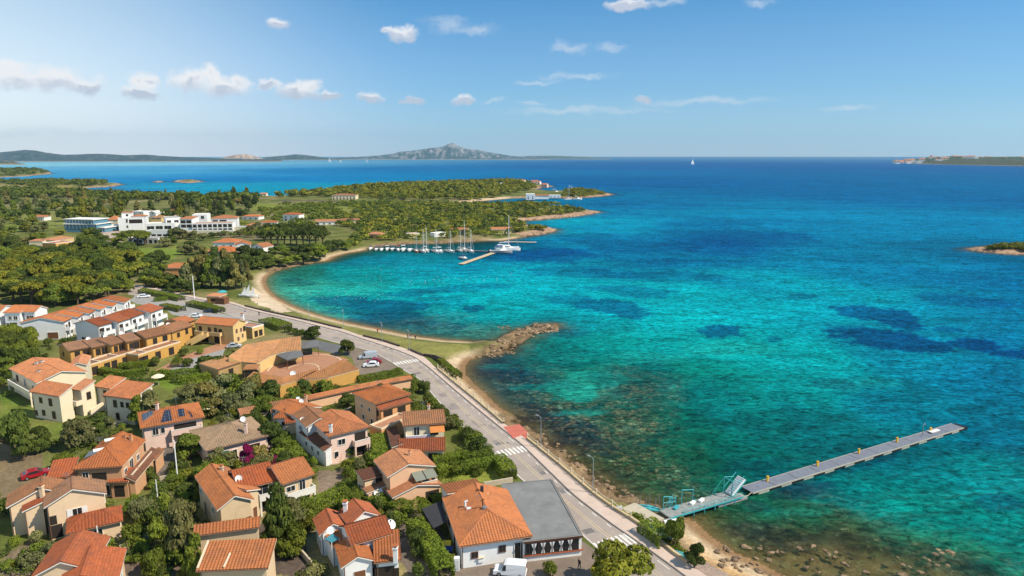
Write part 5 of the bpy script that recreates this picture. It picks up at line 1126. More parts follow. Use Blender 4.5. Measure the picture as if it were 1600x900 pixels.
for i, (px, py) in enumerate(((766,287.5),(779,287),(795,288),(800,289.5),(803,287),(808,289),(815,291),(835,290),(840,289.5),(812,292.5),(796,294.5),(851,291.5),(772,291),(785,293))):
    speck(px, py, i, 1.0, 'small pale house on the wooded point of the headland', 'small houses on the headland point')
rr = random.Random(5)
for i in range(64):
    px = 1400+rr.random()**1.6*125; py = 251.8+rr.random()*3.6
    speck(px, py, i, rr.uniform(2.0, 4.2), 'tiny house of the far town on the cape to the right', 'houses of the far town on the cape')
for i in range(26):
    px = 1505+rr.random()*95; py = 252+rr.random()*2
    speck(px, py, i, rr.uniform(2.0, 3.6), 'tiny house on the green slope of the far cape', 'houses on the green slope of the cape')
for i in range(16):
    px = [20,60,100,140,175,300,395,330,350,860,900,880,640,690,840,760][i]; py = [253.2,253,253,253,253,252.6,251.6,252.2,252.2,249.3,249.2,249.3,250.4,250.4,249.4,250.3][i]
    speck(px, py, i, 6.0, 'white speck of a building along the far shore', 'buildings along the far shores')
# church hill on the cape
h = empty('church', (*G(1455, 252.6), 20), 'tall pinkish church building crowning the far town', 'church'); mb = MB()
for (dx, w, hh) in ((0, 90, 60), (-60, 60, 40), (60, 70, 46)): mb.box((dx, 0, hh/2), (w, 40, hh), W_ROSE); 
mb.prism([(-60,-25),(60,-25),(60,25),(-60,25)], 60, 66, T_PCH); mb.build('nave', h); h.scale = (.62, .62, .5); mb = MB(); mb.box((-10, 0, 45), (26, 26, 90), W_ROSE); mb.lathe((-10, 0, 90), [(18, 0), (0, 16)], T_PCH, 8); mb.build('tower', h)
# ---------------------------------------------------------------- roads, promenade, paving
def resample(pts, n):
    P = np.array(pts, float); d = np.r_[0, np.cumsum(np.hypot(*np.diff(P, axis=0).T))]
    t = np.linspace(0, d[-1], n); return np.stack([np.interp(t, d, P[:, 0]), np.interp(t, d, P[:, 1])], 1)
def smooth(P, k=3):
    for _ in range(k): P = np.vstack([P[:1], (P[:-2]+2*P[1:-1]+P[2:])/4, P[-1:]])
    return P
RL = [(1060,960),(1000,918),(939,863),(910,838),(858,787),(814,749),(764,704),(711,658),(680,622),(655,592),(627,577),(611,566),(585,551),(563,544),(530,537),(501,529),(467,517),(424,507),(371,496),(340,486),(310,478),(280,473),(250,468),(200,460)]
RK = [(1150,962),(1071,900),(1009,855),(956,819),(898,775),(814,693),(772,660),(744,637),(701,601),(670,574),(648,558),(620,547),(568,530),(533,518),(488,507),(456,499),(419,491),(383,482),(363,475),(317,469),(280,461),(255,455),(205,447)]
RW = [(1185,960),(1110,905),(1052,866),(1003,824),(959,796),(926,772),(875,727),(823,687),(789,664),(745,627),(704,594),(683,577),(662,557),(639,547),(624,542),(568,526),(533,514),(488,503),(456,496),(419,488),(383,479),(363,472),(317,466),(280,458),(255,452),(205,444)]
NR = 240
rl, rk, rw = (smooth(resample(Gs(p), NR), 4) for p in (RL, RK, RW))
def nearest_on(P, q): return P[np.argmin(((P-np.array(q))**2).sum(1))]
# pair the three lines by closeness so that cross lines run square over the road
rlk = np.array([nearest_on(resample(rl, 1500), p) for p in rk]); rwk = np.array([nearest_on(resample(rw, 1500), p) for p in rk])
rlk = smooth(rlk, 3); rwk = smooth(rwk, 3)
ASPH = mat('asphalt', (0.34, 0.285, 0.25), 0.92, 0.16, 0.25, bump=0.1, stain=0.35)
PROM = mat('promenade_paving', (0.54, 0.42, 0.35), 0.9, 0.10, 0.4, stain=0.25)
ROADP = mat('road_paint', (0.70, 0.68, 0.64), 0.8, 0.12, 1.5, stain=0.3)
YELP = mat('yellow_road_paint', (0.50, 0.40, 0.26), 0.8, 0.2, 0.8, stain=0.4)
KERB = mat('kerb_stone', (0.20, 0.18, 0.165), 0.9, 0.2, 1.0)
def ribbon(mb, a, b, z, m, skirt=None):
    for i in range(len(a)-1):
        mb.face([(*a[i], z), (*b[i], z), (*b[i+1], z), (*a[i+1], z)], m)
        if skirt is not None:
            mb.face([(*b[i], z), (*b[i], skirt), (*b[i+1], skirt), (*b[i+1], z)], m); mb.face([(*a[i], skirt), (*a[i], z), (*a[i+1], z), (*a[i+1], skirt)], m)
lerp = lambda t: rlk*(1-t)+rk*t
mb = MB(); ribbon(mb, rlk, rk, GZ+.03, ASPH); tag(mb.build('road'), kind='structure')
mb = MB(); ribbon(mb, rk, rwk, GZ+.15, PROM, -0.5); tag(mb.build('promenade'), kind='structure')
nrm = np.gradient(rk, axis=0); nrm = np.stack([nrm[:, 1], -nrm[:, 0]], 1)/np.hypot(*nrm.T)[:, None]
mb = MB(); ribbon(mb, rk-nrm*.18, rk+nrm*.02, GZ+.158, KERB, GZ-.1); tag(mb.build('kerb'), kind='structure')
mb = MB()
def line(t, w, z, m, dash=None, i0=0, i1=NR-1):
    acc = 0; c = lerp(t)
    for i in range(i0, i1):
        a, b = c[i], c[i+1]; L = np.hypot(*(b-a)); acc += L
        if dash and (acc % (dash*2.5)) > dash: continue
        mb.face([(*(a-nrm[i]*w/2), z), (*(a+nrm[i]*w/2), z), (*(b+nrm[i+1]*w/2), z), (*(b-nrm[i+1]*w/2), z)], m)
line(.52, .16, GZ+.034, YELP); line(.60, .14, GZ+.034, YELP); line(.035, .14, GZ+.034, ROADP); line(.88, .13, GZ+.034, ROADP, 1.6)
def crossing(px, py, n=8, length=3.0):
    p = np.array(G(px, py)); i = int(np.argmin(((rk-p)**2).sum(1))); a, b = rlk[i], rk[i]; u = (b-a)/np.hypot(*(b-a)); v = np.array([-u[1], u[0]]); W = np.hypot(*(b-a))
    for k in range(n):
        c = a+u*W*(k+.5)/n; w = W/n*.5
        q = [c-u*w/2-v*length/2, c+u*w/2-v*length/2, c+u*w/2+v*length/2, c-u*w/2+v*length/2]; mb.face([(*x, GZ+.039) for x in q], ROADP)
crossing(651, 562, 8, 2.6); crossing(819, 702, 8, 2.8); crossing(993, 840, 8, 3.0)
tag(mb.build('road_markings'), kind='structure')
mb = MB(); rgp = random.Random(4); PATCH = mat('asphalt_patch', (0.25, 0.215, 0.195), .95, .2, .6); PATCH2 = mat('dark_asphalt_patch', (0.17, 0.155, 0.15), .95, .2, .6)
for k in range(34):
    i = rgp.randrange(4, 150); t = rgp.uniform(.06, .80); w = rgp.uniform(.5, 2.2)/max(4, np.hypot(*(rk[i]-rlk[i]))); n_ = rgp.choice([1, 1, 2, 3])
    for j in range(i, i+n_):
        q = [rlk[j]*(1-t)+rk[j]*t, rlk[j]*(1-t-w)+rk[j]*(t+w), rlk[j+1]*(1-t-w)+rk[j+1]*(t+w), rlk[j+1]*(1-t)+rk[j+1]*t]; mb.face([(*x, GZ+.0315+.00005*k) for x in q], rgp.choice([PATCH, PATCH, PATCH2]) if j == i else PATCH)
tag(mb.build('road_patches'), kind='structure')
def sheet(name, pts, z, m):
    mb = MB(); P = Gs(pts); mb.face([(x, y, z) for x, y in P], m); return tag(mb.build(name), kind='structure')
LASPH = mat('pale_asphalt', (0.30, 0.285, 0.27), 0.95, 0.14, 0.3, stain=0.35)
BRASPH = mat('brown_asphalt', (0.20, 0.155, 0.12), 0.95, 0.18, 0.3, stain=0.4)
DASPH = mat('dark_asphalt', (0.13, 0.13, 0.135), 0.95, 0.18, 0.3, stain=0.3)
sheet('car_park', [(203,470),(212,461),(240,466),(262,470),(300,476),(340,488),(385,499),(402,507),(345,500),(305,498),(270,492),(257,482),(235,478),(215,475)], GZ+.018, LASPH)
sheet('car_park', [(540,541),(570,546),(592,553),(627,579),(600,592),(562,589),(550,560)], GZ+.018, BRASPH)
sheet('car_park', [(487,530),(530,539),(565,547),(548,558),(495,546)], GZ+.014, DASPH)
sheet('forecourt', [(700,875),(835,855),(905,842),(925,856),(1010,930),(1010,1000),(690,1000)], GZ+.018, BRASPH)
sheet('path', [(249,585),(300,586),(345,562),(352,545),(335,540),(290,556)], GZ+.018, LASPH)
sheet('path', [(240,580),(290,555),(335,539),(372,520),(385,523),(352,545),(300,560),(249,585)], GZ+.022, PAVE)
sheet('courtyard', [(400,583),(430,568),(480,560),(530,562),(556,570),(541,566),(505,580),(462,588),(441,592)], GZ+.018, PAVE)
sheet('courtyard', [(398,581),(402,569),(424,560),(447,553),(475,548),(520,553),(545,562),(505,576),(462,585),(441,589),(420,586)], GZ+.022, PAVE)
sheet('driveway', [(0,510),(35,508),(50,516),(40,528),(0,534)], GZ+.018, LASPH)
mb = MB()
for (c, rx, ry, a0, a1, w) in (((478,574), 9.5, 5.5, 20, 200, .35), ((470,580), 4.5, 3, 10, 170, .3)):
    cx, cy = G(*c); P = [(cx+rx*math.cos(R(a)), cy+ry*2.2*math.sin(R(a))) for a in range(a0, a1, 8)]
    for p, q in zip(P, P[1:]):
        d = np.array(q)-p; n = np.array([-d[1], d[0]])/np.hypot(*d)*w/2; mb.face([(*(p-n), GZ+.03), (*(p+n), GZ+.03), (*(q+n), GZ+.03), (*(q-n), GZ+.03)], TRIMC)
tag(mb.build('courtyard_lines'), kind='structure')
REDP = mat('red_paving', (0.50, 0.14, 0.10), 0.85, 0.12, 0.6, stain=0.25)
mb = MB(); q = [G(786,668), G(802,686), G(825,677), G(812,664)]; mb.prism(q, -.4, GZ+.165, REDP); tag(mb.build('slipway'), kind='structure')
# promenade wall, with rope rail ------------------------------------------------
SANDW = mat('sandstone_wall', (0.50, 0.385, 0.23), 0.95, 0.16, 0.8, bump=0.3, stain=0.3); DKW = mat('dark_stone', (0.10, 0.075, 0.06), 0.95, 0.3, 1.0, bump=0.3)
ROPE = mat('cream_rope', (0.66, 0.57, 0.42), 0.8, 0.1, 3)
def low_wall(label, pts, h, w, m, rail=True, z=GZ+.1, zb=-.3):
    P = resample(Gs(pts), max(4, len(pts)*4)); c = P[len(P)//2]; o = empty('promenade_wall' if rail else 'stone_wall', (*c, z), label, 'wall'); mb = MB(); t = np.gradient(P, axis=0); n = np.stack([-t[:, 1], t[:, 0]], 1)/np.hypot(*t.T)[:, None]
    for i in range(len(P)-1):
        a0, a1, b0, b1 = P[i]-n[i]*w/2, P[i]+n[i]*w/2, P[i+1]-n[i+1]*w/2, P[i+1]+n[i+1]*w/2
        mb.face([(*a0, z+h), (*b0, z+h), (*b1, z+h), (*a1, z+h)], m)
        for p, q in ((a0, b0), (b1, a1)): mb.face([(*p, zb), (*q, zb), (*q, z+h), (*p, z+h)], m)
    mb.build('wall', o, (*c, z))
    if rail:
        L = np.r_[0, np.cumsum(np.hypot(*np.diff(P, axis=0).T))]; n_ = min(int(L[-1]/4.0), 60); tt = np.linspace(0, L[-1], n_+1); Q = np.stack([np.interp(tt, L, P[:, 0]), np.interp(tt, L, P[:, 1])], 1)
        mbp = MB(); mbp.lathe((0, 0, 0), [(.11, 0), (.11, .8), (.14, .85), (.0, .95)], ROPE, 8); me = mbp.mesh('post')
        for p in Q: x = put(bpy.data.objects.new('post', me), o); x.location = (p[0]-c[0], p[1]-c[1], h)
        mb = MB()
        for p, q in zip(Q, Q[1:]):
            mid = (p+q)/2; pts_ = [(*p, z+h+.75), (*((p+mid)/2), z+h+.57), (*mid, z+h+.5), (*((q+mid)/2), z+h+.57), (*q, z+h+.75)]; mb.path(pts_, .06, ROPE, 5)
        mb.build('rope', o, (*c, z))
low_wall('sandstone promenade wall with cream rope rail above the reef, right of the red slipway', [(824,687),(875,728),(926,772),(959,796),(985,812)], .45, .4, SANDW)
low_wall('sandstone promenade wall with cream rope rail left of the red slipway', [(684,577),(704,594),(745,627),(787,663)], .45, .4, SANDW)
low_wall('sandstone promenade wall below the jetty platform at the lower right', [(985,812),(1003,824),(1052,866),(1075,882)], .5, .4, SANDW, False)
for lab, pts in (('dark stone wall along the grass beside the first zebra crossing', [(639,547),(650,552),(662,557)]), ('long dark stone wall between the coast road and the grass', [(568,526),(600,534),(624,542)]), ('low dark wall along the upper coast road by the beach', [(533,514),(488,503),(456,496),(419,488),(383,479)]), ('low dark wall of the small terrace near the sandy cove', [(663,556),(680,558),(691,563)])):
    low_wall(lab, pts, .55, .45, DKW, False)
GARD = mat('garden_wall', (.52,.43,.32), .95, .14, .8, bump=.2, stain=.35)
for lab, pts in (('rough stone wall along the lower edge of the lawn behind the restaurant', [(756,761),(780,757),(801,753)]), ('low garden wall in front of the beige gabled house and the bushes', [(186,862),(225,846),(262,836)]), ('low garden wall beside the yard of the peach house', [(533,738),(552,741),(566,747)]), ('pale garden wall sloping down beside the white house of many roofs', [(472,868),(486,884),(500,905)]), ('low garden wall between the pink bungalow and the orange gabled house', [(250,752),(290,745),(318,741)]), ('garden wall behind the large pink villa beside the gallery', [(505,655),(540,646),(552,640)]), ('low cream wall below the right cream apartment house', [(140,676),(175,668),(200,664)])):
    low_wall(lab, pts, .9, .25, GARD, False, GZ)
# street lamps ---------------------------------------------------------------
LAMPM = mat('galvanised_steel', (0.36, 0.38, 0.39), 0.5, 0.08, 2, metal=0.4)
mbp = MB(); mbp.tube((0, 0, 0), (0, 0, 7.0), .11, LAMPM, 7, .06); mbp.path([(0, 0, 7.0), (.25, 0, 7.35), (1.0, 0, 7.5)], .05, LAMPM, 6); pole_m = mbp.mesh('pole')
mbl = MB(); mbl.box((1.15, 0, 7.48), (.75, .28, .14), LAMPM); mbl.box((1.15, 0, 7.40), (.6, .22, .03), DISHM); lampm = mbl.mesh('lamp_head')
mbb = MB(); mbb.box((0, 0, .15), (.35, .35, .3), CONC); basem = mbb.mesh('base')
for i, (px, py, rz, sc, lab) in enumerate(((845,700,2.4,.85,'street lamp on the promenade just right of the red slipway'), (926,771,2.4,.85,'street lamp on the promenade above the jetty platform'), (640,549,2.2,.8,'street lamp by the zebra crossing and the grass'), (537,513,2.0,.8,'street lamp on the sea side of the road by the narrow beach'), (483,503,2.0,.8,'street lamp beside the curving beach'), (597,535,2.1,.8,'street lamp beside the long dark stone wall'), (613,567,-1,.55,'short white lamp on the inland kerb beside the parked cars'), (722,870,0,.0,''))):
    if not sc: continue
    x, y = G(px, py); o = empty('street_lamp', (x, y, GZ+.15), lab, 'street lamp', 'street lamps', rz); o.scale = (sc,)*3
    for n_, m_ in (('pole', pole_m), ('lamp_head', lampm), ('base', basem)): put(bpy.data.objects.new(n_, m_), o)
def pole(px, py, h, r, lab, m=DISHM, z=GZ):
    x, y = G(px, py, z); mb = MB(); mb.tube((0, 0, 0), (0, 0, h), r, m, 8, r*.7); mb.box((0, 0, .12), (r*4, r*4, .24), CONC); mb.lathe((0, 0, h), [(r*.75, 0), (0, r)], m, 8)
    o = mb.build('pole'); o.location = (x, y, z); tag(o, lab, 'pole')
pole(278, 752, 7.6, .13, 'tall white pole standing in the garden left of the pink bungalow'); pole(304, 468, 9.5, .2, 'thick white mast beside the road at the car park entrance'); pole(247, 785, 4.0, .10, 'short pale pole among the garden bushes left of the orange gabled house'); pole(156, 862, 4.0, .10, 'slim pale post before the small hip roof of the beige house')
# ---------------------------------------------------------------- jetty
TEAL = mat('teal_steel', (0.06, 0.36, 0.40), 0.5, 0.12, 2); DECK = mat('grey_planks', (0.165, 0.18, 0.22), 0.85, 0.2, 1.5, stain=0.3); DECKT = mat('weathered_deck', (0.26, 0.27, 0.26), 0.9, 0.3, 1.2, stain=0.4)
FLOATM = mat('pale_float', (0.42, 0.40, 0.33), 0.8, 0.2, 1.0, stain=0.5); BLACKR = mat('black_rubber', (0.012, 0.012, 0.014), 0.6, 0.1, 2); YELB = mat('yellow_paint', (0.72, 0.42, 0.04), 0.5, 0.1, 2)
mb = MB(); q = [G(966,796,1.7), G(1003,822,1.7), G(1038,810,1.7), G(992,785,1.7)]; c = np.mean(q, 0); SLAB = mat('pale_concrete', (0.46, 0.40, 0.30), 0.9, 0.10, 0.8, stain=0.25, bump=0.2); mb.prism(q, -.6, 1.7, SLAB); o = mb.build('jetty_platform', None, (*c, 0)); o.location = (*c, 0); tag(o, 'square beige concrete platform at the landward end of the jetty', 'platform')
def deck_frame(A, B, z):
    a, b = Vector((*G(*A, z), z)), Vector((*G(*B, z), z)); u = (b-a).normalized(); return a, b, u, Vector((-u.y, u.x, 0))
a, b, u, v = deck_frame((1038,803), (1152,770), 1.1); L = (b-a).length; rz = math.atan2(u.y, u.x)
o = empty('pier', a, 'teal railed fixed pier with weathered deck running out from the concrete platform', 'pier'); A0 = tuple(a)
mb = MB(); c = a+u*L/2; mb.box((c.x, c.y, 1.0), (L, 2.6, .2), DECKT, rz)
for k in range(int(L/1.0)): q = a+u*(k+.5); mb.box((q.x, q.y, 1.105), (.9, 2.62, .03), DECKT, rz)
mb.build('deck', o, A0)
mb = MB()
for s in (-1, 1): q = c+v*s*1.3; mb.box((q.x, q.y, .92), (L, .14, .28), TEAL, rz)
mb.build('edge_beam', o, A0)
for k in range(7):
    for s in (-1, 1):
        q = a+u*(L*(k+.3)/7)+v*s*1.15; mb = MB(); mb.tube((q.x, q.y, -2.5), (q.x, q.y, 1.35 if k % 2 else 1.0), .11, TEAL, 6); mb.build('pile', o, A0)
def goal(t, w, hh, sides=True, lean=0):
    p = a+u*(L*t)+v*1.15; mb = MB(); e = u
    p0, p1 = p-e*w/2, p+e*w/2
    for x in (p0, p1): mb.tube((x.x, x.y, 1.1), (x.x, x.y, 1.1+hh), .07, TEAL, 6)
    mb.tube((p0.x, p0.y, 1.1+hh), (p1.x, p1.y, 1.1+hh*.82), .07, TEAL, 6); 
    if sides: mb.tube((p0.x, p0.y, 1.1+hh*.5), (p1.x, p1.y, 1.1+hh*.5), .05, TEAL, 6); mb.tube((p0.x, p0.y, 1.1), (p1.x, p1.y, 1.1+hh*.8), .05, TEAL, 6)
    mb.build('gate_frame', o, A0)
goal(.10, 1.8, 2.3); goal(.16, 1.4, 1.8); goal(.36, 2.4, 2.6, False)
for t, m_ in ((.18, TEAL), (.40, DISHM), (.52, DISHM)):
    q = a+u*(L*t)+v*.5; mb = MB(); mb.box((q.x, q.y, 1.3), (1.3, .5, .35), m_, rz+.4); mb.build('locker', o, A0)
mb = MB()
for k in range(24):
    q = a+u*(L*(.2+.8*k/24))-v*1.25
    if k % 3 == 0: mb.tube((q.x, q.y, 1.1), (q.x, q.y, 1.7), .035, TEAL, 5)
for z in (1.4, 1.7): mb.tube(tuple(a+u*L*.2-v*1.25+Vector((0, 0, z-1.1))), tuple(b-v*1.25+Vector((0, 0, z-1.1))), .03, TEAL, 5)
mb.build('railing', o, A0)
# boarding ramp and float
o = empty('boarding_ramp', (*G(1150,770,1.1), 1.1), 'raised blue and grey boarding ramp in a teal frame at the end of the pier', 'ramp'); A1 = tuple(o.location)
e = b-u*.3; mb = MB(); top = e+u*1.6+v*.4+Vector((0, 0, 2.3)); lo = e-u*1.6+Vector((0, 0, .15)); w = v*.85
mb.hexa([lo-w, top-w, top+w, lo+w, lo-w+Vector((-.1, 0, .1)), top-w+Vector((-.1, 0, .1)), top+w+Vector((-.1, 0, .1)), lo+w+Vector((-.1, 0, .1))], DISHM); mb.build('gangway', o, A1)
mb = MB()
for s in (-1, 1): mb.tube(tuple(lo+w*s*1.1), tuple(top+w*s*1.1), .09, TEAL, 6); mb.tube(tuple(lo+w*s*1.1+Vector((-.4, 0, .7))), tuple(top+w*s*1.1+Vector((-.4, 0, .7))), .05, TEAL, 6)
for k in range(9):
    q = lo+(top-lo)*(k+.5)/9; mb.box((q.x-.12, q.y, q.z+.14), (.1, 1.5, .05), METAL, rz, .0)
mb.build('side_rail', o, A1)
mb = MB(); f0 = e-u*1.9+v*1.0
for s in (0, 1.9): mb.tube(tuple(f0-v*s), tuple(f0-v*s+Vector((0, 0, 3.0))), .08, TEAL, 6); mb.tube(tuple(f0-v*s+Vector((0, 0, 3.0))), tuple(f0-v*s+u*2.2+Vector((0, 0, 2.6))), .06, TEAL, 6)
mb.tube(tuple(f0+Vector((0, 0, 3.0))), tuple(f0-v*1.9+Vector((0, 0, 3.0))), .07, TEAL, 6); mb.tube(tuple(f0+Vector((0, 0, 3))), tuple(f0-u*3), .035, TEAL, 4); mb.build('frame', o, A1)
p = G(1140,780,.5); mb = MB(); mb.box((p[0], p[1], .35), (6.5, 1.8, .35), DECKT, rz); mb.box((p[0], p[1], .1), (6.2, 1.5, .4), BLACKR, rz); o = mb.build('landing_stage', None, (*p, 0)); o.location = (*p, 0); tag(o, 'small low landing stage alongside the end of the teal pier', 'landing stage')
# floating pontoon
a, b, u, v = deck_frame((1176,770), (1506,668), .7); L = (b-a).length; rz = math.atan2(u.y, u.x); W = 3.0; n_ = 11
back = Vector((*G(1489,661,.7), .7)); W = max(2.6, min(4.5, (back-a).dot(v)))
o = empty('pontoon', a, 'long grey floating pontoon with pale floats and yellow service posts', 'pontoon'); A0 = tuple(a); sl = L/n_
for k in range(n_):
    c = a+u*sl*(k+.5)+v*W/2; mb = MB(); mb.box((c.x, c.y, .62), (sl-.12, W, .16), DECK, rz)
    for s in (-1, 1): q = c+v*s*(W/2+.03); mb.box((q.x, q.y, .60), (sl-.06, .1, .24), FLOATM, rz)
    mb.build('deck_section', o, A0)
for k in range(n_*2):
    if k % 2: continue
    c = a+u*sl*(k/2+.5)+v*W/2; mb = MB(); mb.box((c.x, c.y, .2), (sl*.46, W*.98, .62), FLOATM, rz); mb.build('float', o, A0)
    c = a+u*sl*(k/2+1.0)+v*W/2; mb = MB(); mb.box((c.x, c.y, .28), (sl*.54, W*1.0, .46), BLACKR, rz); mb.build('fender', o, A0)
for t in (.09, .30, .49, .68, .86):
    c = a+u*L*t+v*W*.72; mb = MB(); mb.box((c.x, c.y, 1.15), (.32, .28, .9), YELB, rz); mb.box((c.x, c.y, 1.66), (.38, .34, .12), YELB, rz); mb.box((c.x, c.y, .73), (.6, .5, .06), METAL, rz); mb.build('service_post', o, A0)
c = a+u*L*.80+v*W*.5; mb = MB(); mb.path([tuple(c), tuple(c+Vector((0, 0, 2.4))), tuple(c+u*.5+Vector((0, 0, 2.8))), tuple(c+u*.7+Vector((0, 0, 2.3)))], .06, METAL, 6); mb.box((c.x, c.y, .75), (.4, .4, .1), METAL); mb.build('lamp_arm', o, A0)
c = a+u*L*.87+v*W*.55; mb = MB(); mb.hexa([(c+u*x*s+v*y*s_+Vector((0, 0, z))) for z, x, y in ((.03, 1.0, .3), (.34, 1.5, .42)) for s, s_ in ((-1, -1), (1, -1), (1, 1), (-1, 1))], DISHM); o2 = mb.build('dinghy', None, tuple(c)); o2.location = c; tag(o2, 'small white dinghy lying upturned on the far end of the pontoon', 'dinghy')
mb = MB(); p0 = Vector((*G(1156,772,.9), .9)); p1 = a+v*.2; mb.path([tuple(p0), tuple((p0*2+p1)/3-Vector((0, 0, .5))), tuple((p0+p1*2)/3-Vector((0, 0, .55))), tuple(p1)], .06, ROPE, 5); o = mb.build('mooring_rope', None, tuple(p0)); o.location = p0; tag(o, 'pale rope sagging between the pier and the grey pontoon', 'rope')
# kayak rack and small craft beside the platform
x, y = G(1013,792,1.0); o = empty('boat_rack', (x, y, .4), 'rack of grey posts holding teal canoes behind the concrete platform', 'rack')
for k in range(6):
    mb = MB(); mb.tube((x-2+.8*k, y+(k % 2)*1.2, 0), (x-2+.8*k, y+(k % 2)*1.2, 2.6), .06, METAL, 5); mb.build('post', o, (x, y, .4))
for k in range(2):
    mb = MB(); mb.tube((x-2, y+.2+k*.8, .9), (x, y+k*.8-.6, .9), .05, TEAL, 8, .38); mb.tube((x, y+k*.8-.6, .9), (x+2.2, y-1.4+k*.8, .9), .38, TEAL, 8, .05); mb.build('canoe', o, (x, y, .4))
def upturned(px, py, z, L, W_, hh, m, rz, lab):
    x, y = G(px, py, z); mb = MB(); n = 8; sec = []
    for i in range(n+1):
        t = i/n; w = W_/2*math.sin(math.pi*(0.12+.88*t))**.6 if t < .98 else .1; sec.append([(-L/2+L*t, -w, 0), (-L/2+L*t, -w*.8, hh*.7), (-L/2+L*t, 0, hh), (-L/2+L*t, w*.8, hh*.7), (-L/2+L*t, w, 0)])
    for s0, s1 in zip(sec, sec[1:]):
        for j in range(4): mb.face([s0[j], s1[j], s1[j+1], s0[j+1]], m, smooth=True)
    mb.face(sec[0], m); mb.face(list(reversed(sec[-1])), m); mb.box((0, 0, hh*.02), (L*.7, W_*.6, .04), m); mb.box((0, 0, hh), (L*.8, .06, .06), METAL)
    o = mb.build('boat'); o.location = (x, y, z); o.rotation_euler = (0, 0, rz); tag(o, lab, 'boat')
NAVY = mat('dark_blue_hull', (0.02, 0.09, 0.14), 0.35, 0.1, 2); GREYH = mat('grey_hull', (0.35, 0.36, 0.36), 0.4, 0.1, 2)
upturned(1023, 830, 1.9, 4.2, 1.6, .8, NAVY, -.75, 'dark blue upturned boat by the hedge below the platform'); upturned(1034, 838, 1.9, 3.4, 1.4, .6, GREYH, -.7, 'grey upturned boat beside the dark blue one'); upturned(964, 797, 1.8, 1.8, 1.0, .7, GREYH, .3, 'small covered boat against the corner of the platform')
upturned(1047, 816, 1.0, 2.2, 1.2, .5, DISHM, .3, 'small white dinghy under the shoreward end of the pier'); upturned(1063, 868, 1.9, 3.0, 1.2, .5, TEAL, -.6, 'teal upturned canoe by the promenade bushes')
# ---------------------------------------------------------------- boulders
ROCKM, nt, bs = new_mat('granite'); tc = N(nt, 'ShaderNodeTexCoord'); n1 = NOISE(nt, tc.outputs['Object'], 1.3, 7, .65); oi = N(nt, 'ShaderNodeObjectInfo')
cc = MIX(nt, MAPR(nt, n1.outputs[0], .35, .65), (0.11, 0.065, 0.035), (0.36, 0.25, 0.15)); cc = MIX(nt, 1.0, cc, MAPR(nt, oi.outputs['Random'], 0, 1, .65, 1.2, False), 'MULTIPLY'); setin(nt, bs.inputs['Base Color'], cc); bs.inputs['Roughness'].default_value = .95; setin(nt, bs.inputs['Normal'], BUMP(nt, n1.outputs[0], .6, .2))
def rock_mesh(seed):
    bm = bmesh.new(); bmesh.ops.create_icosphere(bm, subdivisions=3, radius=1); rg = np.random.default_rng(seed); pl = rg.normal(size=(9, 3)); pl /= np.linalg.norm(pl, axis=1)[:, None]; dd = rg.uniform(.55, .9, 9)
    for v_ in bm.verts:
        p = np.array(v_.co)
        for n_, d in zip(pl, dd):
            s = p@n_-d
            if s > 0: p = p-n_*s*.9
        v_.co = p*(1+.05*rg.normal())*[1.15, .9, .8]
    me = bpy.data.meshes.new('boulder'); bm.to_mesh(me); bm.free(); me.materials.append(ROCKM); return me
RK_M = [rock_mesh(i) for i in range(6)]
def rock(px, py, s, lab, grp, z=0.0):
    x, y = G(px, py, 0.2); o = bpy.data.objects.new('boulder', random.choice(RK_M)); put(o); zz = max(zat(x, y), -.25); o.location = (x, y, zz+s*.12); o.scale = (s*random.uniform(.8, 1.3), s*random.uniform(.8, 1.2), s*random.uniform(.55, .9)); o.rotation_euler = (random.uniform(-.2, .2), random.uniform(-.2, .2), random.uniform(0, 6.3)); tag(o, lab, 'boulder', grp)
rg = random.Random(3)
for (cx, cy, rx, ry, n, s0, s1) in ((846,513,24,5,40,.5,1.25), (842,519,14,3,12,.5,1.1), (820,522,16,3,16,.4,.9), (790,537,16,4,20,.4,.9), (786,548,22,4,22,.35,.8), (764,556,20,3,16,.3,.7)):
    for _ in range(n): rock(cx+rg.uniform(-rx, rx), cy+rg.uniform(-ry, ry), rg.uniform(s0, s1), 'brown granite boulder on the rocky spit beyond the sandy cove', 'boulders of the rocky spit')
for (cx, cy, rx, ry, n) in ((787,511,12,2.5,9),): 
    for _ in range(n): rock(cx+rg.uniform(-rx, rx), cy+rg.uniform(-ry, ry), rg.uniform(.4, .8), 'dark half sunk rock in the water left of the spit end', 'half sunk rocks left of the spit')
for i in range(46):
    t = rg.random(); px = np.interp(t, [0, .25, .5, .75, 1], [815, 860, 905, 945, 985]); py = np.interp(t, [0, .25, .5, .75, 1], [668, 700, 732, 758, 782])
    rock(px+rg.uniform(-6, 16), py+rg.uniform(-8, 4), rg.uniform(.2, .6), 'brown shore rock at the foot of the promenade wall', 'shore rocks below the promenade')
for i in range(120): rock(rg.uniform(1120, 1500), rg.uniform(850, 915)+0, rg.uniform(.25, .6), 'brown reef rock just breaking the water at the bottom right', 'reef rocks at the bottom right')
for i in range(14): rock(rg.uniform(700, 760), rg.uniform(578, 640), rg.uniform(.3, .7), 'small rock on the wet sand of the cove', 'small rocks in the sandy cove')
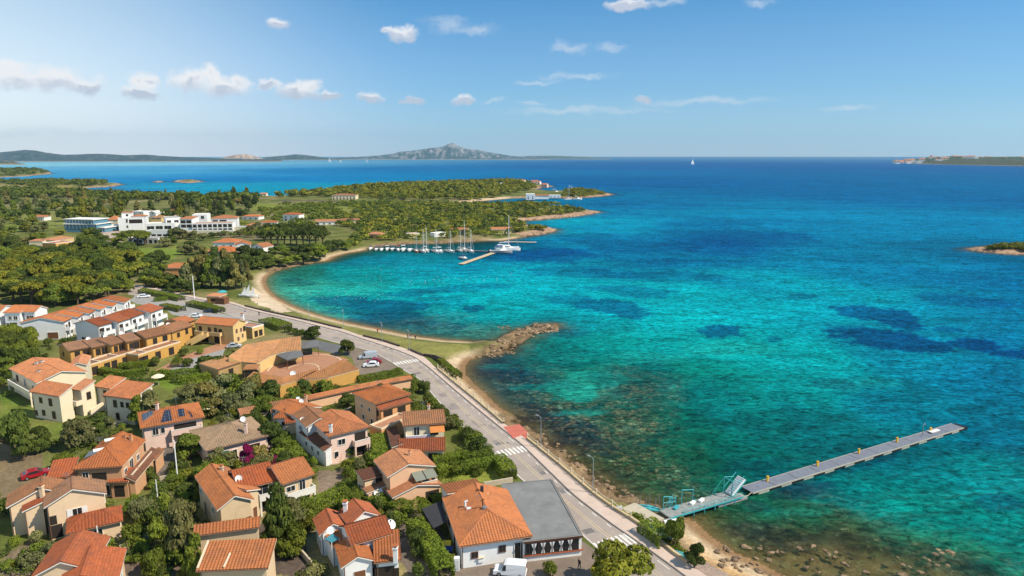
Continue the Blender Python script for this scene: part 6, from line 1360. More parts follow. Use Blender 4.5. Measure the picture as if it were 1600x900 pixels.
# ---------------------------------------------------------------- boats
HULLW = mat('white_gelcoat', (0.80, 0.80, 0.79), 0.25, 0.03, 1, spec=.5); HULLO = mat('orange_hull', (0.55, 0.13, 0.06), 0.35, 0.05, 1); SAILC = mat('furled_sail', (0.45, 0.47, 0.52), 0.9, 0.1, 3); DECKW = mat('teak_deck', (0.42, 0.32, 0.22), 0.8, 0.15, 3); BIMINI = mat('blue_bimini', (0.03, 0.08, 0.20), 0.8, 0.1, 3); ALU = mat('mast_aluminium', (0.62, 0.62, 0.60), 0.4, 0.05, 2); SAILW = mat('white_sail', (0.82, 0.82, 0.80), 0.9, 0.04, 1); REDB = mat('red_stripe', (0.5, 0.06, 0.05), 0.4, 0.05, 1)
def hull(mb, L, W, H_, m, deck, y0=0.0, stern=.75):
    n = 12; S = []
    for i in range(n+1):
        t = i/n; w = W/2*(stern+(1-stern)*min(1, t*2.2)) if t < .5 else W/2*max(.02, 1-((t-.5)/.5)**2.2); sh = H_*(1+.25*max(0, t-.4)); x = -L/2+L*t
        S.append([(x, y0-w, sh), (x, y0-w*.85, H_*.3), (x, y0-w*.25, -.35), (x, y0+w*.25, -.35), (x, y0+w*.85, H_*.3), (x, y0+w, sh)])
    for a, b in zip(S, S[1:]):
        for j in range(5): mb.face([a[j], b[j], b[j+1], a[j+1]], m, smooth=True)
        mb.face([a[5], b[5], b[0], a[0]], deck)
    mb.face(S[0], m)
def cabin(mb, x0, x1, w, z0, z1, m, tap=.75, y0=0):
    mb.hexa([(x0, y0-w/2, z0), (x1, y0-w/2*.7, z0), (x1, y0+w/2*.7, z0), (x0, y0+w/2, z0), (x0+.1, y0-w/2*tap, z1), (x1-(x1-x0)*.25, y0-w/2*tap*.6, z1), (x1-(x1-x0)*.25, y0+w/2*tap*.6, z1), (x0+.1, y0+w/2*tap, z1)], m)
def sailboat(L=10, mast=12, m=HULLW, boot=BIMINI):
    P = {}; W = L*.31; H_ = L*.10
    mb = MB(); hull(mb, L, W, H_, m, DECKW); P['hull'] = mb.mesh('hull')
    mb = MB(); cabin(mb, -L*.12, L*.27, W*.62, H_*1.0, H_+.5, HULLW); mb.box((L*.03, W*.27, H_+.27), (L*.22, .04, .16), GLASS); mb.box((L*.03, -W*.27, H_+.27), (L*.22, .04, .16), GLASS); P['cabin'] = mb.mesh('cabin')
    mb = MB(); mb.tube((L*.08, 0, H_), (L*.08, 0, H_+mast), .17, ALU, 6, .12)
    for f in (.45, .72): mb.tube((L*.08, -W*.35, H_+mast*f), (L*.08, W*.35, H_+mast*f), .035, ALU, 4)
    mb.tube((L*.49, 0, H_*1.2), (L*.08, 0, H_+mast), .03, ALU, 3); mb.tube((-L*.5, 0, H_), (L*.08, 0, H_+mast), .025, ALU, 3)
    for s in (-1, 1): mb.tube((L*.06, s*W*.46, H_), (L*.08, s*W*.3, H_+mast*.72), .025, ALU, 3)
    P['mast'] = mb.mesh('mast')
    mb = MB(); mb.tube((L*.07, 0, H_+1.3), (-L*.32, 0, H_+1.25), .08, ALU, 6); mb.tube((L*.05, 0, H_+1.48), (-L*.30, 0, H_+1.40), .17, SAILC, 8, .12); P['boom'] = mb.mesh('boom')
    mb = MB(); mb.box((-L*.25, 0, H_+1.5), (L*.14, W*.6, .08), boot)
    for s in (-1, 1): mb.tube((-L*.19, s*W*.28, H_), (-L*.19, s*W*.28, H_+1.5), .025, ALU, 4)
    P['sprayhood'] = mb.mesh('sprayhood'); return P
def motorboat(L=6, m=HULLW, top=BIMINI, stripe=None):
    P = {}; W = L*.36; H_ = L*.13
    mb = MB(); hull(mb, L, W, H_, m, HULLW, stern=.9); P['hull'] = mb.mesh('hull')
    mb = MB(); cabin(mb, -L*.05, L*.25, W*.7, H_, H_+.55, HULLW); mb.box((L*.0, 0, H_+.7), (.06, W*.55, .4), GLASS); P['console'] = mb.mesh('console')
    mb = MB(); mb.box((-L*.1, 0, H_+1.5), (L*.32, W*.8, .07), top)
    for sx in (-1, 1):
        for s in (-1, 1): mb.tube((-L*.1+sx*L*.14, s*W*.36, H_), (-L*.1+sx*L*.14, s*W*.36, H_+1.5), .025, ALU, 4)
    P['canopy'] = mb.mesh('canopy')
    mb = MB(); mb.box((-L*.53, 0, H_*.8), (.4, .35, .9), BLACKR); P['outboard'] = mb.mesh('outboard'); return P
def catamaran(L=13):
    P = {}; mb = MB(); hull(mb, L, 1.7, 1.5, HULLW, HULLW, -2.7); hull(mb, L, 1.7, 1.5, HULLW, HULLW, 2.7); mb.box((-.6, 0, 1.25), (L*.62, 5.0, .5), HULLW); P['hull'] = mb.mesh('hull')
    mb = MB(); cabin(mb, -L*.22, L*.2, 5.2, 1.5, 2.9, HULLW, .9); mb.box((-L*.02, -2.30, 2.3), (L*.2, .1, .4), GLASS); mb.box((-L*.02, 2.30, 2.3), (L*.2, .1, .4), GLASS); mb.box((-L*.3, 0, 3.1), (L*.22, 4.2, .1), HULLW)
    for s in (-1, 1): mb.tube((-L*.38, s*2, 1.5), (-L*.38, s*2, 3.1), .05, ALU, 5)
    P['cabin'] = mb.mesh('cabin')
    mb = MB(); mb.tube((L*.05, 0, 2.9), (L*.05, 0, 19), .22, ALU, 8, .16)
    for s in (-1, 1): mb.tube((L*.0, s*3.0, 1.5), (L*.05, 0, 15), .03, ALU, 3); mb.tube((L*.05, 0, 10), (L*.03, s*1.1, 10), .04, ALU, 4)
    mb.tube((L*.48, 0, 1.5), (L*.05, 0, 17), .04, ALU, 3); P['mast'] = mb.mesh('mast')
    mb = MB(); mb.tube((L*.04, 0, 4.2), (-L*.36, 0, 4.1), .12, ALU, 6); mb.tube((L*.03, 0, 4.5), (-L*.34, 0, 4.3), .28, SAILC, 8, .2); P['boom'] = mb.mesh('boom'); return P
def boat(P, name, px, py, rz, sc, label, cat, grp=None):
    x, y = G(px, py, 0.0); o = empty(name, (x, y, 0), label, cat, grp, R(rz)); sc *= 1.15; o.scale = (sc,)*3
    for k, m in P.items(): put(bpy.data.objects.new(k, m), o)
    return o
S1 = sailboat(10, 11.5); S2 = sailboat(10, 12.5, HULLW, HULLW); S3 = sailboat(9, 9, HULLO, BIMINI); S4 = sailboat(12, 16); M1 = motorboat(6, HULLW, BIMINI); M2 = motorboat(6.5, HULLW, HULLW); M3 = motorboat(5.5, HULLW, REDB); M4 = motorboat(7.5, GREYH, BIMINI); CT = catamaran(13.5)
SB = 'sailing boats moored along the harbour pontoon'; MBG = 'motor boats moored along the harbour pontoon'
boat(CT, 'catamaran', 793, 391, 8, 1.0, 'big white catamaran with a tall mast at the head of the pontoon', 'catamaran')
boat(M4, 'motor_boat', 783, 395.5, 0, 1.6, 'long low white motor yacht lying in front of the big catamaran', 'motor boat')
for px, py, rz, P, sc, lab in ((650.5,393.5,-75,S3,.95,'orange hulled sailing boat between the white ones'), (661,394,-70,S1,1,'white sailing boat right beside the orange hulled one'), (666,393,-70,S2,1,'white sailing boat second to the right of the orange hulled one'), (681,394.5,-65,S2,.95,'white sailing boat with pale hood left of the single tall mast'), (702.5,394,-50,S1,.95,'white sailing boat lying aslant at the right end of the long row'), (719,393,-70,S2,.85,'small white sailing boat left of the tallest mast of the trio'), (725.5,392,-75,S4,.95,'white sailing boat with the tallest mast of the trio by the short pontoon'), (735,394,-65,S1,1,'white sailing boat nearest the beige pontoon end'), (687,394.5,-60,M2,1.2,'white boat without mast between two sailing boats')):
    boat(P, 'sailing_boat' if P in (S1, S2, S3, S4) else 'motor_boat', px, py, rz, sc, lab, 'sailing boat' if P in (S1, S2, S3, S4) else 'motor boat', SB if P in (S1, S2, S3, S4) else MBG)
lab = ['first','second','third','fourth','fifth','sixth','seventh','eighth']
for i, (px, py, P, sc) in enumerate(((579,389.5,M1,.9), (588,391,M4,.8), (596,391,M1,1), (605,390.5,M2,1), (613,391,M4,.9), (622,391.5,M3,1.1), (630,391.5,M2,1.2), (640,392,M1,1.2))):
    boat(P, 'motor_boat', px, py, -80+random.uniform(-12, 12), sc, lab[i]+' small motor boat in the row, counted from the sandy bank on the left', 'motor boat', MBG)
boat(M4, 'motor_boat', 724.5, 405.5, -60, 1.0, 'dark topped motor boat tied to the near end of the beige pontoon', 'motor boat'); 
boat(M2, 'motor_boat', 868, 302, 10, 2.4, 'white yacht at the far marina', 'motor boat'); boat(M2, 'motor_boat', 902, 312, 10, 1.8, 'tiny white boat beside the wooded islet', 'motor boat'); boat(M2, 'motor_boat', 893, 296, 10, 2.2, 'tiny white boat behind the far marina', 'motor boat'); boat(S4, 'sailing_boat', 888, 312, 40, 1.0, 'sailing boat with a bare mast in front of the wooded islet', 'sailing boat')
# sails far out
def far_sail(px, py, sc, label):
    mb = MB(); hull(mb, 10, 2.6, 1.0, HULLW, HULLW); a = mb.mesh('hull'); mb = MB(); mb.tube((.5, 0, 1), (.5, 0, 13), .1, ALU, 5); b = mb.mesh('mast'); mb = MB()
    mb.prism([(.35, -.03), (-4, -.03), (-4, .03), (.35, .03)], 2, [12.6, 2.2, 2.2, 12.6], SAILW); mb.prism([(.7, -.03), (4.6, -.03), (4.6, .03), (.7, .03)], 1.6, [11.5, 1.8, 1.8, 11.5], SAILW); c = mb.mesh('sail')
    x, y = G(px, py, 0); o = empty('sailing_boat', (x, y, 0), label, 'sailing boat', 'sails far out on the sea', random.uniform(-.4, .4)); o.scale = (sc,)*3
    for n_, m_ in (('hull', a), ('mast', b), ('sail', c)): put(bpy.data.objects.new(n_, m_), o)
far_sail(1082, 257, 3.0, 'lone white sail on the open sea near the horizon'); far_sail(515, 253.6, 3.6, 'white sail before the mountain, leftmost of three'); far_sail(532, 254, 2.4, 'smallest white sail, between the other two before the mountain'); far_sail(573, 254, 3.2, 'white sail before the mountain, rightmost of three')
# mooring buoys in the bay
bm = bmesh.new(); bmesh.ops.create_icosphere(bm, subdivisions=2, radius=.14); bme = bpy.data.meshes.new('mooring_buoy'); bm.to_mesh(bme); bm.free(); bme.materials.append(mat('dull_white_plastic', (.5, .52, .52), .6, .05, 2))
rg = random.Random(11)
BUO = [(470+i*6.2+rg.uniform(-4, 4), 459+rg.uniform(-7, 7)+(i*.3)) for i in range(24)]+[(640+i*7+rg.uniform(-4, 4), 442-i*.45+rg.uniform(-5, 5)) for i in range(24)]+[(rg.uniform(560, 700), rg.uniform(415, 445)) for i in range(16)]+[(497,446),(535,485),(482,486),(597,509),(1000,352),(935,345),(530,497)]
for px, py in BUO:
    x, y = G(px, py, 0); o = bpy.data.objects.new('mooring_buoy', bme); put(o); o.location = (x, y, .12); tag(o, 'small pale mooring buoy floating in the turquoise bay', 'buoy', 'mooring buoys in the bay')
# harbour pontoons
def pontoon(A, B, W, m, label, floats=True):
    a, b, u, v = deck_frame(A, B, .6); L = (b-a).length; rz = math.atan2(u.y, u.x); c = a+u*L/2; o = empty('pontoon', a, label, 'pontoon'); mb = MB(); mb.box((c.x, c.y, .55), (L, W, .2), m, rz); mb.build('deck', o, tuple(a))
    n = max(3, int(L/4))
    for k in range(n): q = a+u*L*(k+.5)/n; mb = MB(); mb.box((q.x, q.y, .15), (L/n*.5, W*.96, .6), BLACKR, rz); mb.build('float', o, tuple(a))
PLK = mat('pale_planks', (0.50, 0.39, 0.26), 0.9, 0.15, 1)
pontoon((720,412.5), (770,395), 3.2, PLK, 'beige plank pontoon on black floats reaching towards the viewer'); pontoon((788,377.6), (838,378.4), 3.0, mat('pale_pier', (0.5, 0.45, 0.38), .9, .1, 1), 'straight pale pier running right from the small beach'); pontoon((606,388), (768,392.5), 2.0, DECK, 'long dark pontoon that the row of boats is moored to')
pontoon((838,304.5), (884,305.5), 6, mat('pale_pier', (0.5, 0.45, 0.38), .9, .1, 1), 'pale quay of the far marina')
# sailing dinghies and hut on the beach
def wedge_sail(px, py, hh, lab):
    x, y = G(px, py); o = empty('sailing_dinghy', (x, y, GZ), lab, 'dinghy', 'sailing dinghies on the beach'); mb = MB(); hull(mb, 4.5, 1.6, .6, HULLW, HULLW); q = mb.build('hull', o); q.location = (0, 0, .4); mb = MB(); mb.prism([(.6, -.03), (-1.1, -.03), (-1.1, .03), (.6, .03)], 1.2, [hh, 1.5, 1.5, hh], SAILW); mb.build('sail', o); mb = MB(); mb.tube((.65, 0, .6), (.65, 0, hh+.4), .05, ALU, 5); mb.build('mast', o)
wedge_sail(382, 464, 4.2, 'sailing dinghy with white sail, leftmost on the beach by the hut'); wedge_sail(388, 462, 4.5, 'sailing dinghy with white sail, middle one on the beach by the hut'); wedge_sail(395, 465, 4.2, 'sailing dinghy with white sail, rightmost on the beach by the hut'); boat(M2, 'motor_boat', 385, 468, 0, .9, 'white boat lying on the grass in front of the dinghies', 'motor boat')
hk = House('beach_hut', 'ochre beach hut with a flat roof beside the road and the dinghies', 'hut', (332, 467)); hk.block((321,463), (343,464), None, 2.8, 'mf', .3, W_OCH, T_PCH, TRIM, .3, depth=5, wins=[('f',.5,.8,2,1.2,'o')]); hk.block((335,466), (350,467), None, 2.3, 'mf', .2, WOODB, WOODB, WOODB, .1, depth=3)
def parasol(px, py, h, r, m, lab, z=GZ):
    x, y = G(px, py); mb = MB(); o = empty('parasol', (x, y, z), lab, 'parasol'); mb.lathe((0, 0, h-.7), [(r, 0), (r*.55, .4), (0, .7)], m, 8); mb.lathe((0, 0, h-.74), [(0, .7), (r*.55, .4), (r, 0)], m, 8); mb.build('canopy', o); mb = MB(); mb.tube((0, 0, 0), (0, 0, h), .05, ALU, 6); mb.build('pole', o)
parasol(348, 467, 3.6, 2.0, TEAL, 'teal parasol beside the ochre beach hut'); parasol(323, 654, 3.4, 1.9, W_CREAM, 'cream parasol behind the pink villa with solar panels'); parasol(248, 602, 3.0, 1.6, W_CREAM, 'cream parasol on the lawn right of the cream apartments')
# ---------------------------------------------------------------- vehicles
TYRE = BLACKR; RIM = METAL; LAMPR = mat('tail_lamp', (0.45, 0.02, 0.02), .3, .02, 1); LAMPW = mat('head_lamp', (0.7, 0.7, 0.72), .2, .02, 1, spec=.6)
def car_parts(paint, van=False, L=4.2, W=1.78):
    P = []; H_ = 1.9 if van else 1.48; mb = MB(); s = W/2
    prof = [(-L/2, .32), (L/2, .30), (L/2, .62), (L/2-.12, .78), (L/2-1.0, .93)] + ([(L/2-1.45, H_-.12), (L/2-1.8, H_), (-L/2+.1, H_), (-L/2, H_-.2)] if van else [(L/2-1.75, H_-.06), (L/2-2.1, H_), (-L/2+1.0, H_-.04), (-L/2+.35, 1.0)]) + [(-L/2, .85)]
    def wz(z): return s*(1-.20*max(0, (z-.95)/(H_-.95)) if not van else 1-.10*max(0, (z-.95)/(H_-.95)))
    n = len(prof)
    for i in range(n):
        (x0, z0), (x1, z1) = prof[i], prof[(i+1) % n]; mb.face([(x0, -wz(z0), z0), (x1, -wz(z1), z1), (x1, wz(z1), z1), (x0, wz(z0), z0)], paint)
    mb.face([(x, -wz(z), z) for x, z in reversed(prof)], paint); mb.face([(x, wz(z), z) for x, z in prof], paint)
    for sx in (1, -1): mb.box((sx*(L/2-.02), 0, .42), (.14, W*.96, .2), paint)
    P.append(('body', mb.mesh('body'), (0, 0, 0)))
    mb = MB(); g0, g1 = ((L/2-1.02, .97), (L/2-1.44, H_-.15)) if van else ((L/2-1.02, .96), (L/2-1.73, H_-.09)); o = .015
    mb.face([(g0[0]+o, -wz(g0[1])*.9, g0[1]+o), (g0[0]+o, wz(g0[1])*.9, g0[1]+o), (g1[0]+o, wz(g1[1])*.9, g1[1]+o), (g1[0]+o, -wz(g1[1])*.9, g1[1]+o)], GLASS); P.append(('windscreen', mb.mesh('windscreen'), (0, 0, 0)))
    mb = MB(); xr0, xr1 = (-L/2-.012, -L/2-.012) if van else (-L/2+.36, -L/2+.98); zr0, zr1 = (1.1, 1.6) if van else (1.02, H_-.08)
    mb.face([(xr0-o, wz(zr0)*.85, zr0), (xr0-o, -wz(zr0)*.85, zr0), (xr1-o, -wz(zr1)*.85, zr1), (xr1-o, wz(zr1)*.85, zr1)], GLASS); P.append(('rear_window', mb.mesh('rear_window'), (0, 0, 0)))
    for sg in (-1, 1):
        mb = MB(); za, zb = .98, H_-.14; x0, x1 = (L/2-1.75, L/2-1.15) if van else (-L/2+.75, L/2-1.25); y = lambda z: sg*(wz(z)+.012)
        pts = [(x0, y(za), za), (x1, y(za), za), (x1-(.3 if van else .62), y(zb), zb), (x0+(.0 if van else .45), y(zb), zb)]; mb.face(pts if sg < 0 else list(reversed(pts)), GLASS); P.append(('side_window', mb.mesh('side_window'), (0, 0, 0)))
        mb = MB(); mb.box((L/2-.03, sg*s*.72, .68), (.1, .34, .16), LAMPW); P.append(('headlight', mb.mesh('headlight'), (0, 0, 0)))
        mb = MB(); mb.box((-L/2+.01, sg*s*.80, .86), (.08, .2, .26), LAMPR); P.append(('tail_light', mb.mesh('tail_light'), (0, 0, 0)))
    wm = MB(); wm.tube((0, -.1, 0), (0, .1, 0), .32, TYRE, 14); wm.tube((0, -.105, 0), (0, .105, 0), .19, RIM, 10); me = wm.mesh('wheel')
    for sx in (1, -1):
        for sg in (-1, 1): P.append(('wheel', me, (sx*(L/2-.78), sg*(s-.10), .32)))
    return P
def paint(n, c): return mat(n, c, .25, .02, 1, spec=.5)
PW = paint('white_car_paint', (.78, .79, .80)); PR = paint('red_car_paint', (.30, .012, .02)); PB = paint('dark_blue_car_paint', (.02, .03, .06)); PK = paint('black_car_paint', (.012, .013, .015)); PG = paint('silver_car_paint', (.42, .46, .50))
CP = {}
def car(px, py, rz, p, van, lab, L=4.2, cat='car', grp='parked cars'):
    k = (p.name, van, L); CP.setdefault(k, None); CP[k] = CP[k] or car_parts(p, van, L); x, y = G(px, py); o = empty('parked_van' if van else 'parked_car', (x, y, GZ+.03), lab, cat, grp, R(rz))
    for n_, m_, l_ in CP[k]: q = put(bpy.data.objects.new(n_, m_), o); q.location = l_
car(797, 897, 172, PW, True, 'white van parked in front of the restaurant', 4.4, 'van'); car(56, 745, 40, PR, False, 'dark red car on the dirt yard at the left'); car(575, 560, 195, PG, True, 'silver blue van parked at the round corner of the courtyard', 5.0, 'van'); car(584, 568, 190, PR, False, 'dark red car between the silver van and the white car'); car(580, 573, 190, PW, False, 'white car parked in front of the dark red car by the courtyard')
car(225, 465, 20, PW, False, 'white car alone in the upper car park', 4.6); car(329, 488, 185, PB, False, 'dark blue car by the hedge in the car park', 4.6); car(306, 496, 10, PW, False, 'white car half hidden behind the ochre roof'); car(366, 543, 15, PG, False, 'small silver car between the ochre block and the curved hall', 4.0); car(40, 517, 0, PK, False, 'black car below the white houses at the left edge', 4.6); car(178, 361, 30, PK, False, 'dark car on the forecourt of the hotel', 4.6)
# bins and small things by the restaurant
def bin_(px, py, c, lab):
    x, y = G(px, py); mb = MB(); mb.hexa([(x_*.8, y_*.8, 0) for x_, y_ in ((-.6, -.5), (.6, -.5), (.6, .5), (-.6, .5))]+[(x_, y_, 1.25) for x_, y_ in ((-.6, -.5), (.6, -.5), (.6, .5), (-.6, .5))], c); o = empty('waste_bin', (x, y, GZ+.02), lab, 'bin', 'coloured waste bins'); mb.build('body', o); mb = MB(); mb.hexa([(-.64, -.54, 1.26), (.64, -.54, 1.26), (.64, .54, 1.26), (-.64, .54, 1.26), (-.6, -.3, 1.42), (.6, -.3, 1.42), (.6, .5, 1.5), (-.6, .5, 1.5)], c); mb.build('lid', o)
BLUEP = mat('blue_plastic', (.01, .03, .16), .4, .05, 2); YELP2 = mat('yellow_plastic', (.75, .50, .02), .4, .05, 2)
bin_(698, 862, YELP2, 'yellow waste bin behind the blue one beside the restaurant'); bin_(701, 871, BLUEP, 'blue waste bin between the two yellow ones'); bin_(704, 884, YELP2, 'front yellow waste bin beside the restaurant corner')
x, y = G(714, 891); mb = MB(); mb.box((0, 0, 1.0), (.75, .7, 1.9), DISHM); mb.box((0, -.36, 1.1), (.55, .03, 1.3), DISHM); mb.box((-.39, 0, .9), (.03, .72, 1.7), REDB); o = mb.build('drinks_fridge'); o.location = (x, y, GZ); tag(o, 'white and red drinks cabinet at the corner of the restaurant', 'cabinet')
# pergola left of the restaurant
P = [G(659,795,GZ+2.7), G(677,825,GZ+2.7), G(699,814,GZ+2.7), G(688,783,GZ+2.7)]; c = np.mean(P, 0); o = empty('pergola', (*c, GZ), 'black canvas pergola between the hedge and the restaurant', 'pergola'); mb = MB(); mb.prism(P, GZ+2.6, GZ+2.72, DARKC); mb.build('canvas', o, (*c, GZ))
for p in P: q = np.array(p)*.94+c*.06; mb = MB(); mb.tube((*q, GZ), (*q, GZ+2.6), .08, GL2, 6); mb.build('post', o, (*c, GZ))
# ---------------------------------------------------------------- vegetation
def leaf_mat(name, c, c2):
    m, nt, b = new_mat(name); at = N(nt, 'ShaderNodeAttribute', attribute_name='tint'); oi = N(nt, 'ShaderNodeObjectInfo')
    col = MIX(nt, at.outputs['Fac'], c, c2); k = MAPR(nt, oi.outputs['Random'], 0, 1, .72, 1.25, False); col = MIX(nt, 1.0, col, k, 'MULTIPLY')
    geo = N(nt, 'ShaderNodeNewGeometry'); nz = NOISE(nt, geo.outputs['Position'], .035, 3, .6); col = MIX(nt, MAPR(nt, nz.outputs[0], .42, .66, 0, .45), col, MIX(nt, 1.0, col, (1.5, 1.15, .8), 'MULTIPLY'))
    setin(nt, b.inputs['Base Color'], col); b.inputs['Roughness'].default_value = .75; b.inputs['Specular IOR Level'].default_value = .12
    tr = N(nt, 'ShaderNodeBsdfTranslucent'); setin(nt, tr.inputs[0], col); mx = N(nt, 'ShaderNodeMixShader'); mx.inputs[0].default_value = .18
    out = [n for n in nt.nodes if n.type == 'OUTPUT_MATERIAL'][0]; nt.links.new(b.outputs[0], mx.inputs[1]); nt.links.new(tr.outputs[0], mx.inputs[2]); nt.links.new(mx.outputs[0], out.inputs[0]); return m
L_PINE = leaf_mat('pine_needles', (.085, .105, .014), (.260, .265, .030)); L_BRD = leaf_mat('broad_leaves', (.060, .090, .014), (.190, .235, .030)); L_OLV = leaf_mat('olive_leaves', (.085, .100, .036), (.215, .220, .085)); L_EUC = leaf_mat('eucalyptus_leaves', (.115, .110, .028), (.300, .255, .075)); L_HDG = leaf_mat('hedge_leaves', (.070, .110, .014), (.200, .255, .026)); L_DRK = leaf_mat('dark_leaves', (.032, .056, .013), (.120, .155, .028)); L_BOU = leaf_mat('bougainvillea_flowers', (.22, .008, .085), (.40, .02, .17)); L_YEL = leaf_mat('yellow_green_leaves', (.085, .100, .012), (.200, .205, .022))
BARK = mat('bark', (.13, .085, .055), .95, .25, 2, bump=.4)
def leaves(lobes, n, leaf, seed, up=.35, shell=(.62, 1.04), flat=1.0):
    """leaf clumps spread over ellipsoid lobes (cx, cy, cz, rx, ry, rz)"""
    rg = np.random.default_rng(seed); Lb = np.array(lobes, float); area = (Lb[:, 3]*Lb[:, 4]+Lb[:, 3]*Lb[:, 5]); k = rg.choice(len(Lb), n, p=area/area.sum()); d = rg.normal(size=(n, 3)); d /= np.linalg.norm(d, axis=1)[:, None]
    low = d[:, 2] < -.35; d[low, 2] *= -.6; d /= np.linalg.norm(d, axis=1)[:, None]
    r = rg.uniform(*shell, n)**.7; c = Lb[k, :3]+d*Lb[k, 3:]*r[:, None]
    nn = d+rg.normal(size=(n, 3))*.55+np.array([0, 0, up]); nn /= np.linalg.norm(nn, axis=1)[:, None]
    a = rg.normal(size=(n, 3)); a -= (a*nn).sum(1)[:, None]*nn; a /= np.linalg.norm(a, axis=1)[:, None]; b = np.cross(nn, a)
    s = leaf*rg.uniform(.55, 1.35, n)[:, None]; q = np.stack([c-a*s-b*s*.30, c-b*s*.62+a*s*.1, c+a*s+b*s*.22, c+b*s*.62-a*s*.1], 1)
    lt = rg.uniform(0, 1, len(Lb)); tint = np.clip(.55*lt[k]+.45*rg.uniform(0, 1, n), 0, 1)
    return q, tint
def leaf_mesh(name, q, tint, m, trunk=None):
    n = len(q); V = q.reshape(-1, 3); F = np.arange(4*n).reshape(n, 4); T = np.repeat(tint, 4); tv = []; tf = []
    if trunk: tv, tf = trunk.v, trunk.f
    me = bpy.data.meshes.new(name); nv = len(V)+len(tv); me.vertices.add(nv); me.vertices.foreach_set('co', np.concatenate([V, np.array(tv).reshape(-1, 3)]).astype(np.float32).ravel())
    sizes = [4]*n+[len(f) for f in tf]; idx = list(F.ravel())+[i+len(V) for f in tf for i in f]; me.loops.add(len(idx)); me.loops.foreach_set('vertex_index', np.array(idx, np.int32)); me.polygons.add(len(sizes)); me.polygons.foreach_set('loop_start', np.r_[0, np.cumsum(sizes)[:-1]].astype(np.int32))
    me.materials.append(m)
    if trunk: me.materials.append(BARK); me.polygons.foreach_set('material_index', np.r_[np.zeros(n, int), np.ones(len(tf), int)].astype(np.int32))
    me.update(calc_edges=True); at = me.attributes.new('tint', 'FLOAT', 'POINT'); at.data.foreach_set('value', np.r_[T, np.zeros(len(tv))].astype(np.float32)); return me
def make_lobes(style, seed):
    rg = random.Random(seed); U = rg.uniform; Lb = []
    if style == 'pine':      # umbrella crown, unit: radius 1, height 1 (crown from .45 to 1)
        for i in range(15):
            a = U(0, 6.28); r = math.sqrt(U(0, 1))*.78; Lb.append((r*math.cos(a), r*math.sin(a), .80-.26*r*r+U(-.05, .05), U(.24, .36), U(.24, .36), U(.10, .16)))
    elif style == 'round':
        for i in range(14):
            a = U(0, 6.28); z = U(.22, .86); r = U(.25, .66)*math.sin(math.pi*min(max(z, .2), .92))**.5; Lb.append((r*math.cos(a), r*math.sin(a), z, U(.26, .44), U(.26, .44), U(.13, .22)))
    elif style == 'tall':
        for i in range(16):
            z = U(.22, .93); a = U(0, 6.28); r = U(.1, .62)*(1.08-z); Lb.append((r*math.cos(a), r*math.sin(a), z, U(.22, .40)*(1.25-z*.7), U(.22, .40)*(1.25-z*.7), U(.08, .15)))
    elif style == 'conifer':
        for i in range(22):
            z = .15+.8*i/22; a = i*2.4; r = .62*(1-z)**.8*U(.6, 1.1); Lb.append((r*math.cos(a), r*math.sin(a), z, .16+.30*(1-z), .16+.30*(1-z), .055))
    elif style == 'shrub':
        for i in range(9):
            a = U(0, 6.28); r = U(0, .62); Lb.append((r*math.cos(a), r*math.sin(a), U(.3, .62), U(.3, .48), U(.3, .48), U(.25, .4)))
    return Lb
def trunk_mb(style, seed):
    rg = random.Random(seed); mb = MB(); 
    if style == 'shrub':
        for i in range(4): a = i*1.6; mb.tube((0, 0, -.1), (.4*math.cos(a), .4*math.sin(a), .5), .06, BARK, 5, .03)
        return mb
    top = {'pine': .62, 'round': .45, 'tall': .8, 'conifer': .95}[style]; r0 = {'pine': .075, 'round': .085, 'tall': .07, 'conifer': .06}[style]
    b = (rg.uniform(-.06, .06), rg.uniform(-.06, .06), top*.55); mb.tube((0, 0, -.06), b, r0, BARK, 7, r0*.75); mb.tube(b, (b[0]*1.5, b[1]*1.5, top), r0*.75, BARK, 7, r0*.35)
    for i in range(6 if style != 'conifer' else 3):
        a = i*1.05+rg.uniform(-.3, .3); r = rg.uniform(.35, .6)*(.45 if style in ('tall', 'conifer') else 1); mb.tube(b, (b[0]+r*math.cos(a), b[1]+r*math.sin(a), top*(.62 if style == 'tall' else 1)+rg.uniform(-.02, .14)), r0*.5, BARK, 5, r0*.18)
    return mb
PROTO = {}
def proto(style, m, n, leaf, k, joined):
    key = (style, m.name, k, joined, n)
    if key in PROTO: return PROTO[key]
    sd = 100*k+len(style)*7+n; q, t = leaves(make_lobes(style, sd), n, leaf, sd, up=.5 if style == 'pine' else .3); tb = trunk_mb(style, sd)
    PROTO[key] = (leaf_mesh('crown', q, t, m), tb.mesh('trunk'), None) if not joined else (leaf_mesh('tree', q, t, m, tb), None, None); return PROTO[key]
NAMES = {'pine': ('umbrella_pine', 'pine tree'), 'round': ('leafy_tree', 'tree'), 'tall': ('tall_tree', 'tree'), 'conifer': ('conifer_tree', 'tree'), 'shrub': ('shrub', 'shrub')}
def tree(style, x, y, r, h, m, label, group=None, near=True, z=None, n=None, leaf=None, k=None):
    k = random.randrange(4) if k is None else k; z = (GZ if z is None else z)
    n = n or {'pine': 2600, 'round': 2600, 'tall': 2200, 'conifer': 1800, 'shrub': 1100}[style] if near else (n or 700); leaf = leaf or (.075 if near else .12)
    cr, tk, _ = proto(style, m, n, leaf, k, not near); nm, cat = NAMES[style]; rz = random.uniform(0, 6.28)
    if near:
        o = empty(nm, (x, y, z), label, cat, group, rz); o.scale = (r, r, h)
        put(bpy.data.objects.new('crown', cr), o); put(bpy.data.objects.new('trunk' if style != 'shrub' else 'stem', tk), o)
    else:
        o = bpy.data.objects.new(nm, cr); put(o); o.location = (x, y, z); o.rotation_euler = (0, 0, rz); o.scale = (r, r, h); tag(o, label, cat, group)
    return o
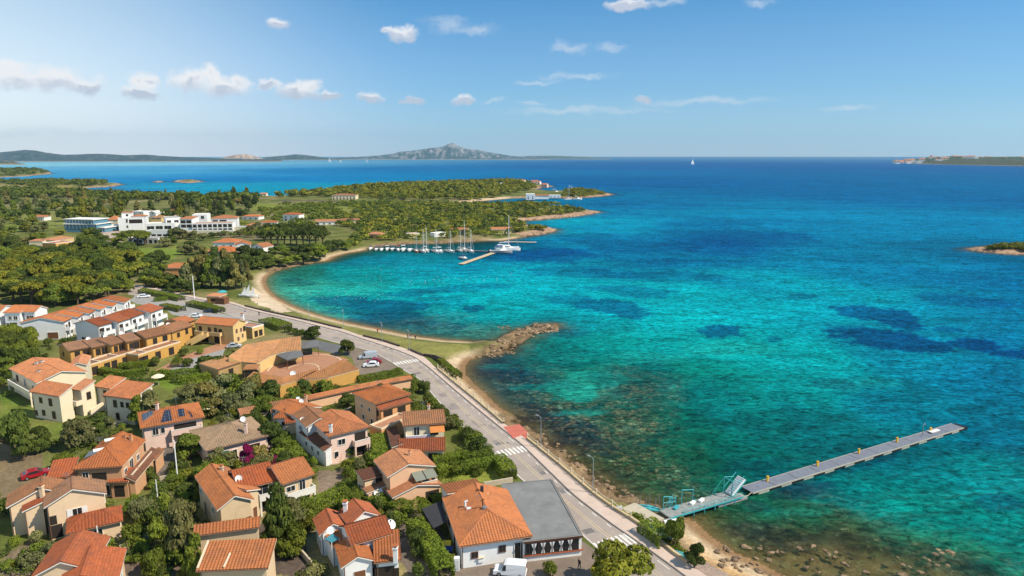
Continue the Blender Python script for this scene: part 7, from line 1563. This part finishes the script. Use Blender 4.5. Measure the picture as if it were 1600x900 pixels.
def T(style, px, py, r, h, m, label, group=None, near=True, **kw):
    x, y = G(px, py); return tree(style, x, y, r, h, m, label, group, near, **kw)
def clear(x, y, pad=0.0):
    for f in FOOT:
        cx = sum(p[0] for p in f)/4; cy = sum(p[1] for p in f)/4
        if abs(x-cx) > 16 or abs(y-cy) > 16: continue
        ins = False
        for i in range(4):
            (ax, ay), (bx, by) = f[i-1], f[i]
            if (ay > y) != (by > y) and x < (bx-ax)*(y-ay)/(by-ay)+ax: ins = not ins
            if pad:
                dx, dy = bx-ax, by-ay; t = min(1, max(0, ((x-ax)*dx+(y-ay)*dy)/(dx*dx+dy*dy+1e-9)))
                if math.hypot(x-ax-t*dx, y-ay-t*dy) < pad: return False
        if ins: return False
    return True
rk_in = np.vstack([rlk, rwk[::-1]])
def on_road(x, y, pad=1.0):
    d = np.hypot(rk[:, 0]-x, rk[:, 1]-y); i = int(d.argmin()); 
    return d[i] < np.hypot(*(rlk[i]-rk[i]))+pad
def inpoly(px, py, poly): return bool(pip(np.array([px], float), np.array([py], float), np.array(poly, float))[0])
# single trees that stand out ---------------------------------------------------
for st, px, py, r, h, m, lab in (
 ('round',972,918,4.6,5.6,L_PINE,'big round tree at the bottom edge beside the third zebra crossing'), ('shrub',860,902,2.0,2.2,L_BRD,'rounded bush at the bottom edge in front of the flat annex'), ('round',1054,852,1.9,4.2,L_BRD,'small dense tree between the platform and the beach'), ('round',1085,884,1.6,3.4,L_DRK,'small dark tree on the sand just right of the promenade end'),
 ('conifer',438,852,3.6,10.0,L_DRK,'tall dark conifer between the long red roofed house and the white house'), ('tall',286,880,4.2,10.0,L_OLV,'tall ragged tree left of the tan parapet house'), ('tall',262,850,3.4,8.0,L_BRD,'ragged tree right of the beige gabled house'), ('tall',308,905,3.0,6.5,L_BRD,'tree at the bottom edge left of the tan parapet house'),
 ('round',160,872,2.2,3.6,L_BRD,'leafy tree in front of the small hip roof of the beige house'), ('round',455,868,2.8,4.6,L_BRD,'leafy tree just below the tall dark conifer'), ('round',122,700,4.2,6.5,L_OLV,'pale leaved tree with white blossom in front of the cream apartments'), ('tall',238,664,4.2,8.0,L_OLV,'tall grey green tree against the right cream apartment house'), ('tall',218,668,3.2,7.0,L_BRD,'darker tree left of the tall grey green one by the cream apartments'),
 ('round',20,712,4.6,8.5,L_DRK,'big dark tree at the left edge above the dirt yard'), ('round',62,706,3.0,5.0,L_DRK,'dark round tree right of the big one at the left edge'), ('tall',38,720,3.2,7.0,L_DRK,'dark tree between two others at the left edge'), ('round',418,625,3.8,4.8,L_DRK,'round dark green tree at the corner of the low curved ochre building'), ('round',330,581,4.5,4.0,L_DRK,'round dark bushy tree before the ochre stone wall'),
 ('round',345,730,3.4,3.6,L_OLV,'broad grey green bush below the pink bungalow'), ('round',297,716,3.2,5.0,L_BRD,'leafy tree left of the pink bungalow, beside the white pole'), ('round',428,700,3.4,5.5,L_DRK,'dense dark tree right of the pink bungalow'), ('round',440,715,2.6,4.0,L_BRD,'brighter tree in front of the dense dark one by the pink bungalow'), ('round',410,662,3.0,4.5,L_BRD,'leafy tree between the pink bungalow and the red cottages'), ('round',395,672,2.6,4.0,L_DRK,'dark tree behind the pink bungalow'),
 ('round',543,554,3.0,4.4,L_DRK,'round tree alone at the edge of the car park by the courtyard'), ('round',488,529,3.6,4.2,L_DRK,'largest round bush at the end of the bush row by the road'), ('round',620,672,2.0,2.6,L_OLV,'agave like grey green bush beside the terracotta terrace'), ('round',505,606,2.6,1.8,L_OLV,'low grey green bush in front of the brown pilasters'), ('round',700,672,1.8,3.0,L_OLV,'small tree right of the patterned balcony screen'), ('round',512,690,1.6,4.0,L_DRK,'dark climber tree on the left corner of the large pink villa'), ('round',548,715,1.5,2.6,L_DRK,'dark vine bush in front of the large pink villa'),
 ('round',365,560,2.6,3.0,L_OLV,'olive bush beside the stone wall of the curved hall'), ('round',312,656,3.0,4.0,L_BRD,'round tree behind the pink villa with solar panels'), ('tall',160,690,2.8,4.2,L_DRK,'dark tree above the orange villa on the left'), ('round',140,736,2.0,3.0,L_BRD,'small tree on the verge left of the orange villa'), ('round',148,764,1.6,2.2,L_DRK,'small dark tree before the porch of the orange villa'), ('round',232,752,2.0,2.6,L_DRK,'dark bush right of the orange villa'), ('round',405,720,2.0,3.0,L_EUC,'brownish bush beside the bougainvillea'), ('round',745,742,1.5,2.0,L_BRD,'round bush on the lawn behind the restaurant'), ('round',716,742,2.2,2.4,L_BRD,'larger round bush at the left end of the lawn behind the restaurant')):
    T(st, px, py, r, h, m, lab)
o = T('round', 387, 727, 1.5, 4.2, L_BOU, 'bright magenta bougainvillea against the pink bungalow'); o.name = 'bougainvillea'; o['category'] = 'shrub'
o = T('shrub', 432, 724, 1.3, 1.6, L_BOU, 'small pink flowering bush right of the pink bungalow'); o.name = 'bougainvillea'
for i, (px, py, r, h) in enumerate(((300,640,3.6,5.5),(322,636,4.2,6.0),(345,628,4.4,6.5),(368,622,4.2,6.2),(385,628,3.4,5.0),(335,650,3.4,4.6),(360,645,3.6,5.0),(310,622,3.6,4.6),(290,628,3.0,4.0),(395,618,3.2,5.0))):
    T('round', px, py, r, h, [L_OLV, L_EUC, L_OLV, L_BRD][i % 4], 'grey green olive in the clump between the cream apartments and the ochre hall', 'olive trees of the middle clump')
# hedges ------------------------------------------------------------------------
def hedge(pts, w, h, label, m=L_HDG, dens=55, leaf=.16):
    P = resample(Gs(pts), 2+4*len(pts)); rg = np.random.default_rng(int(abs(P[0, 0])*97) % 9999); L = np.r_[0, np.cumsum(np.hypot(*np.diff(P, axis=0).T))]; tot = L[-1]; n = int(min(tot*(w+2*h)*dens, 26000)); s = rg.uniform(0, tot, n)
    c = np.stack([np.interp(s, L, P[:, 0]), np.interp(s, L, P[:, 1])], 1); t = np.gradient(P, axis=0); tx = np.interp(s, L, t[:, 0]); ty = np.interp(s, L, t[:, 1]); q = np.hypot(tx, ty); nx, ny = -ty/q, tx/q
    f = rg.uniform(0, w+2*h, n); off = np.where(f < h, -w/2, np.where(f < 2*h, w/2, rg.uniform(-w/2, w/2, n))); z = np.where(f < 2*h, rg.uniform(0, h, n), h); 
    bul = (fbm(s/1.1, np.full(n, 3.0), 3, 9)-.5); off = off*(1+.22*bul)+rg.normal(0, .06, n); z = z*(1+.22*(fbm(s/1.6, off, 3, 5)-.5))+rg.normal(0, .05, n)
    C = np.stack([c[:, 0]+nx*off, c[:, 1]+ny*off, z], 1); out = np.stack([nx*np.where(f < h, -1, np.where(f < 2*h, 1, 0)), ny*np.where(f < h, -1, np.where(f < 2*h, 1, 0)), (f >= 2*h)*1.0], 1)
    nn = out+rg.normal(size=(n, 3))*.5; nn /= np.linalg.norm(nn, axis=1)[:, None]; a = rg.normal(size=(n, 3)); a -= (a*nn).sum(1)[:, None]*nn; a /= np.linalg.norm(a, axis=1)[:, None]; b = np.cross(nn, a); sz = leaf*rg.uniform(.6, 1.3, n)[:, None]
    base = np.array([P[0, 0], P[0, 1], 0]); Q = np.stack([C-a*sz, C-b*sz*.7, C+a*sz, C+b*sz*.7], 1)-base; tint = np.clip(.5*rg.uniform(0, 1, n)+.5*fbm(s/.8, off*2, 3, 4), 0, 1)
    o = bpy.data.objects.new('hedge', leaf_mesh('hedge', Q, tint, m)); put(o); o.location = (base[0], base[1], GZ); return tag(o, label, 'hedge')
for pts, w, h, lab in (
 ([(677,728),(718,723)],2.0,1.7,'clipped hedge on the left of the pair above the lawn'), ([(722,725),(771,717)],2.0,1.7,'clipped hedge on the right of the pair above the lawn'), ([(683,746),(740,736),(782,729)],2.0,1.9,'long clipped hedge along the top of the lawn'), ([(777,728),(788,738),(797,751)],2.6,2.2,'thick hedge at the road end of the lawn'),
 ([(648,832),(668,858),(684,885),(697,912)],2.6,2.4,'tall clipped hedge running down beside the coloured bins'), ([(532,778),(560,784),(600,800),(640,808)],2.6,2.2,'hedge curving below the peach house'), ([(642,808),(660,812),(672,808)],4.0,2.6,'thick block of hedge at the corner of the black pergola'), ([(672,790),(705,780),(742,772)],2.0,1.6,'hedge behind the restaurant below the lawn'), ([(470,808),(500,796),(532,782)],3.0,2.0,'loose hedge between the long house and the white house'),
 ([(157,584),(190,590),(228,586)],1.8,1.7,'dark hedge below the ochre terrace'), ([(185,577),(215,574),(243,570)],1.6,1.5,'short hedge in the gardens of the ochre terrace'), ([(205,566),(235,561)],1.6,1.4,'upper short hedge in the gardens of the ochre terrace'), ([(236,594),(290,589),(350,584),(378,580)],2.4,2.0,'long hedge below the paved path'), ([(280,600),(330,593)],2.4,1.8,'second hedge row on the small lawn'),
 ([(221,457.5),(255,464),(284,470.5)],3.0,1.7,'long hedge between the car park and the road'), ([(240,471),(263,469)],2.5,1.3,'short hedge in the middle of the car park'), ([(297,477),(320,482),(346,489)],3.4,1.7,'hedge at the entrance of the car park'), ([(415,505),(432,510),(446,516)],5.0,1.8,'yellow green hedge block by the road beside the ochre block'), ([(688,570),(702,582),(718,594)],1.6,1.8,'ragged bushes outside the wall above the sandy cove'),
 ([(560,598),(600,590),(628,584)],1.8,1.5,'hedge behind the terracotta gallery'), ([(588,604),(620,600),(648,594)],1.6,1.5,'hedge in front of the terracotta gallery'), ([(1008,828),(1030,843),(1045,856)],3.2,1.8,'green hedge below the concrete platform'), ([(280,740),(272,760)],2.4,1.4,'bright hedge beside the white pole'), ([(445,700),(470,730)],2.6,2.2,'hedge left of the large pink villa'), ([(590,692),(598,735)],2.8,2.2,'tall bushes between the large pink villa and the terrace house'), ([(255,480.5),(285,487)],3.0,1.5,'hedge at the end of the white terrace')):
    hedge(pts, w, h, lab)
for i, (px, py, r, h) in enumerate(((452,519,2.0,2.4),(461,522,1.9,2.3),(469,524,1.9,2.2),(477,527,2.0,2.2))): T('shrub', px, py, r, h, L_DRK, 'small round clipped bush in the row beside the road', 'round bushes in a row by the road')
for i, (px, py, r, h) in enumerate(((651,612,2.3,3.0),(664,614,2.2,3.4),(668,632,2.4,2.8),(678,640,2.4,2.8),(688,648,2.4,2.6),(696,655,2.3,2.6),(704,663,2.2,2.4),(712,668,2.0,2.2),(733,690,2.6,3.2),(741,697,2.6,3.0),(749,704,2.4,2.8),(757,712,2.2,2.4),(724,684,2.2,2.6))):
    T('shrub', px, py, r, h, L_DRK if i % 3 else L_BRD, 'dark round roadside bush between the villas and the coast road', 'dark bushes along the coast road')
# garden shrubs between the villas -----------------------------------------------
rg = random.Random(21); QUART = [(0,700),(110,690),(200,650),(300,640),(420,600),(560,606),(640,606),(690,660),(758,735),(690,765),(655,780),(640,815),(700,905),(0,905)]
YARDS = [[(0,690),(60,700),(110,705),(95,745),(40,775),(0,800)], [(690,722),(775,722),(795,735),(775,752),(690,752)], [(490,735),(535,735),(540,785),(500,790)], [(400,835),(470,835),(480,900),(400,900)], [(615,860),(640,845),(690,895),(640,900)], [(245,700),(275,700),(262,745),(235,750)]]
cnt = 0; tries = 0
while cnt < 235 and tries < 6000:
    tries += 1; px = rg.uniform(0, 770); py = rg.uniform(605, 903)
    if not inpoly(px, py, QUART) or any(inpoly(px, py, q) for q in YARDS): continue
    x, y = G(px, py); r = rg.uniform(.9, 2.3)
    if not clear(x, y, r*.7) or on_road(x, y, r+.6): continue
    T('shrub', px, py, r, r*rg.uniform(.9, 1.5), rg.choice([L_BRD, L_BRD, L_DRK, L_HDG, L_OLV, L_YEL]), 'garden shrub among the villas of the coast road quarter', 'garden shrubs among the villas'); cnt += 1
cnt = 0; tries = 0
while cnt < 48 and tries < 4000:
    tries += 1; px = rg.uniform(0, 760); py = rg.uniform(610, 900)
    if not inpoly(px, py, QUART) or any(inpoly(px, py, q) for q in YARDS): continue
    x, y = G(px, py); r = rg.uniform(1.6, 2.6)
    if not clear(x, y, r*.9) or on_road(x, y, r+1): continue
    T('round', px, py, r, rg.uniform(2.6, 4.2), rg.choice([L_BRD, L_DRK, L_OLV, L_BRD]), 'small leafy garden tree among the villas of the coast road quarter', 'small garden trees among the villas'); cnt += 1
for k in range(40):   # gardens of the ochre terrace and the cream apartments
    px, py = rg.choice([(rg.uniform(225,320), rg.uniform(550,580)), (rg.uniform(0,110), rg.uniform(520,560)), (rg.uniform(160,300), rg.uniform(570,600)), (rg.uniform(60,130), rg.uniform(545,560)), (rg.uniform(0,40), rg.uniform(585,620))]); x, y = G(px, py); r = rg.uniform(1.0, 2.4)
    if clear(x, y, r*.7): T('shrub', px, py, r, r*1.2, rg.choice([L_BRD, L_DRK, L_HDG]), 'garden shrub near the ochre terrace and the cream apartments', 'shrubs near the ochre terrace')
for k in range(22):
    px, py = rg.uniform(-10, 50), rg.uniform(540, 585); x, y = G(px, py)
    if clear(x, y, 2): T('round', px, py, rg.uniform(2.4, 3.8), rg.uniform(4.5, 7), rg.choice([L_DRK, L_BRD]), 'dark leafy tree at the left edge above the cream apartments', 'dark trees at the left edge')
# pine grove behind the white terraces -----------------------------------------------
GROVE = [(-60,412),(60,404),(150,402),(205,412),(232,432),(222,446),(205,458),(186,463),(120,480),(95,480),(60,478),(0,478),(-60,480)]
pts = []; tries = 0
while len(pts) < 105 and tries < 20000:
    tries += 1; px = rg.uniform(-60, 232); py = rg.uniform(402, 480)
    if not inpoly(px, py, GROVE): continue
    x, y = G(px, py)
    if not clear(x, y, 3) or any((x-a)**2+(y-b)**2 < 5.4**2 for a, b in pts): continue
    pts.append((x, y)); tree('pine' if rg.random() < .8 else 'round', x, y, rg.uniform(4.4, 6.4), rg.uniform(7.0, 10.0), rg.choice([L_PINE, L_PINE, L_BRD, L_DRK]), 'umbrella pine in the dense grove behind the white terraced houses', 'pines of the grove', True, leaf=.085)
def cluster(style, items, m, label, group, near=True, **kw):
    for px, py, r, h in items: T(style, px, py, r, h, m if not isinstance(m, list) else random.choice(m), label, group, near, **kw)
cluster('round', [(112,404,7,8),(128,402,8,10),(145,400,8,10),(160,396,7,8),(118,396,6,7),(137,392,7,9),(105,410,6,7)], L_DRK, 'huge dark round tree in the clump before the modern glass building', 'dark clump before the glass building')
cluster('round', [(198,402,6,8),(206,398,6,8),(243,416,6,7.5),(251,412,5.5,7),(234,420,5,6)], L_DRK, 'dark round tree on the meadow below the hotel', 'dark trees on the meadow'); cluster('round', [(8,392,7,9),(22,394,7,9),(-8,396,7,10),(14,408,7,8),(48,398,5,6),(60,400,6,6)], L_DRK, 'dark tree at the left edge beside the ochre flat roofed house', 'dark trees beside the ochre house')
cluster('tall', [(292,452,6,11),(303,446,7,13),(316,448,7,14),(330,450,7,14),(344,450,7,14),(357,450,7,13),(369,452,6,12),(378,450,5,12),(322,436,7,15),(338,436,7,15),(352,434,7,14),(310,440,6,12),(364,440,6,13),(388,447,3,11)], [L_BRD, L_OLV, L_EUC, L_DRK], 'tall tree in the wood between the road and the orange walled villa', 'tall trees by the beach road')
cluster('round', [(232,440,5,6),(246,446,5,6),(260,448,5,6),(274,452,5,6.5),(284,456,4.5,6),(240,450,4,5),(228,448,4,5),(268,458,4,4),(252,436,5,7),(298,460,4,5)], [L_DRK, L_BRD], 'dark bushy tree along the upper road in front of the orange walled villa', 'bushy trees along the upper road')
cluster('round', [(380,410,7,9),(392,412,7,9),(404,412,6,8),(412,416,5,7),(384,418,6,7),(398,420,6,7)], L_DRK, 'big dark round tree between the pink villa and the beach', 'dark trees by the beach bend')
cluster('pine', [(414,384,6,11),(424,383,6,12),(434,384,6,12),(444,383,6,12),(454,383,6,12),(464,383,6,12),(474,383,6,12),(484,384,6,12),(494,384,6,12),(505,384,5.5,11),(419,376,6,12),(440,375,6,12),(460,375,6,12),(480,375,6,12),(498,376,6,11)], [L_DRK, L_PINE], 'umbrella pine with a bare trunk in the dark pine row behind the beach', 'pine row behind the beach')
cluster('round', [(430,398,5,5),(442,396,5,5),(456,395,4,4),(471,397,4.5,5),(480,402,6,7),(490,404,6,8),(500,403,6,8),(508,398,5,6),(424,408,4,4),(447,402,3.5,3.5),(420,416,4,4),(435,414,4,3.5),(448,412,4,3.5),(462,410,4,4),(474,408,4.5,5),(514,392,5,6),(528,390,5,6),(540,388,4.5,5)], [L_BRD, L_DRK, L_HDG], 'green bushy tree on the shore gardens below the pine row', 'shore garden trees')
cluster('pine', [(205,384,7,10),(215,382,7,10),(228,383,7,9)], L_BRD, 'umbrella pine with a forked pale trunk in front of the white hotel', 'umbrella pines before the hotel')
cluster('round', [(272,372,5,7),(280,374,6,8),(266,384,5,6),(256,386,5,6),(290,372,5,6),(303,374,5,6),(300,394,6,7),(310,398,6,7),(290,398,5,6),(320,402,5,5),(318,376,4,5),(333,372,4,4),(345,371,4,4),(392,366,6,7),(402,362,5,7),(374,370,4,5),(414,370,5,6),(160,378,5,5),(150,372,4,4),(180,382,4,3.5)], [L_BRD, L_OLV, L_DRK], 'rounded bushy tree in the hotel gardens', 'trees of the hotel gardens')
# the wood on the left, tree by tree -------------------------------------------------
for k in range(125):
    px = rg.uniform(-20, 400); py = 312+rg.random()**.8*36-(px/400)*6
    x, y = G(px, py)
    if not clear(x, y, 4): continue
    st = 'tall' if rg.random() < .62 else 'round'; sc = rg.uniform(.75, 1.25)
    tree(st, x, y, (6.5 if st == 'tall' else 7)*sc, (13 if st == 'tall' else 8)*sc, rg.choice([L_EUC, L_OLV, L_BRD, L_DRK, L_DRK, L_PINE]), 'feathery tree in the long wood on the left before the far bay', 'trees of the long left wood', False, z=zat(x, y)-.1)
for k in range(40):
    px = rg.uniform(-20, 190); py = rg.uniform(345, 384); x, y = G(px, py)
    if clear(x, y, 4): tree('round', x, y, rg.uniform(4, 7), rg.uniform(4, 8), rg.choice([L_BRD, L_DRK, L_PINE, L_OLV]), 'bushy tree in the gardens left of the hotel', 'bushy trees left of the hotel', False)
# masses too dense to count ----------------------------------------------------------
def mass(name, label, regions, m, seed, lobesz, leaf, per, cat='vegetation', tall=(2, 5), mind=2.0):
    rq = np.random.default_rng(seed); Q = []; Tn = []
    for poly, n in regions:
        W_ = Garr(poly, GZ); x0, y0 = W_.min(0); x1, y1 = W_.max(0); c = 0; t = 0
        xs = rq.uniform(x0, x1, n*6); ys = rq.uniform(y0, y1, n*6); ok = pip(xs, ys, W_); xs = xs[ok][:n]; ys = ys[ok][:n]
        for x, y in zip(xs, ys):
            if coast_d(x, y) < mind or not clear(x, y, 2): continue
            r = rq.uniform(*lobesz); h = rq.uniform(*tall); z = zat(x, y); lb = [(x+rq.uniform(-.4, .4)*r, y+rq.uniform(-.4, .4)*r, z+h*rq.uniform(.35, .8), r*rq.uniform(.5, .8), r*rq.uniform(.5, .8), h*rq.uniform(.25, .4)) for _ in range(4)]
            q, tt = leaves(lb, per, leaf, int(rq.integers(1e9)), up=.45); Q.append(q); Tn.append(np.clip(tt*.7+rq.uniform(0, .35), 0, 1))
    if not Q: return
    o = bpy.data.objects.new(name, leaf_mesh(name, np.concatenate(Q), np.concatenate(Tn), m)); put(o); return tag(o, label, cat, kind='stuff')
mass('headland_wood', 'dense pine wood on the headland reading as one mass', [([(420,303),(470,300),(560,293),(640,290),(720,288),(800,288),(838,292),(832,298),(800,306),(740,313),(690,314),(600,312),(520,308),(440,309)], 620)], L_PINE, 1, (4.5, 7), 1.5, 110, tall=(6, 9), mind=10)
mass('headland_wood', 'dark trees mixed into the pine wood on the headland', [([(420,303),(470,300),(560,293),(640,290),(720,288),(800,288),(838,292),(832,298),(800,306),(740,313),(690,314),(600,312),(520,308),(440,309)], 260)], L_BRD, 2, (4.5, 7), 1.5, 110, tall=(5, 8), mind=10)
SCR = [([(540,388),(560,362),(520,352),(560,330),(640,320),(700,322),(740,326),(810,326),(850,326),(870,330),(915,330),(860,338),(812,343),(818,352),(842,358),(835,364),(790,369),(740,374),(700,377),(640,378),(590,382)], 780)]
mass('headland_scrub', 'green evergreen scrub covering the headland behind the harbour', SCR, L_PINE, 3, (2.5, 4.5), .8, 80, tall=(2.2, 4.5), mind=9)
mass('headland_scrub', 'darker bushes spread through the headland scrub', [(SCR[0][0], 560)], L_DRK, 4, (2.5, 5), .8, 80, tall=(2.5, 5.5), mind=9)
mass('islet_scrub', 'low green scrub on the wooded islet and the points', [([(878,308),(910,308),(950,304),(930,300),(885,300)], 150), ([(842,366),(862,362),(858,358),(845,359)], 30)], L_PINE, 5, (3, 5), .9, 80, tall=(2.5, 5), mind=5)
mass('islet_scrub', 'low scrub on the rocky islet at the right edge', [([(1530,391),(1580,393),(1640,394),(1640,387),(1570,386),(1535,388)], 170)], L_PINE, 6, (2, 3.6), .6, 80, tall=(1.5, 3.0), mind=4)
mass('far_scrub', 'dark scrub on the low spit and point across the left bay', [([(0,284),(60,283),(150,287),(190,289),(120,292),(60,294),(0,287)], 200), ([(0,298),(100,300),(200,306),(300,308),(400,309),(400,313),(200,312),(0,308)], 330), ([(0,268),(75,270),(70,274),(0,276)], 160)], L_BRD, 7, (6, 10), 2.2, 70, tall=(5, 9), mind=12)
mass('meadow_scrub', 'bushes scattered along the green meadow', [([(395,330),(470,325),(540,335),(560,350),(480,355),(420,345)], 130), ([(430,320),(520,322),(600,316),(640,320),(560,330),(480,330)], 150), ([(300,352),(430,352),(430,372),(360,372)], 40)], L_BRD, 8, (3, 5), .9, 80, tall=(2.5, 5))
mass('cape_scrub', 'dark green scrub on the far cape', [([(1500,254),(1600,255),(1600,251),(1520,251)], 300), ([(1400,254.5),(1500,255.5),(1500,252),(1410,252)], 160)], L_BRD, 9, (14, 24), 6, 50, tall=(8, 16), mind=30)
QY = [Garr(q) for q in YARDS]
_c0 = clear
def clear(x, y, pad=0.0):
    return _c0(x, y, pad) and not on_road(x, y, .8) and not any(bool(pip(np.array([x]), np.array([y]), q)[0]) for q in QY)
mass('garden_plants', 'low garden plants and ground cover between the villas', [(QUART, 900)], L_BRD, 31, (.7, 1.5), .17, 60, tall=(.6, 1.5), mind=3)
mass('garden_plants', 'darker low garden plants between the villas', [(QUART, 420)], L_DRK, 32, (.7, 1.7), .18, 60, tall=(.8, 2.0), mind=3)
clear = _c0
mass('spit_plants', 'low rough plants along the foot of the promenade wall', [([(985,800),(1003,818),(1050,858),(1066,872),(1072,860),(1040,830),(1010,806)], 60)], L_HDG, 10, (.4, .8), .14, 60, tall=(.4, .9), mind=.5)
# people ---------------------------------------------------------------------------
SKIN = mat('skin', (.55, .33, .23), .7, .05, 2); HAIR = mat('dark_hair', (.03, .02, .015), .8, .1, 3)
def person_mesh(top, legs, walk=.25):
    me = bpy.data.meshes.new('person'); V = [(0, 0, .95), (0, 0, 1.2), (0, 0, 1.42), (0, 0, 1.52), (0, .02, 1.66), (.09, 0, .92), (.10, walk*.5, .50), (.10, walk*.55-.05, .08), (.10, walk*.55+.12, .04), (-.09, 0, .92), (-.10, -walk*.4, .50), (-.10, -walk*.9, .10), (-.10, -walk*.9+.14, .04), (.19, 0, 1.40), (.25, -walk*.4, 1.12), (.26, -walk*.2+.05, .86), (-.19, 0, 1.40), (-.25, walk*.4, 1.12), (-.26, walk*.5, .88), (0, .015, 1.75)]
    E = [(0, 1), (1, 2), (2, 3), (3, 4), (0, 5), (5, 6), (6, 7), (7, 8), (0, 9), (9, 10), (10, 11), (11, 12), (2, 13), (13, 14), (14, 15), (2, 16), (16, 17), (17, 18), (4, 19)]
    rad = [.14, .13, .14, .055, .10, .09, .07, .045, .04, .09, .07, .045, .04, .065, .05, .04, .065, .05, .04, .075]
    me.from_pydata(V, E, []); o = bpy.data.objects.new('person', me); COL.objects.link(o); md = o.modifiers.new('s', 'SKIN'); 
    for i, r in enumerate(rad): me.skin_vertices[0].data[i].radius = (r, r)
    me.skin_vertices[0].data[0].use_root = True; sb = o.modifiers.new('d', 'SUBSURF'); sb.levels = 1; dg = bpy.context.evaluated_depsgraph_get(); m2 = bpy.data.meshes.new_from_object(o.evaluated_get(dg)); bpy.data.objects.remove(o); m2.name = 'person'
    for m in (SKIN, top, legs, HAIR): m2.materials.append(m)
    for p in m2.polygons:
        z = p.center.z; p.material_index = 3 if z > 1.70 or (z > 1.6 and p.center.y < -.02) else (0 if z > 1.47 or z < .1 or (z < .98 and abs(p.center.x) > .21) else (1 if z > .96 else 2)); p.use_smooth = True
    return m2
CL = [mat('blue_cloth', (.04, .07, .2), .9, .1, 3), mat('white_cloth', (.7, .7, .68), .9, .05, 3), mat('red_cloth', (.4, .04, .04), .9, .1, 3), mat('black_cloth', (.02, .02, .025), .9, .1, 3)]
PM = [person_mesh(CL[1], CL[0], .3), person_mesh(CL[2], CL[3], .25), person_mesh(CL[3], CL[3], .2), person_mesh(CL[0], CL[1], .3)]
for i, (px, py, lab) in enumerate(((590,518,'person in red top alone at the water edge of the grassy beach'), (637,526,'person in dark clothes on the beach, left of a pair'), (641,527,'person in blue top on the beach, right of a pair'), (649,529,'person in dark clothes standing apart on the narrow beach'), (405,494,'person in dark clothes walking on the road by the beach'), (404,466,'person in white top on the wide sand near the hut'), (383,492,'person walking on the car park side of the road'), (905,890,'person in black standing near the annex corner'), (818,888,'person in dark clothes behind the white van'))):
    x, y = G(px, py); o = bpy.data.objects.new('person', PM[[1, 2, 3, 2, 2, 0, 3, 2, 2][i]]); put(o); o.location = (x, y, max(zat(x, y), GZ+.03 if i > 3 and i != 5 else -1)); o.rotation_euler = (0, 0, random.uniform(0, 6)); tag(o, lab, 'person')
# haze -----------------------------------------------------------------------------
HAZE_DENSITY = 0.5/14000
def haze():
    x0, x1, y0, y1, z0, z1 = -17000, 17000, -600, 19000, -40, 640
    me = bpy.data.meshes.new('haze'); me.from_pydata([(x, y, z) for z in (z0, z1) for x, y in ((x0, y0), (x1, y0), (x1, y1), (x0, y1))], [], [(3,2,1,0),(4,5,6,7),(0,1,5,4),(1,2,6,5),(2,3,7,6),(3,0,4,7)])
    m = bpy.data.materials.new('haze_air'); m.use_nodes = True; nt = m.node_tree; nt.nodes.clear(); out = N(nt, 'ShaderNodeOutputMaterial'); v = N(nt, 'ShaderNodeVolumePrincipled'); v.inputs['Color'].default_value = (.50, .80, 1.0, 1); v.inputs['Density'].default_value = HAZE_DENSITY; v.inputs['Anisotropy'].default_value = 0.2
    nt.links.new(v.outputs[0], out.inputs['Volume']); me.materials.append(m); o = bpy.data.objects.new('haze', me); put(o); tag(o, kind='stuff')
haze()
scene.cycles.max_bounces = 6; scene.cycles.diffuse_bounces = 2; scene.cycles.glossy_bounces = 2; scene.cycles.transmission_bounces = 2
scene.cycles.transparent_max_bounces = 8; scene.cycles.volume_bounces = 0; scene.cycles.use_denoising = True
scene.cycles.sample_clamp_indirect = 4
